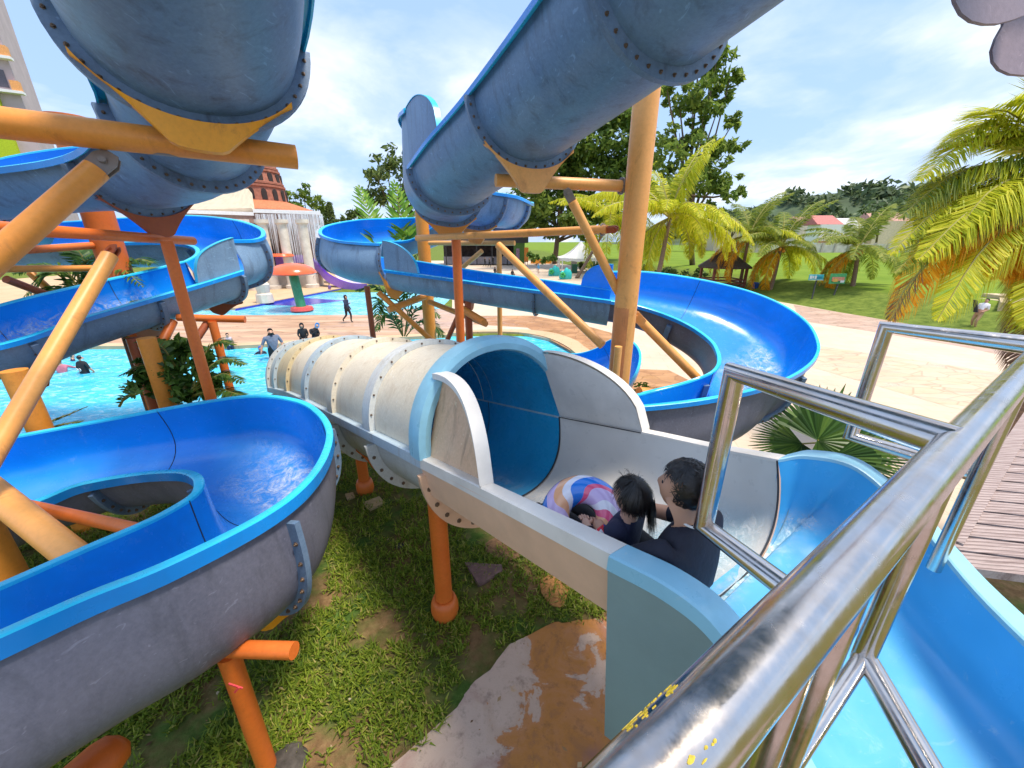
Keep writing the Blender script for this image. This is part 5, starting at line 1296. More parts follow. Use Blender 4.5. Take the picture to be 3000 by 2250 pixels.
# ================================================================ buildings and park furniture
M['stucco'] = simple('cream stucco', (.62, .50, .36), .8, 0, .12, 2)
M['stucco2'] = simple('pale stucco', (.66, .58, .48), .8, 0, .15, 2, .2, 12)
M['pinkstone'] = simple('pink brown stone', (.40, .25, .19), .8, 0, .3, 2.5, .3, 8)
M['redbrick'] = simple('red brown brick', (.34, .13, .085), .85, 0, .3, 3, .3, 12)
M['darkvoid'] = simple('dark opening', (.035, .028, .028), .9)
M['terracotta'] = simple('terracotta tiles', (.52, .17, .07), .75, 0, .25, 4)
M['white'] = simple('white paint', (.80, .79, .77), .5, 0, .06)
M['violet'] = simple('violet gelcoat', (.32, .16, .62), .3, 0, .12)
M['lilac'] = simple('pale lilac gelcoat', (.62, .52, .78), .3, 0, .1)
M['redcap'] = simple('glossy red orange gelcoat', (.78, .13, .04), .2, 0, .12, 3)
M['greenpole'] = simple('green painted pole', (.03, .24, .12), .35, 0, .25, 8)
M['black'] = simple('black painted steel', (.025, .025, .027), .5)
M['thatch'] = simple('dark thatch', (.085, .062, .055), .95, 0, .5, 12, .9, 30, coord=(1, 1, .4))
M['redwood'] = simple('red brown timber', (.20, .065, .045), .7, 0, .3, 5)
M['teal'] = simple('teal playground plastic', (.03, .52, .50), .3, 0, .12)
M['green'] = simple('green playground plastic', (.04, .42, .12), .3, 0, .15)
M['sand'] = simple('sandstone', (.56, .44, .28), .9, 0, .3, 3, .5, 10)

# --- mushroom fountain
mb_ = G(886, 912, -.08); mt = W(858, 800, 26.3)
mu = thing('mushroom_fountain', mb_, 'red mushroom shaped water fountain on a green stem in the pale pool', 'fountain')
mb = MB(); c = mt; mb.lathe([(.12, -.06), (1.38, -.08), (1.46, .0), (1.42, .12), (1.2, .34), (.85, .52), (.4, .62), (.02, .65)], c, 32); mb.build('cap', M['redcap'], mu, sharp=50)
mb = MB(); mb.pipe([mb_, mt+V((0, 0, 0))], .3, 16); mb.build('stem', M['greenpole'], mu)
mb = MB(); mb.lathe([(.62, 0), (.72, .1), (.66, .3), (.4, .32)], mb_, 24); mb.build('base_ring', simple('red base ring', (.70, .09, .08), .4), mu, sharp=50)

# --- portico with columns
D0 = 38.0
tb = thing('temple_pavilion', G(820, 848, .05), 'weathered temple pavilion with tall pale columns and curtain of falling water', 'pavilion')
def up_box(mb, x0, x1, y0, y1, d, depth, mi=0, d1=None):
    """box whose front face spans pixel columns x0..x1 and rows y0..y1 at depth d"""
    d1 = d1 or d; a, b = W(x0, (y0+y1)/2, d), W(x1, (y0+y1)/2, d1); zt, zb = W(x0, y0, d).z, W(x0, y1, d).z
    t_ = (b-a); t_.z = 0; L = t_.length; t_.normalize(); n_ = V((-t_.y, t_.x, 0))
    c = (a+b)/2+n_*depth/2; c.z = (zt+zb)/2
    mb.box(c, (L, depth, zt-zb), mi, Matrix.Rotation(math.atan2(t_.y, t_.x), 3, 'Z'))
for x_, d_ in ((560, 34), (625, 35), (690, 36), (752, 37), (806, 37.8), (861, 38.4), (918, 39)):
    p = W(x_, 850, d_); zt = W(x_, 648, d_).z; mb = MB(); p = V((p.x, p.y, .05))
    mb.lathe([(.62, 0), (.62, .3), (.46, .35), (.44, .5), (.40, zt-.55), (.40, zt-.45), (.58, zt-.3), (.58, zt)], p, 16); mb.build('column', M['stucco2'], tb, sharp=40)
mb = MB(); up_box(mb, 540, 742, 624, 650, 33.5, 6, 0, 36.5); up_box(mb, 742, 934, 622, 650, 36.6, 6, 0, 39.2); mb.build('entablature', M['pinkstone'], tb)
mb = MB(); up_box(mb, 536, 742, 614, 625, 33.3, 6.5, 0, 36.3); up_box(mb, 741, 938, 612, 623, 36.3, 6.6, 0, 39); mb.build('cornice', M['white'], tb)
mb = MB(); up_box(mb, 560, 930, 640, 850, 40, .6, 0, 43); mb.build('rear_wall', M['pinkstone'], tb)
mb = MB()
for x0 in (600, 665, 730, 775, 832, 886): up_box(mb, x0, x0+26, 700, 800, 39.4+x0*.0025, .3, 0)
mb.build('doorway', M['darkvoid'], tb)
mb = MB(); up_box(mb, 640, 935, 806, 856, 38.6, 1.5, 0, 39.8); mb.build('plinth', M['stucco2'], tb)
mb = MB()
for k in range(260):
    x_ = random.uniform(745, 945); d_ = 36.2+(x_-742)*.0135; a_ = W(x_, 626+random.uniform(0, 3), d_); zb = a_.z-random.uniform(.6, 5.5)
    mb.pipe([a_, V((a_.x, a_.y, (a_.z+zb)/2)), V((a_.x, a_.y-.05, zb))], [.012, .02, .006], 4)
t = NT('falling water'); t.base((.93, .95, .98)); t.set(rough=.6, alpha=.7); wf = mb.build('waterfall', t.m, tb); wf['kind'] = 'stuff'
# canopy block left of the tower
cb = thing('beige_roof_hall', G(640, 850), 'plain beige hall with sloping cream roof beside the brick tower', 'building')
mb = MB(); A = [W(560, 622, 40), W(742, 616, 38), W(733, 560, 39), W(640, 556, 44), W(520, 590, 44)]
mb.plate(A, .5); mb.build('roof', M['stucco'], cb)
mb = MB(); up_box(mb, 500, 738, 616, 845, 41, 3); mb.build('wall', M['pinkstone'], cb)
# red brick tower, three tapering tiers of arches
tc_ = W(745, 600, 52); tb_ = V((tc_.x, tc_.y, 0))
tw = thing('brick_tower', tb_, 'round red brick tower with tiers of arched openings behind the pavilion', 'tower')
z_ = lambda y: W(745, y, 52).z
tiers = [(600, 548, 4.05, 3.85), (546, 506, 3.75, 3.5), (504, 462, 3.4, 3.0), (460, 410, 2.9, 2.4)]
for yb, yt, r0, r1 in tiers:
    mb = MB(); zb, zt = z_(yb), z_(yt)
    mb.lathe([(r0, 0), (r0+.12, .02), (r0+.12, .25), (r0, .3), (r1, zt-zb-.3), (r1+.15, zt-zb-.25), (r1+.15, zt-zb)], V((tb_.x, tb_.y, zb)), 36)
    t_ = mb.build('tier', M['redbrick'], tw, sharp=30)
    for k in range(18):
        a = 2*PI*k/18; o = V((math.cos(a), math.sin(a), 0)); s_ = V((-o.y, o.x, 0)); rm = (r0+r1)/2+.03; c = tb_+o*rm; h_ = (zt-zb)
        P = [c+s_*x+V((0, 0, zb+y*h_)) for x, y in ((-.3, .2), (.3, .2), (.3, .6), (.21, .72), (0, .78), (-.21, .72), (-.3, .6))]
        am_ = MB(); am_.plate(P, .2); am_.build('arch_opening', M['darkvoid'], t_)
mb = MB(); mb.lathe([(7.2, -.2), (7.0, .1), (4.2, 1.0)], V((tb_.x, tb_.y, z_(616))), 32); mb.build('tiled_roof', M['terracotta'], tw)
mb = MB(); mb.lathe([(5.5, 0), (5.5, z_(616))], tb_, 24); mb.build('drum', M['pinkstone'], tw)
# violet slide and side wall by the pavilion
vs_ = thing('toddler_slide', G(1000, 848, .05), 'violet curved toddler slide running into the pale pool', 'slide')
mb = MB(); P = [W(820, 776, 39), W(900, 768, 40.5), W(935, 790, 40.5), W(965, 822, 40), W(1020, 846, 39.3), W(1075, 852, 38.5)]
Q = [cat(P, i/4) for i in range(21)]
o1 = V((.1, -.5, 0)); mb.strip([p-o1 for p in Q], [p+o1*2.0 for p in Q], 0, True); mb.strip([p+o1*2 for p in Q], [p+o1*2+V((0, 0, .75)) for p in Q], 0, True); mb.strip([p-o1 for p in Q], [p-o1+V((0, 0, .6)) for p in Q]); mb.build('trough', M['violet'], vs_)
mb = MB(); R_ = [W(940, 700, 42), W(960, 760, 42), W(990, 815, 41.5), W(1060, 845, 41)]; R2 = [W(985, 700, 44), W(1010, 770, 44), W(1060, 820, 44), W(1130, 842, 43)]
mb.strip([cat(R_, i/5) for i in range(16)], [cat(R2, i/5) for i in range(16)]); mb.build('side_wall', M['lilac'], vs_)
mb = MB(); mb.lathe([(.55, 0), (.05, 1.6)], W(887, 703, 41.5), 12); mb.build('cone_roof', simple('pink cone roof', (.75, .28, .30), .5), vs_)
mb = MB(); p = W(887, 703, 41.5); mb.pipe([V((p.x, p.y, .1)), p], .3, 10); mb.build('turret', M['lilac'], vs_)
mb = MB(); mb.lathe([(.02, .25), (.9, .22), (1.1, 0), (1.0, -.05)], W(825, 750, 37.2), 18); mb.build('parasol_roof', M['redcap'], vs_)
sp = thing('stone_pedestal', G(778, 886, .05), 'pale rough stone pedestal at the corner of the pale pool', 'pedestal')
mb = MB(); p = G(778, 886, .05); mb.lathe([(.6, 0), (.55, .6), (.42, .7), (.5, 1.3), (.36, 1.5), (.4, 1.9), (.2, 2.1)], p, 9); mb.build('block', M['stucco2'], sp, sharp=25)

# --- apartment tower, top left
ac = W(86, 352, 85); atb = thing('apartment_tower', V((ac.x, ac.y, 0)), 'tall pink grey apartment tower with lime green panel, top left corner', 'building')
fw = V((-.86, -.51, 0)); bk = V((-.62, .78, 0)); mb = MB()
Hh = 86; P = [ac, ac+fw*26, ac+fw*26+bk*20, ac+bk*20]
mb.prism([(p.x, p.y) for p in P], 0, Hh); mb.build('wall', simple('pink grey render', (.50, .40, .42), .8, 0, .12, .3), atb)
zc_ = ac.z
def fbox(mb, s0, s1, z0, z1, pr, mi=0):
    """box proud of the facade between distances s0..s1 along it"""
    n_ = V((fw.y, -fw.x, 0)); n_ = n_ if n_.y < 0 else -n_
    c = V((ac.x, ac.y, 0))+fw*((s0+s1)/2)+n_*(pr/2); mb.box((c.x, c.y, (z0+z1)/2), (abs(s1-s0), pr, z1-z0), mi, Matrix.Rotation(math.atan2(fw.y, fw.x), 3, 'Z'))
for k, zz_ in enumerate((zc_+4.5, zc_+10.5, zc_+17.5, zc_+24, zc_+31)):
    mb = MB(); fbox(mb, -.9, 26, zz_, zz_+.5, 1.5); mb.build('balcony_slab', M['white'], atb)
    for s_ in (1.2, 6.5, 11):
        w_ = MB(); fbox(w_, s_, s_+1.6, zz_+1.1, zz_+4.2, .12); wo = w_.build('window', simple('window glass dim', (.10, .09, .11), .15), atb)
    mb = MB(); fbox(mb, -.7, .6, zz_+.5, zz_+2.3, 1.3); mb.build('accent_panel', simple('orange render', (.80, .36, .12), .7), atb)
mb = MB(); fbox(mb, 3.2, 6.2, zc_-12, zc_+4.4, 1.0); mb.build('green_panel', simple('lime green render', (.42, .52, .01), .7), atb)

# --- red roofed house and neighbours far right
def house(label, x0, x1, ytop, yeave, ybase, d, wall, roof, wins=True):
    b = W((x0+x1)/2, ybase, d); h = thing('house', V((b.x, b.y, max(0, W(x0, ybase+25, d).z))), label, 'house', 'houses beyond the lawn')
    mb = MB(); up_box(mb, x0, x1, yeave, ybase+25, d, 7); mb.build('wall', wall, h)
    mb = MB(); a, b_ = W(x0-3, yeave, d-.8), W(x1+3, yeave, d-.8); r = W((x0+x1)/2, ytop, d+3.5); e = V((0, 8.6, 0)); L = (b_-a)*.18
    mb.plate([a, b_, V((b_.x, r.y, r.z))-L*.4, V((a.x, r.y, r.z))+L*.4], .25); mb.plate([a+e, b_+e, V((b_.x, r.y, r.z))-L*.4, V((a.x, r.y, r.z))+L*.4], .25)
    mb.plate([a, a+e, V((a.x, r.y, r.z))+L*.4], .2); mb.plate([b_, b_+e, V((b_.x, r.y, r.z))-L*.4], .2); mb.build('roof', roof, h)
    if wins:
        for f in (.18, .62):
            mb = MB(); xx = x0+(x1-x0)*f; up_box(mb, xx, xx+(x1-x0)*.16, yeave+(ybase-yeave)*.18, yeave+(ybase-yeave)*.5, d-.05, .2); mb.build('window', M['darkvoid'], h)
        mb = MB(); up_box(mb, x0-2, x1+2, ybase-6, ybase-1, d-1.4, 1.5); mb.build('porch_roof', roof, h)
M['redroof'] = simple('pinkish red roof tiles', (.45, .14, .12), .7, 0, .2, 2); M['pinkroof'] = simple('faded pink roof tiles', (.46, .25, .20), .8, 0, .2, 2)
house('white two storey house with red roof beyond the lawn', 2398, 2470, 632, 658, 712, 140, M['white'], M['redroof'])
house('pale house gable right of the red roofed one', 2474, 2530, 640, 668, 712, 150, M['stucco2'], simple('pale grey roof', (.55, .53, .52), .7))
house('long house with faded pink roof behind the palm fronds', 2560, 2668, 622, 648, 690, 150, M['stucco'], M['pinkroof'], False)
house('low house with brownish pink roof left of the palms', 2095, 2165, 645, 668, 712, 130, M['stucco'], M['pinkroof'], False)
house('small pink roof glimpsed between two palms', 2340, 2385, 636, 650, 690, 155, M['stucco2'], M['pinkroof'], False)
fw_ = thing('boundary_wall', G(2400, 735, 1.2), 'long pale boundary wall along the far lawn edge', 'wall'); mb = MB(); a, b_ = W(2100, 722, 110), W(2900, 722, 112)
mb.box(((a.x+b_.x)/2, (a.y+b_.y)/2, 2.3), ((b_-a).length, .3, 2.4), 0, Matrix.Rotation(math.atan2(b_.y-a.y, b_.x-a.x), 3, 'Z')); mb.build('panel', simple('dingy white wall', (.52, .48, .44), .8, 0, .25, .6), fw_)
mb = MB()
for k in range(22): p = a.lerp(b_, k/21); mb.box((p.x, p.y-.22, 2.4), (.5, .3, 2.8))
mb.build('pillars', simple('wall pillars', (.46, .40, .36), .8), fw_)['kind'] = 'stuff'

# --- gazebo, tent, kiosk, signs, furniture
gb = G(2112, 838); gzb = thing('gazebo', gb, 'thatched timber gazebo under the coconut palms', 'gazebo'); d_ = gb.y*.94+1.4
d_ = 37.0
zr, ze = W(2120, 735, d_).z, W(2120, 780, d_).z; cx0 = W(2118, 800, d_)
mb = MB(); mb.lathe([(2.35, ze-.12), (2.4, ze), (1.3, ze+(zr-ze)*.55), (.5, zr), (.02, zr+.15)], V((cx0.x, cx0.y, 0)), 8); mb.build('roof', M['thatch'], gzb, sharp=20)
for sx in (-1, 1):
    for sy in (-1, 1): mb = MB(); mb.box((cx0.x+sx*1.45, cx0.y+sy*1.3, ze/2+.1), (.2, .2, ze)); mb.build('post', M['redwood'], gzb)
mb = MB()
for sx, sy, lx, ly in ((0, -1.3, 2.9, .07), (0, 1.3, 2.9, .07), (-1.45, 0, .07, 2.6), (1.45, 0, .07, 2.6)):
    for z in (.35, .65, .95): mb.box((cx0.x+sx, cx0.y+sy, z+.05), (lx, ly, .12))
mb.build('railing', M['redwood'], gzb)
tp = G(1690, 806); tt = thing('tent', tp, 'white peaked marquee tent with scalloped edge on the plaza', 'tent'); d_ = 56
pk = W(1702, 708, d_+1); ev = W(1700, 755, d_).z; half = 3.0
c0 = V((pk.x, pk.y, 0)); mb = MB(); n = 12
for s_ in range(4):
    a0_, a1_ = PI/4+PI/2*s_, PI/4+PI/2*(s_+1); e0_, e1_ = V((math.cos(a0_), math.sin(a0_), 0))*half*1.414, V((math.cos(a1_), math.sin(a1_), 0))*half*1.414
    rows = []
    for i in range(n+1):
        f = i/n; z = ev+(pk.z-ev)*(1-f)**1.7; rows.append([c0+e0_.lerp(e1_, j/8)*(f*.97+.03)+V((0, 0, z-.10*math.sin(PI*j/8)*f)) for j in range(9)])
    for i in range(n): mb.strip(rows[i], rows[i+1])
    val = rows[-1]; mb.strip(val, [p-V((0, 0, .32+.12*(k % 2))) for k, p in enumerate(val)])
mb.build('roof', M['white'], tt, sharp=30)
for sx in (-1, 1):
    for sy in (-1, 1): mb = MB(); mb.pipe([c0+V((sx*half*.97, sy*half*.97, 0)), c0+V((sx*half*.97, sy*half*.97, ev))], .07, 8); mb.build('pole', M['white'], tt)
mb = MB(); mb.box((c0.x-.4, c0.y+half*.96, ev/2), (.9, .05, ev*.96)); mb.box((c0.x-half*.95, c0.y+half*.5, ev/2), (.05, 1.6, ev*.96)); mb.build('curtain', M['white'], tt)
kp = G(1430, 778); kk = thing('kiosk', kp, 'dark roofed snack kiosk with a green end wall across the plaza', 'kiosk'); d_ = 74
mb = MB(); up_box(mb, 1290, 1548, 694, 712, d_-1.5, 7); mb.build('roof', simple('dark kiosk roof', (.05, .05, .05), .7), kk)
mb = MB(); up_box(mb, 1505, 1537, 708, 774, d_-.5, 5); mb.build('end_wall', simple('green kiosk wall', (.10, .22, .04), .7), kk)
mb = MB(); up_box(mb, 1512, 1522, 728, 760, d_-.6, .15); mb.build('poster', simple('pinkish poster', (.35, .22, .28), .6, 0, .5, 5), kk)
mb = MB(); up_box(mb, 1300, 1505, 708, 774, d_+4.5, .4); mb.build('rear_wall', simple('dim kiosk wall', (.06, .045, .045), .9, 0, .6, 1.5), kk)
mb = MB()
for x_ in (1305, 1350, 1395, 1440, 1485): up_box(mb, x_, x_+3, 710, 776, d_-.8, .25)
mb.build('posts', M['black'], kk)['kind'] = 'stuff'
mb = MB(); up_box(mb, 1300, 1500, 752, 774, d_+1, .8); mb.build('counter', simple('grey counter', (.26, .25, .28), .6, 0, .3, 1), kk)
ob = thing('display_board', G(1540, 775), 'bright orange display board beside the green kiosk wall', 'board'); mb = MB(); up_box(mb, 1536, 1548, 725, 768, 71, .3); mb.build('panel', simple('orange board', (.80, .25, .03), .6), ob)
mb = MB(); up_box(mb, 1538, 1539.5, 765, 776, 71, .1); up_box(mb, 1544.5, 1546, 765, 776, 71, .1); mb.build('legs', M['black'], ob)['kind'] = 'stuff'
def sign(label, px, y0, y1, x0, x1, ybase, d, panels):
    b = G(px, ybase); s_ = thing('sign', b, label, 'sign'); b_ = V((b.x, b.y, b.z)); dd = b.y*cP+H*sP*1.0
    mb = MB(); tp_ = W((x0+x1)/2, y1, d); mb.pipe([b, V((tp_.x, tp_.y, tp_.z))], .05, 8); mb.build('pole', M['black'], s_)
    mb = MB(); up_box(mb, x0, x1, y0, y1, d-.08, .06); bo = mb.build('board', panels[0], s_)
    for (u0, u1, v0, v1, m_) in panels[1:]:
        mb = MB(); up_box(mb, x0+(x1-x0)*u0, x0+(x1-x0)*u1, y0+(y1-y0)*v0, y0+(y1-y0)*v1, d-.12, .03); mb.build('print', m_, bo)
tq = simple('turquoise sign', (.05, .50, .56), .4); dkt = simple('dark teal print', (.02, .25, .36), .4)
sign('turquoise sign board on a slim black pole, left of two', 2375, 804, 821, 2371, 2413, 889, 29.6, [tq, (.06, .22, .2, .75, M['white']), (.26, .34, .25, .7, M['white']), (.40, .52, .2, .8, M['white']), (.56, .9, .35, .75, dkt), (.0, 1, .0, .07, M['white']), (.0, 1, .93, 1, M['white'])])
pk_ = simple('orange pink print', (.75, .30, .20), .5, 0, .3, 8)
sign('picture board with green border on a black pole, right of two', 2433, 801, 832, 2432, 2478, 893, 29.3, [simple('green sign border', (.08, .42, .16), .4), (.08, .36, .08, .38, M['white']), (.14, .92, .34, .72, pk_), (.45, .9, .12, .5, simple('pale pink print', (.62, .42, .45), .5)), (.66, .9, .66, .88, M['white']), (.2, .5, .5, .8, simple('yellow orange print', (.85, .45, .1), .5))])
bn = thing('litter_bin', G(2208, 858), 'blue litter bin on the grass by the gazebo', 'bin'); p = G(2208, 858); mb = MB(); mb.lathe([(.22, .05), (.27, .75), (.29, .78), (.29, .85), (.2, .93)], p, 14); mb.build('body', simple('blue bin', (.02, .08, .42), .4), bn)
tbw = thing('white_table', G(2175, 850), 'small white table beside the blue bin', 'table'); p = G(2175, 846); mb = MB(); mb.box(p+V((0, 0, .72)), (1.3, .7, .05)); mb.build('top', M['white'], tbw); mb = MB()
for sx in (-.55, .55): mb.box(p+V((sx, 0, .36)), (.05, .5, .7))
mb.build('legs', M['black'], tbw)['kind'] = 'stuff'
def rider(label, px, py):
    b = G(px, py); r_ = thing('spring_rider', b, label, 'play sculpture', 'teal play sculptures')
    mb = MB()
    for x_, h_, r0 in ((-.35, 1.0, .38), (.15, 1.35, .42), (.5, 1.15, .34)):
        mb.lathe([(r0*.8, 0), (r0, .2), (r0*.95, h_*.6), (r0*.6, h_*.85), (r0*.2, h_)], b+V((x_, .1*x_, 0)), 12)
    mb.build('body', M['teal'], r_)
    mb = MB()
    for k in range(5): a = 2*PI*k/5; mb.ball(b+V((-.35+.2*math.cos(a), -.5, .55+.2*math.sin(a))), .17, 0, 8)
    mb.build('flower', M['green'], r_)
rider('teal play sculpture with green flower in front of the tent, nearer one', 1655, 818); rider('teal play sculpture with green flower, farther and to the left', 1622, 808)
bin2 = thing('wheeled_bin', G(1682, 800), 'dark green wheeled bin beside the teal play sculptures', 'bin'); p = G(1682, 800); mb = MB(); mb.box(p+V((0, 0, .6)), (.75, .75, 1.1)); mb.build('body', simple('dark green bin', (.01, .10, .06), .4), bin2); mb = MB(); mb.box(p+V((0, 0, 1.18)), (.8, .82, .08)); mb.build('lid', M['greenpole'], bin2)
pt = thing('planter', G(1585, 772), 'orange planter box by the bushes across the plaza', 'planter'); p = G(1585, 772); mb = MB(); mb.box(p+V((0, 0, .4)), (4.2, .9, .8)); mb.build('box', simple('orange planter', (.78, .32, .03), .6), pt); mb = MB(); mb.box(p+V((0, 0, .84)), (4.0, .75, .06)); mb.build('soil', simple('planter soil', (.06, .04, .03), .9), pt)
# layered stone terrace at the right edge
rt = thing('stone_terrace', G(2990, 962), 'stepped tan stone terrace wall at the right edge', 'wall'); mb = MB()
for k in range(7):
    y_ = 962-k*14
    for j in range(9):
        p = G(2885+k*9+j*40, y_+j*5, 0); dpt = 20.5-.0*k; q = W(2890+k*12+j*42, 955-k*14.5+j*5, 20.6+.35*k+.1*j)
        mb.box(q+V((0, .5, -.1)), (.78, 1.2+.2*random.random(), .25), 0, Matrix.Rotation(random.uniform(-.12, .12)-.1, 3, 'Z'))
mb.build('stones', M['sand'], rt, smooth=False)['kind'] = 'stuff'
mb = MB(); mb.prism([(W(2900, 960, 21.5).x, W(2900, 960, 21.5).y), (30, 17), (34, 24), (W(2960, 860, 24).x, 25)], 0, 1.3); mb.build('core', M['sand'], rt)
# ================================================================ people
skin1 = NT('skin'); skin1.base((.50, .27, .175)); skin1.set(rough=.5, sss=.0); SK = skin1.m
skin2 = simple('fair skin', (.58, .34, .24), .5, 0, .05); HAIR = simple('black hair', (.014, .011, .010), .38, 0, .3, 30)
def cloth(name, col): return simple(name, col, .8, 0, .22, 9, .7, 16)
BLK = cloth('black cloth', (.018, .018, .022))
STAND = dict(pelvis=(0, 0, .92, .125), spine=(0, -.01, 1.08, .12), chest=(0, 0, 1.27, .14), neck=(0, .0, 1.44, .055), head=(0, .03, 1.545, .082), crown=(0, .015, 1.635, .07),
             shl=(-.165, 0, 1.37, .062), ell=(-.215, -.01, 1.12, .042), wrl=(-.225, .06, .90, .03), hal=(-.225, .09, .82, .034), shr=(.165, 0, 1.37, .062), elr=(.215, -.01, 1.12, .042), wrr=(.225, .06, .90, .03), har=(.225, .09, .82, .034),
             hil=(-.09, 0, .87, .092), knl=(-.10, .03, .49, .06), anl=(-.10, -.01, .09, .042), tol=(-.10, .13, .04, .036), hir=(.09, 0, .87, .092), knr=(.10, .03, .49, .06), anr=(.10, -.01, .09, .042), tor=(.10, .13, .04, .036))
BONES = [('pelvis', 'spine', 'T'), ('spine', 'chest', 'T'), ('chest', 'neck', 'T'), ('neck', 'head', 'H'), ('head', 'crown', 'H'), ('chest', 'shl', 'T'), ('shl', 'ell', 'A'), ('ell', 'wrl', 'F'), ('wrl', 'hal', 'F'), ('chest', 'shr', 'T'), ('shr', 'elr', 'A'), ('elr', 'wrr', 'F'), ('wrr', 'har', 'F'),
         ('pelvis', 'hil', 'L'), ('hil', 'knl', 'L'), ('knl', 'anl', 'C'), ('anl', 'tol', 'S'), ('pelvis', 'hir', 'L'), ('hir', 'knr', 'L'), ('knr', 'anr', 'C'), ('anr', 'tor', 'S')]
def skin_body(name, J, bones, mats, key, parent, sub=2):
    """one continuous skinned surface over a joint graph; faces take the material of the nearest bone"""
    names = list(J); idx = {n: i for i, n in enumerate(names)}; off = ORIG[parent.name]
    me = bpy.data.meshes.new(name); me.from_pydata([tuple(V(J[n][:3])-off) for n in names], [(idx[a], idx[b]) for a, b, k in bones], [])
    o = bpy.data.objects.new(name, me); C.objects.link(o)
    m1 = o.modifiers.new('skin', 'SKIN'); m1.use_smooth_shade = True; m2 = o.modifiers.new('sub', 'SUBSURF'); m2.levels = sub; m2.render_levels = sub
    sv = me.skin_vertices[0].data
    for n in names: r = J[n][3]; sv[idx[n]].radius = (r, r) if not isinstance(r, tuple) else r
    sv[idx[names[0]]].use_root = True
    bpy.context.view_layer.update(); dg = bpy.context.evaluated_depsgraph_get()
    nm = bpy.data.meshes.new_from_object(o.evaluated_get(dg)); o.modifiers.clear(); o.data = nm; nm.name = name
    nm.materials.clear()
    for m in mats: nm.materials.append(m)
    segs = [(V(J[a][:3])-off, V(J[b][:3])-off, key[k]) for a, b, k in bones]
    for p in nm.polygons:
        c = p.center; best = 1e9
        for a, b, k in segs:
            d = b-a; t = max(0, min(1, (c-a).dot(d)/max(1e-9, d.length_squared))); q = (c-a-d*t).length
            if q < best: best = q; p.material_index = k
        p.use_smooth = True
    o.parent = parent; ORIG[o.name] = off; return o
def person(label, base, face, h, colors, pose=None, group=None, fat=1.0, hair='short', scarf=None, extra=None):
    """colors: skin, torso, upper arm, forearm, legs, calf; face = heading angle (0 = +Y)"""
    J = {k: list(v) for k, v in STAND.items()}
    for k, v in (pose or {}).items(): J[k] = list(v)+[STAND[k][3]] if len(v) == 3 else list(v)
    s = h/1.70; R_ = Matrix.Rotation(face, 3, 'Z'); P = {}
    for k, v in J.items():
        f = fat if k in ('pelvis', 'spine', 'chest', 'hil', 'hir') else (1+(fat-1)*.5 if k in ('shl', 'shr', 'ell', 'elr', 'knl', 'knr') else 1)
        w_ = R_ @ V((v[0]*(1+(fat-1)*.6), v[1], v[2]))*s; P[k] = (*(V(base)+w_), v[3]*f*s)
    root = thing('person', base, label, 'person', group)
    mats = list(colors)
    b = skin_body('body', P, BONES, mats, dict(T=1, H=0, A=2, F=3, L=4, C=5, S=5), root, 1)
    hc, cc = V(P['head'][:3]), V(P['crown'][:3]); axis = (cc-hc).normalized(); fwd = R_ @ V((0, 1, 0)); r = .088*s
    c = hc.lerp(cc, .6)-fwd*.012*s; mb = MB()
    q = V((0, 0, 1)).rotation_difference(axis)
    if scarf is None:
        mb.ball((0, 0, 0), 1, 0, 12); vs = []
        for v in mb.v:
            v = V(v); k = 1.0+.05*mnoise.noise(v*3+V(base))
            if v.y > .2 and v.z < .55: v = V((v.x*.88, .12, v.z))
            if v.z < -.55 and hair == 'short': v.z = -.55
            vs.append(tuple(c+q @ (R_ @ V((v.x*.98, v.y*1.12, v.z*1.05)))*r*k*1.02))
        mb.v = vs; mb.build('hair', HAIR, root)
    else:
        mb.ball((0, 0, 0), 1, 0, 14); vs = []
        for v in mb.v:
            v = V(v)
            if v.y > .35 and v.z < .6 and abs(v.x) < .7: v = V((v.x, .25, v.z))
            z = v.z; w_ = 1.08 if z > -.3 else 1.08+.55*(-.3-z)
            vs.append(tuple(c+q @ (R_ @ V((v.x*w_, v.y*1.15*w_, z*1.25-(.45 if z < -.3 else 0))))*r*1.08))
        mb.v = vs; mb.build('headscarf', scarf, root)
    # eyes, brows, nose and mouth
    fm = MB(); rt_ = R_ @ V((1, 0, 0)); fc_ = hc+fwd*.078*s
    fm.ball(fc_+fwd*.012*s-axis*.003*s, .014*s, 0, 6, (1, 1, 1.5)); fm.build('nose', colors[0], root)
    fm = MB()
    for sx in (-1, 1): fm.ball(fc_+rt_*sx*.031*s+axis*.028*s, .009*s, 0, 6)
    fm.box(fc_-axis*.038*s, (.036*s, .012*s, .008*s), 0, R_); fm.build('eyes_and_mouth', BLK, root)['kind'] = 'stuff'
    # hands: palm with four fingers and a thumb
    for sd_, wk, hk in ((-1, 'wrl', 'hal'), (1, 'wrr', 'har')):
        a, e = V(P[wk][:3]), V(P[hk][:3]); d = (e-a).normalized(); hm = MB(); pn = d.cross(fwd).normalized() if abs(d.dot(fwd)) < .95 else rt_; pn2 = d.cross(pn)
        for f in range(4): o_ = e+pn2*(f-1.5)*.017*s; Lf = (.062, .072, .068, .052)[f]*s; hm.pipe([o_, o_+d*Lf*.55+pn*.008*sd_*s, o_+d*Lf+pn*.022*sd_*s], [.0095*s, .0085*s, .006*s], 6)
        hm.pipe([a+pn2*.03*s+d*.03*s, a+pn2*.052*s+d*.055*s, a+pn2*.055*s+d*.09*s], [.012*s, .0105*s, .007*s], 6)
        hm.build('fingers', colors[3] if colors[3] is BLK and False else colors[0], root)
    return root, P, R_, s
def at_water(px, py, z=-.12):
    return G(px, py, z)
def headed(x, y): return math.atan2(-x, y)
cam_dir = lambda p: headed(-p.x, -p.y)

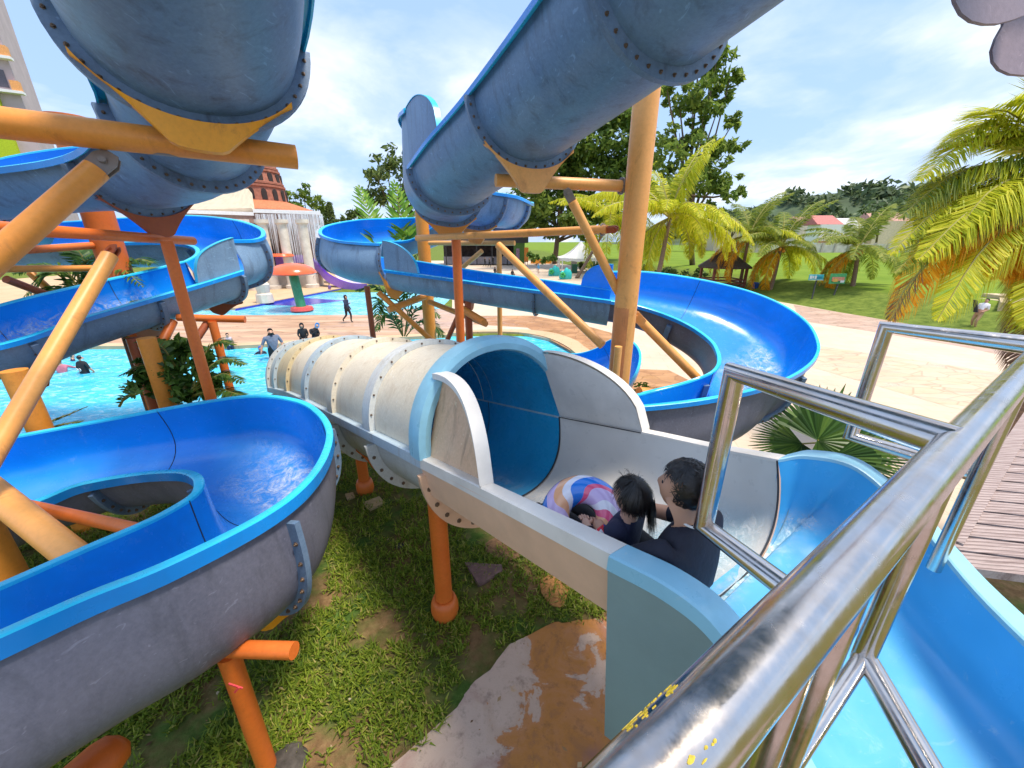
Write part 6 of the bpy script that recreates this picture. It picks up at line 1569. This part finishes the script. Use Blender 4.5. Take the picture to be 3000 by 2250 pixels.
w_ = at_water(808, 1050)
GREY = cloth('slate polo shirt', (.16, .18, .25)); NAVY = cloth('navy cloth', (.02, .028, .07))
m_ = person('stout bearded man in a slate polo shirt wading in the pool', V((w_.x, w_.y, w_.z-.62)), cam_dir(w_)+.15, 1.88, [SK, GREY, GREY, SK, BLK, BLK], dict(elr=(.27, .0, 1.12), wrr=(.33, .08, .93), har=(.35, .12, .86), ell=(-.25, .03, 1.12), wrl=(-.20, .17, .95), hal=(-.17, .22, .9)), 'bathers in the main pool', 1.38)
rt0, P0, R0, s0 = m_; mb = MB(); hc = V(P0['head'][:3]); fw0 = R0 @ V((0, 1, 0)); mb.ball(hc+fw0*.055-V((0, 0, .055)), .052, 0, 10, (1.1, .7, .8)); mb.build('beard', HAIR, rt0)
mb = MB(); nc = V(P0['neck'][:3]); mb.lathe([(.085, -.04), (.10, .0), (.092, .02), (.075, .0)], nc-V((0, 0, .03)), 14); mb.build('collar', NAVY, rt0)
SIT = dict(pelvis=(0, 0, .12), spine=(0, 0, .28), chest=(0, .02, .47), neck=(0, .03, .64), head=(0, .06, .745), crown=(0, .045, .835), shl=(-.16, .02, .57), ell=(-.21, .06, .33), wrl=(-.1, .25, .22), hal=(-.05, .3, .2), shr=(.16, .02, .57), elr=(.21, .06, .33), wrr=(.1, .25, .22), har=(.05, .3, .2),
           hil=(-.09, .06, .1), knl=(-.1, .46, .1), anl=(-.1, .5, -.3), tol=(-.1, .62, -.34), hir=(.09, .06, .1), knr=(.1, .46, .1), anr=(.1, .5, -.3), tor=(.1, .62, -.34))
p = G(892, 1000, .03); BLUE = cloth('sky blue headscarf', (.10, .32, .68))
person('woman in black with dark headscarf seated on the pool edge', p, cam_dir(p)-.1, 1.62, [SK, BLK, BLK, BLK, BLK, BLK], SIT, 'people at the pool edge', 1.05, scarf=BLK)
p = G(924, 998, .03)
person('woman in black with sky blue headscarf leaning on the pool edge', p, cam_dir(p)+.25, 1.62, [skin2, BLK, BLK, BLK, cloth('grey trousers', (.09, .08, .10)), SK], dict(SIT, neck=(-.1, .04, .62), head=(-.17, .07, .71), crown=(-.2, .06, .79), chest=(-.05, .03, .46), elr=(.17, .12, .36), wrr=(-.1, .2, .5), har=(-.16, .22, .56)), 'people at the pool edge', 1.02, scarf=BLUE)
p = G(1022, 946, .0); WALK = dict(knl=(-.09, .16, .52), anl=(-.09, .12, .1), tol=(-.09, .25, .05), knr=(.09, -.02, .5), anr=(.09, -.32, .2), tor=(.09, -.26, .1), elr=(.2, .12, 1.15), wrr=(.15, .3, 1.2), har=(.14, .36, 1.24), ell=(-.2, -.1, 1.12))
NVY = cloth('dark blue swim tunic', (.018, .03, .075))
person('walking woman in dark headscarf and long navy swimwear on the deck', p, headed(.9, -.25), 1.56, [SK, NVY, NVY, NVY, BLK, BLK], WALK, None, 1.12, scarf=BLK)
p = at_water(676, 1024); RAISE = dict(elr=(.24, .14, 1.2), wrr=(.1, .24, 1.28), har=(.05, .27, 1.31))
person('child in patterned swim shirt standing in the pool near the edge', V((p.x, p.y, p.z-.45)), headed(.6, -.7), 1.2, [skin2, cloth('pale patterned shirt', (.50, .42, .48)), skin2, skin2, NVY, NVY], RAISE, 'bathers in the main pool', 1.05)
SWIM = dict(elr=(.36, .1, 1.22), wrr=(.52, .22, 1.26), har=(.6, .25, 1.27), ell=(-.3, .12, 1.2), wrl=(-.4, .25, 1.2), hal=(-.45, .28, 1.2))
p = at_water(766, 1036); person('swimmer in blue cap low in the water by the stout man', V((p.x, p.y, p.z-1.02)), headed(.3, -.9), 1.35, [SK, NVY, BLK, BLK, NVY, NVY], SWIM, 'bathers in the main pool', 1.0, scarf=cloth('blue cap', (.10, .20, .62)))
p = at_water(250, 1093); m_ = person('boy in black shirt with white print seen from behind in the pool', V((p.x, p.y, p.z-.82)), headed(.1, 1), 1.5, [SK, BLK, BLK, SK, NVY, NVY], dict(ell=(-.26, .0, 1.14), wrl=(-.3, .08, 1.0), elr=(.26, .0, 1.14), wrr=(.3, .08, 1.0)), 'bathers in the main pool', 1.1)
rt0, P0, R0, s0 = m_; mb = MB(); c = V(P0['spine'][:3])-(R0 @ V((0, .155, -.04)))
for dx in (-.055, .055): mb.pipe([c+R0 @ V((dx+.04*math.cos(a), -.0, .045*math.sin(a))) for a in [2*PI*k/10 for k in range(11)]], .011, 6)
mb.build('shirt_print', M['white'], rt0)
p = at_water(184, 1090); person('bather with dark wet hair and pink top in the left pool', V((p.x, p.y, p.z-1.0)), headed(-.7, .6), 1.5, [skin2, cloth('pink top', (.50, .16, .22)), cloth('pink sleeve', (.50, .16, .22)), skin2, NVY, NVY], SWIM, 'bathers in the main pool', 1.0)
p = at_water(214, 1056); person('far bather floating low at the left under the loop', V((p.x, p.y, p.z-1.2)), headed(.5, .6), 1.5, [skin2, NVY, NVY, skin2, NVY, NVY], SWIM, 'bathers in the main pool', 1.0)
p = at_water(972, 1022); person('dark haired bather just showing behind the tube', V((p.x, p.y, p.z-1.05)), headed(.2, .9), 1.4, [SK, BLK, BLK, SK, NVY, NVY], SWIM, 'bathers in the main pool', 1.0)
p = G(923, 842, .05); person('child in white shirt and blue shorts on the far pool edge', p, headed(.8, -.5), 1.5, [SK, cloth('white shirt', (.72, .72, .74)), cloth('white sleeve', (.72, .72, .74)), SK, cloth('light blue shorts', (.08, .42, .70)), SK], WALK)
p = at_water(967, 852, -.08); person('small child with dark hair in the pale pool by the violet slide', V((p.x, p.y, p.z-.55)), headed(-.3, -.9), 1.25, [SK, cloth('violet shirt', (.2, .12, .4)), cloth('violet sleeve', (.2, .12, .4)), SK, NVY, NVY], None)
dk = [('tall figure in black walking past the kiosk, leftmost of four', 1421, 781, BLK, BLK, None), ('slim figure in dark clothes second from left by the kiosk', 1434, 784, cloth('charcoal', (.06, .055, .06)), BLK, None), ('figure with white headscarf walking past the kiosk', 1444, 777, BLK, BLK, M['white']), ('figure with white headscarf and dark dress nearest the kiosk wall', 1476, 776, cloth('dark dress', (.05, .035, .05)), BLK, M['white'])]
for lab, x_, y_, c1, c2, sc_ in dk:
    p = G(x_, y_); person(lab, p, headed(random.uniform(-1, 1), -.6), 1.62, [SK, c1, c1, c1, c2, c2], WALK, 'people walking past the kiosk', 1.05, scarf=sc_)
for lab, x_, y_ in (('seated figure in black robes on the plaza', 1501, 808), ('dark seated figure half hidden behind the thin post', 1450, 800)):
    p = G(x_, y_); person(lab, V((p.x, p.y, .0)), cam_dir(p)+.4, 1.6, [SK, BLK, BLK, BLK, BLK, BLK], dict(SIT, anl=(-.1, .5, .04), tol=(-.1, .6, .04), anr=(.1, .5, .04), tor=(.1, .6, .04), knl=(-.16, .36, .3), knr=(.16, .36, .3)), 'seated figures on the plaza', 1.15, scarf=BLK)
LB = cloth('light blue outfit', (.12, .40, .62)); p = G(1577, 803); person('child in light blue outfit and hood on the plaza', p, headed(-.7, -.6), 1.35, [SK, LB, LB, LB, skin2, skin2], WALK, None, 1.15, scarf=LB)
p = G(2848, 968); TAN = cloth('tan trousers', (.42, .26, .14)); WS = cloth('white polo shirt', (.74, .74, .76))
m_ = person('man in white shirt and tan trousers leaning back by the stone terrace', p, headed(-1, -.25), 1.70, [SK, WS, WS, SK, TAN, TAN], dict(pelvis=(0, .0, .9), spine=(0, -.06, 1.05), chest=(0, -.14, 1.24), neck=(0, -.2, 1.4), head=(0, -.2, 1.5), crown=(0, -.23, 1.59), shl=(-.165, -.16, 1.33), shr=(.165, -.16, 1.33), ell=(-.2, -.16, 1.1), elr=(.2, -.16, 1.1), wrl=(-.15, .05, 1.0), hal=(-.1, .1, .98), wrr=(.15, .05, 1.0), har=(.1, .1, .98), knl=(-.1, .2, .5), anl=(-.1, .06, .1), tol=(-.1, .2, .04), knr=(.1, .08, .5), anr=(.1, -.1, .1), tor=(.1, .04, .04)), None, 1.08)
mb = MB(); R0 = m_[2]; mb.plate([p+R0 @ V((x, .22, z)) for x, z in ((-.05, .95), (.12, .95), (.3, 1.55), (.16, 1.55))], .06); bg_ = mb.build('folded_umbrella', BLK); own_base(bg_, p+R0 @ V((.05, .22, .95))); tag(bg_, 'black folded umbrella held by the man in the white shirt', 'umbrella')

# ---------------------------------------------------------------- the two riders in the chute
d_s = V((-.62, .78, 0)).normalized(); r_s = V((.78, .62, 0)).normalized()
DK = cloth('black navy rash shirt', (.014, .015, .028)); SHORT = cloth('black shorts', (.012, .012, .015))
def limbs(o, pts): o.update(pts)
def rider_body(label, base, J, mats, key, sub=3):
    root = thing('person', base, label, 'person'); P = {k: (*R3(*v[:3]), v[3]) for k, v in J.items()}
    b = skin_body('body', P, [x for x in BONES], mats, key, root, sub)
    off = ORIG[b.name]; clothv = set()
    for p in b.data.polygons:
        if p.material_index in (1, 2): clothv.update(p.vertices)
    nm_ = [v.normal.copy() for v in b.data.vertices]
    for i in clothv:                                             # wet cloth folds
        v = b.data.vertices[i]; q = V(v.co)+off
        f = mnoise.noise(V((q.x*16+q.z*9, q.y*16, q.z*26)))*.007+mnoise.noise(V((q.x*38, q.y*38+q.z*14, q.z*44)))*.0035
        v.co += nm_[i]*(f+.003); return root, P
man = dict(pelvis=(.86, 1.64, -1.80, .155), spine=(.885, 1.575, -1.62, .150), chest=(.875, 1.545, -1.44, .158), neck=(.845, 1.55, -1.255, .058), head=(.815, 1.585, -1.135, .088), crown=(.82, 1.578, -1.035, .088),
           shl=(.725, 1.43, -1.335, .074), ell=(.55, 1.56, -1.50, .050), wrl=(.50, 1.78, -1.52, .036), hal=(.49, 1.86, -1.52, .038), shr=(1.01, 1.66, -1.335, .074), elr=(.93, 1.90, -1.50, .05), wrr=(.72, 2.02, -1.52, .036), har=(.65, 2.05, -1.52, .038),
           hil=(.74, 1.66, -1.83, .11), knl=(.48, 2.03, -1.72, .07), anl=(.28, 2.36, -1.90, .05), tol=(.22, 2.46, -1.84, .045), hir=(.92, 1.79, -1.83, .11), knr=(.66, 2.15, -1.72, .07), anr=(.42, 2.5, -1.90, .05), tor=(.34, 2.6, -1.8, .045))
KEY = dict(T=1, H=0, A=1, F=0, L=2, C=2, S=3)
mr, MP = rider_body('man with curly black hair in a dark shirt sitting in the chute', R3(.86, 1.64, -1.95), man, [SK, DK, SHORT, BLK], KEY, 3)
kid = dict(pelvis=(.60, 1.87, -1.78, .10), spine=(.625, 1.83, -1.65, .098), chest=(.635, 1.79, -1.53, .10), neck=(.635, 1.755, -1.40, .04), head=(.63, 1.745, -1.30, .074), crown=(.625, 1.745, -1.215, .076),
           shl=(.535, 1.70, -1.45, .048), ell=(.445, 1.735, -1.55, .033), wrl=(.425, 1.83, -1.52, .025), hal=(.42, 1.875, -1.51, .027), shr=(.72, 1.86, -1.45, .048), elr=(.70, 1.99, -1.55, .033), wrr=(.58, 2.08, -1.52, .025), har=(.54, 2.1, -1.51, .027),
           hil=(.54, 1.87, -1.80, .07), knl=(.37, 2.1, -1.68, .048), anl=(.22, 2.32, -1.82, .036), tol=(.17, 2.39, -1.79, .03), hir=(.64, 1.95, -1.80, .07), knr=(.47, 2.18, -1.68, .048), anr=(.32, 2.4, -1.82, .036), tor=(.27, 2.47, -1.79, .03))
kr, KP = rider_body('child with wet black ponytail in a navy shirt sitting in the chute', R3(.60, 1.87, -1.9), kid, [skin2, cloth('navy rash shirt', (.018, .022, .06)), SHORT, SHORT], KEY, 3)
def head_bits(root, P, fwd, s, skin):
    hc, cc = V(P['head'][:3]), V(P['crown'][:3]); up_ = (cc-hc).normalized(); fwd = (fwd-up_*fwd.dot(up_)).normalized(); rt_ = fwd.cross(up_); c = hc.lerp(cc, .45)
    mb = MB()                                                     # face mask: cheeks, nose, brow, chin
    mb.ball(c-up_*.015*s+fwd*.012*s, .098*s, 0, 18, (1, 1, 1)); q = Matrix((rt_, fwd, up_)).transposed()
    vs = []
    for v in mb.v:
        l = q.transposed() @ (V(v)-c)
        l = V((l.x*.80, l.y*1.02, l.z*1.22)); f = max(0, l.y/(.1*s))
        if l.z < -.05*s: l.x *= .86; 
        if abs(l.x) < .014*s and l.y > .05*s and -.045*s < l.z < .012*s: l.y += .020*s*(1-abs(l.z+.025*s)/(.05*s))
        vs.append(tuple(c+q @ l))
    mb.v = vs; mb.build('face', skin, root)
    for sx in (-1, 1):
        e = MB(); e.lathe([(.004*s, 0), (.026*s, .002*s), (.03*s, .01*s), (.02*s, .014*s)], c+rt_*sx*.078*s-up_*.02*s-fwd*.008*s, 12, 0, rt_*sx+fwd*-.4); e.build('ear', skin, root)
    e = MB()
    for sx in (-1, 1): e.ball(c+rt_*sx*.03*s+fwd*.093*s+up_*.005*s, .011*s, 0, 8)
    e.build('eyes', BLK, root)['kind'] = 'stuff'
    return c, up_, fwd, rt_
def hair(root, c, up_, fwd, rt_, s, kind):
    q = Matrix((rt_, fwd, up_)).transposed(); mb = MB(); mb.ball((0, 0, 0), 1, 0, 40); vs = []
    for v in mb.v:
        v = V(v); k = 1+(.10*mnoise.noise(v*5)+.05*mnoise.noise(v*11) if kind == 'curly' else .04*mnoise.noise(v*4))
        if v.y > .25 and v.z < .42: v = V((v.x*.90, .05, v.z))          # keep the face free
        low = -.62 if kind == 'curly' else -.8
        if v.z < low: v = V((v.x*.8, min(v.y, -.2), low))
        vs.append(tuple(c+q @ (V((v.x*.093, v.y*.112-.006, v.z*.118+.012))*s*k*1.04)))
    mb.v = vs; cap = mb.build('hair', HAIR, root)
    Q = []
    n = 2600 if kind == 'curly' else 1400
    crown_ = V((0.02, -.25, .95)).normalized()
    for i in range(n):
        v = V(norm(rng.normal(size=3)))
        if v.y > .30 and v.z < .42: continue
        if v.z < (-.6 if kind == 'curly' else -.75): continue
        p = c+q @ (V((v.x*.095, v.y*.114-.006, v.z*.120+.012))*s*1.03); nrm = (q @ v)
        away = (v-crown_*v.dot(crown_)); t = (q @ (away.normalized() if away.length > .05 else V((0, -1, 0))))
        if kind == 'curly':
            t = t+V([random.uniform(-.7, .7) for _ in range(3)]); L = s*random.uniform(.022, .045); w = .0032*s
        else:
            t = t-up_*.5*max(0, .6-v.z)+V([random.uniform(-.10, .10) for _ in range(3)]); L = s*random.uniform(.05, .11); w = .0026*s
        t = (t-nrm*t.dot(nrm)).normalized(); t = (t+nrm*random.uniform(-.02, .07)).normalized()
        cu = -nrm*(.9 if kind == 'curly' else .6)-up_*(.5 if kind == 'curly' else 1.0)
        sd_ = t.cross(nrm).normalized()*w; a = p; dirn = t
        for j in range(4):
            b = a+dirn*L/4; f0, f1 = 1-.2*j, 1-.2*(j+1)
            Q.append([a-sd_*f0, a+sd_*f0, b+sd_*f1, b-sd_*f1]); a = b; dirn = (dirn+cu*.16).normalized()
    if kind != 'curly':                                          # wet ponytail and fly-aways
        p0 = c+q @ (V((0.01, -.115, .0))*s)
        for i in range(260):
            a = p0+q @ V([random.uniform(-.03, .03)*s, random.uniform(-.02, .01)*s, random.uniform(-.03, .03)*s]); dirn = (-up_*1.2-fwd*.12+rt_*.10+V([random.uniform(-.09, .09) for _ in range(3)])).normalized(); L = random.uniform(.12, .24)*s
            sd_ = dirn.cross(fwd).normalized()*.0026*s
            for j in range(4):
                b = a+dirn*L/4; f0, f1 = 1-.2*j, 1-.2*(j+1); Q.append([a-sd_*f0, a+sd_*f0, b+sd_*f1, b-sd_*f1]); a = b; dirn = (dirn-up_*.3+V([random.uniform(-.05, .05) for _ in range(3)])).normalized()
        for i in range(24):
            a = c+q @ (V((random.uniform(-.04, .04), random.uniform(-.03, .06), .13))*s); dirn = (up_+V([random.uniform(-.7, .7) for _ in range(3)])).normalized(); L = .05*s; sd_ = dirn.cross(fwd).normalized()*.0015*s
            for j in range(3): b = a+dirn*L/3; Q.append([a-sd_, a+sd_, b+sd_*.8, b-sd_*.8]); a = b; dirn = (dirn-up_*.5+rt_*.2).normalized()
    o = quads('strands', np.array([[tuple(v) for v in q_] for q_ in Q]), HAIR, root); o['kind'] = 'stuff'
c, u_, f_, rt_ = head_bits(mr, MP, V((-.86, .50, 0)), 1.0, SK); hair(mr, c, u_, f_, rt_, 1.06, 'curly')
c2_, u2, f2_, rt2 = head_bits(kr, KP, V((-.66, .72, -.2)), .84, skin2); hair(kr, c2_, u2, f2_, rt2, .86, 'wet')
mb = MB(); nk = V(MP['neck'][:3]); rr = []                        # white piped neckline
mb.pipe([nk+V((.063*math.cos(a), .063*math.sin(a), .016+.016*math.sin(a-.8))) for a in [2*PI*k/24 for k in range(25)]], .006, 8); mb.build('neck_trim', M['white'], mr)
def fingers(root, wrist, hand, n_, skin, s):
    a, e = V(wrist), V(hand); d = (e-a).normalized(); pn = V(n_).normalized(); pn2 = d.cross(pn).normalized(); hm = MB()
    for f in range(4):
        o_ = e+pn2*(f-1.5)*.019*s-d*.005; L = (.062, .072, .068, .054)[f]*s; hm.pipe([o_, o_+d*L*.45, o_+d*L*.75-pn*.012*s, o_+d*L*.85-pn*.035*s], [.0095*s, .009*s, .008*s, .006*s], 8)
    hm.pipe([a+pn2*.022*s+d*.02*s, a+pn2*.05*s+d*.045*s, a+pn2*.056*s+d*.08*s-pn*.01], [.013*s, .011*s, .008*s], 8); hm.build('fingers', skin, root)
fingers(mr, MP['wrl'][:3], MP['hal'][:3], (0, 0, 1), SK, 1.0); fingers(mr, MP['wrr'][:3], MP['har'][:3], (0, 0, 1), SK, 1.0)
fingers(kr, KP['wrl'][:3], KP['hal'][:3], (0, 0, 1), skin2, .75); fingers(kr, KP['wrr'][:3], KP['har'][:3], (0, 0, 1), skin2, .75)
for nm, col in (('sleeve_panel', (.70, .03, .05)),):              # bright sleeve of the child
    a, b = V(KP['shl'][:3]), V(KP['ell'][:3]); mb = MB(); mb.pipe([a.lerp(b, .25), a.lerp(b, .6), a.lerp(b, 1.02)], [.053, .047, .041], 14)
    t = NT('patterned sleeve'); vo = t.n('ShaderNodeTexVoronoi'); vo.inputs['Scale'].default_value = 26; t.l(t.coord(), vo.inputs['Vector']); hs = t.n('ShaderNodeSeparateColor'); t.l(vo.outputs['Color'], hs.inputs[0])
    t.base(t.ramp(hs.outputs[0], [(.0, (.75, .03, .05)), (.42, (.75, .03, .05)), (.45, (.03, .06, .40)), (.72, (.03, .06, .40)), (.75, (.75, .74, .78))], 'CONSTANT')); t.set(rough=.7); mb.build(nm, t.m, kr)
mb = MB(); w0 = V(KP['wrl'][:3]); e0_ = V(KP['ell'][:3]); ax_ = (w0-e0_).normalized(); mb.lathe([(.027, -.006), (.030, 0), (.027, .006)], w0.lerp(e0_, .25), 14, 0, ax_); mb.build('bracelet', BLK, kr)
# swim ring
rc = W(1706, 1512, 2.36); sr = MB(); maj, mnr = .165, .088; axr = (V((-.25, -.55, .80))).normalized(); qr = V((0, 0, 1)).rotation_difference(axr)
N_, Mn = 72, 28; ang = []
for i in range(N_):
    for j in range(Mn):
        for (ii, jj) in ((i, j), (i+1, j), (i+1, j+1), (i, j+1)):
            a, b = 2*PI*ii/N_, 2*PI*jj/Mn; sr.v.append(tuple(rc+qr @ V(((maj+mnr*math.cos(b))*math.cos(a), (maj+mnr*math.cos(b))*math.sin(a), mnr*math.sin(b)))))
            ang.append(ii/N_+.10*math.sin(b+1.0)+.03*math.sin(3*b))
        b_ = len(sr.v); sr.f.append((b_-4, b_-3, b_-2, b_-1)); sr.m.append(0)
t = NT('printed swim ring vinyl'); at_ = t.n('ShaderNodeAttribute'); at_.attribute_name = 'ang'
fr_ = t.n('ShaderNodeMath', operation='FRACT'); t.l(at_.outputs['Fac'], fr_.inputs[0]); wv_, bv_, lv_, rv_, ov_ = (.80, .78, .84), (.02, .20, .72), (.62, .46, .72), (.80, .10, .22), (.84, .42, .22)
t.base(t.ramp(fr_.outputs[0], [(.0, wv_), (.06, lv_), (.16, rv_), (.20, bv_), (.30, wv_), (.36, ov_), (.44, lv_), (.52, bv_), (.60, rv_), (.66, wv_), (.72, bv_), (.80, lv_), (.88, ov_), (.94, rv_)], 'CONSTANT')); t.set(rough=.1, coat=.7)
so_ = sr.build('swim_ring', t.m); aa_ = so_.data.attributes.new('ang', 'FLOAT', 'CORNER'); aa_.data.foreach_set('value', ang)
bm_ = __import__('bmesh').new(); bm_.from_mesh(so_.data); __import__('bmesh').ops.remove_doubles(bm_, verts=bm_.verts, dist=.0005); bm_.to_mesh(so_.data); bm_.free()
for p_ in so_.data.polygons: p_.use_smooth = True
own_base(so_, rc-V((0, 0, .15))); tag(so_, 'colourful inflatable swim ring in front of the child in the chute', 'swim ring')
sf = MB(); fp_ = W(1612, 1424, 2.95)                               # bare dark shoe tip beyond the ring
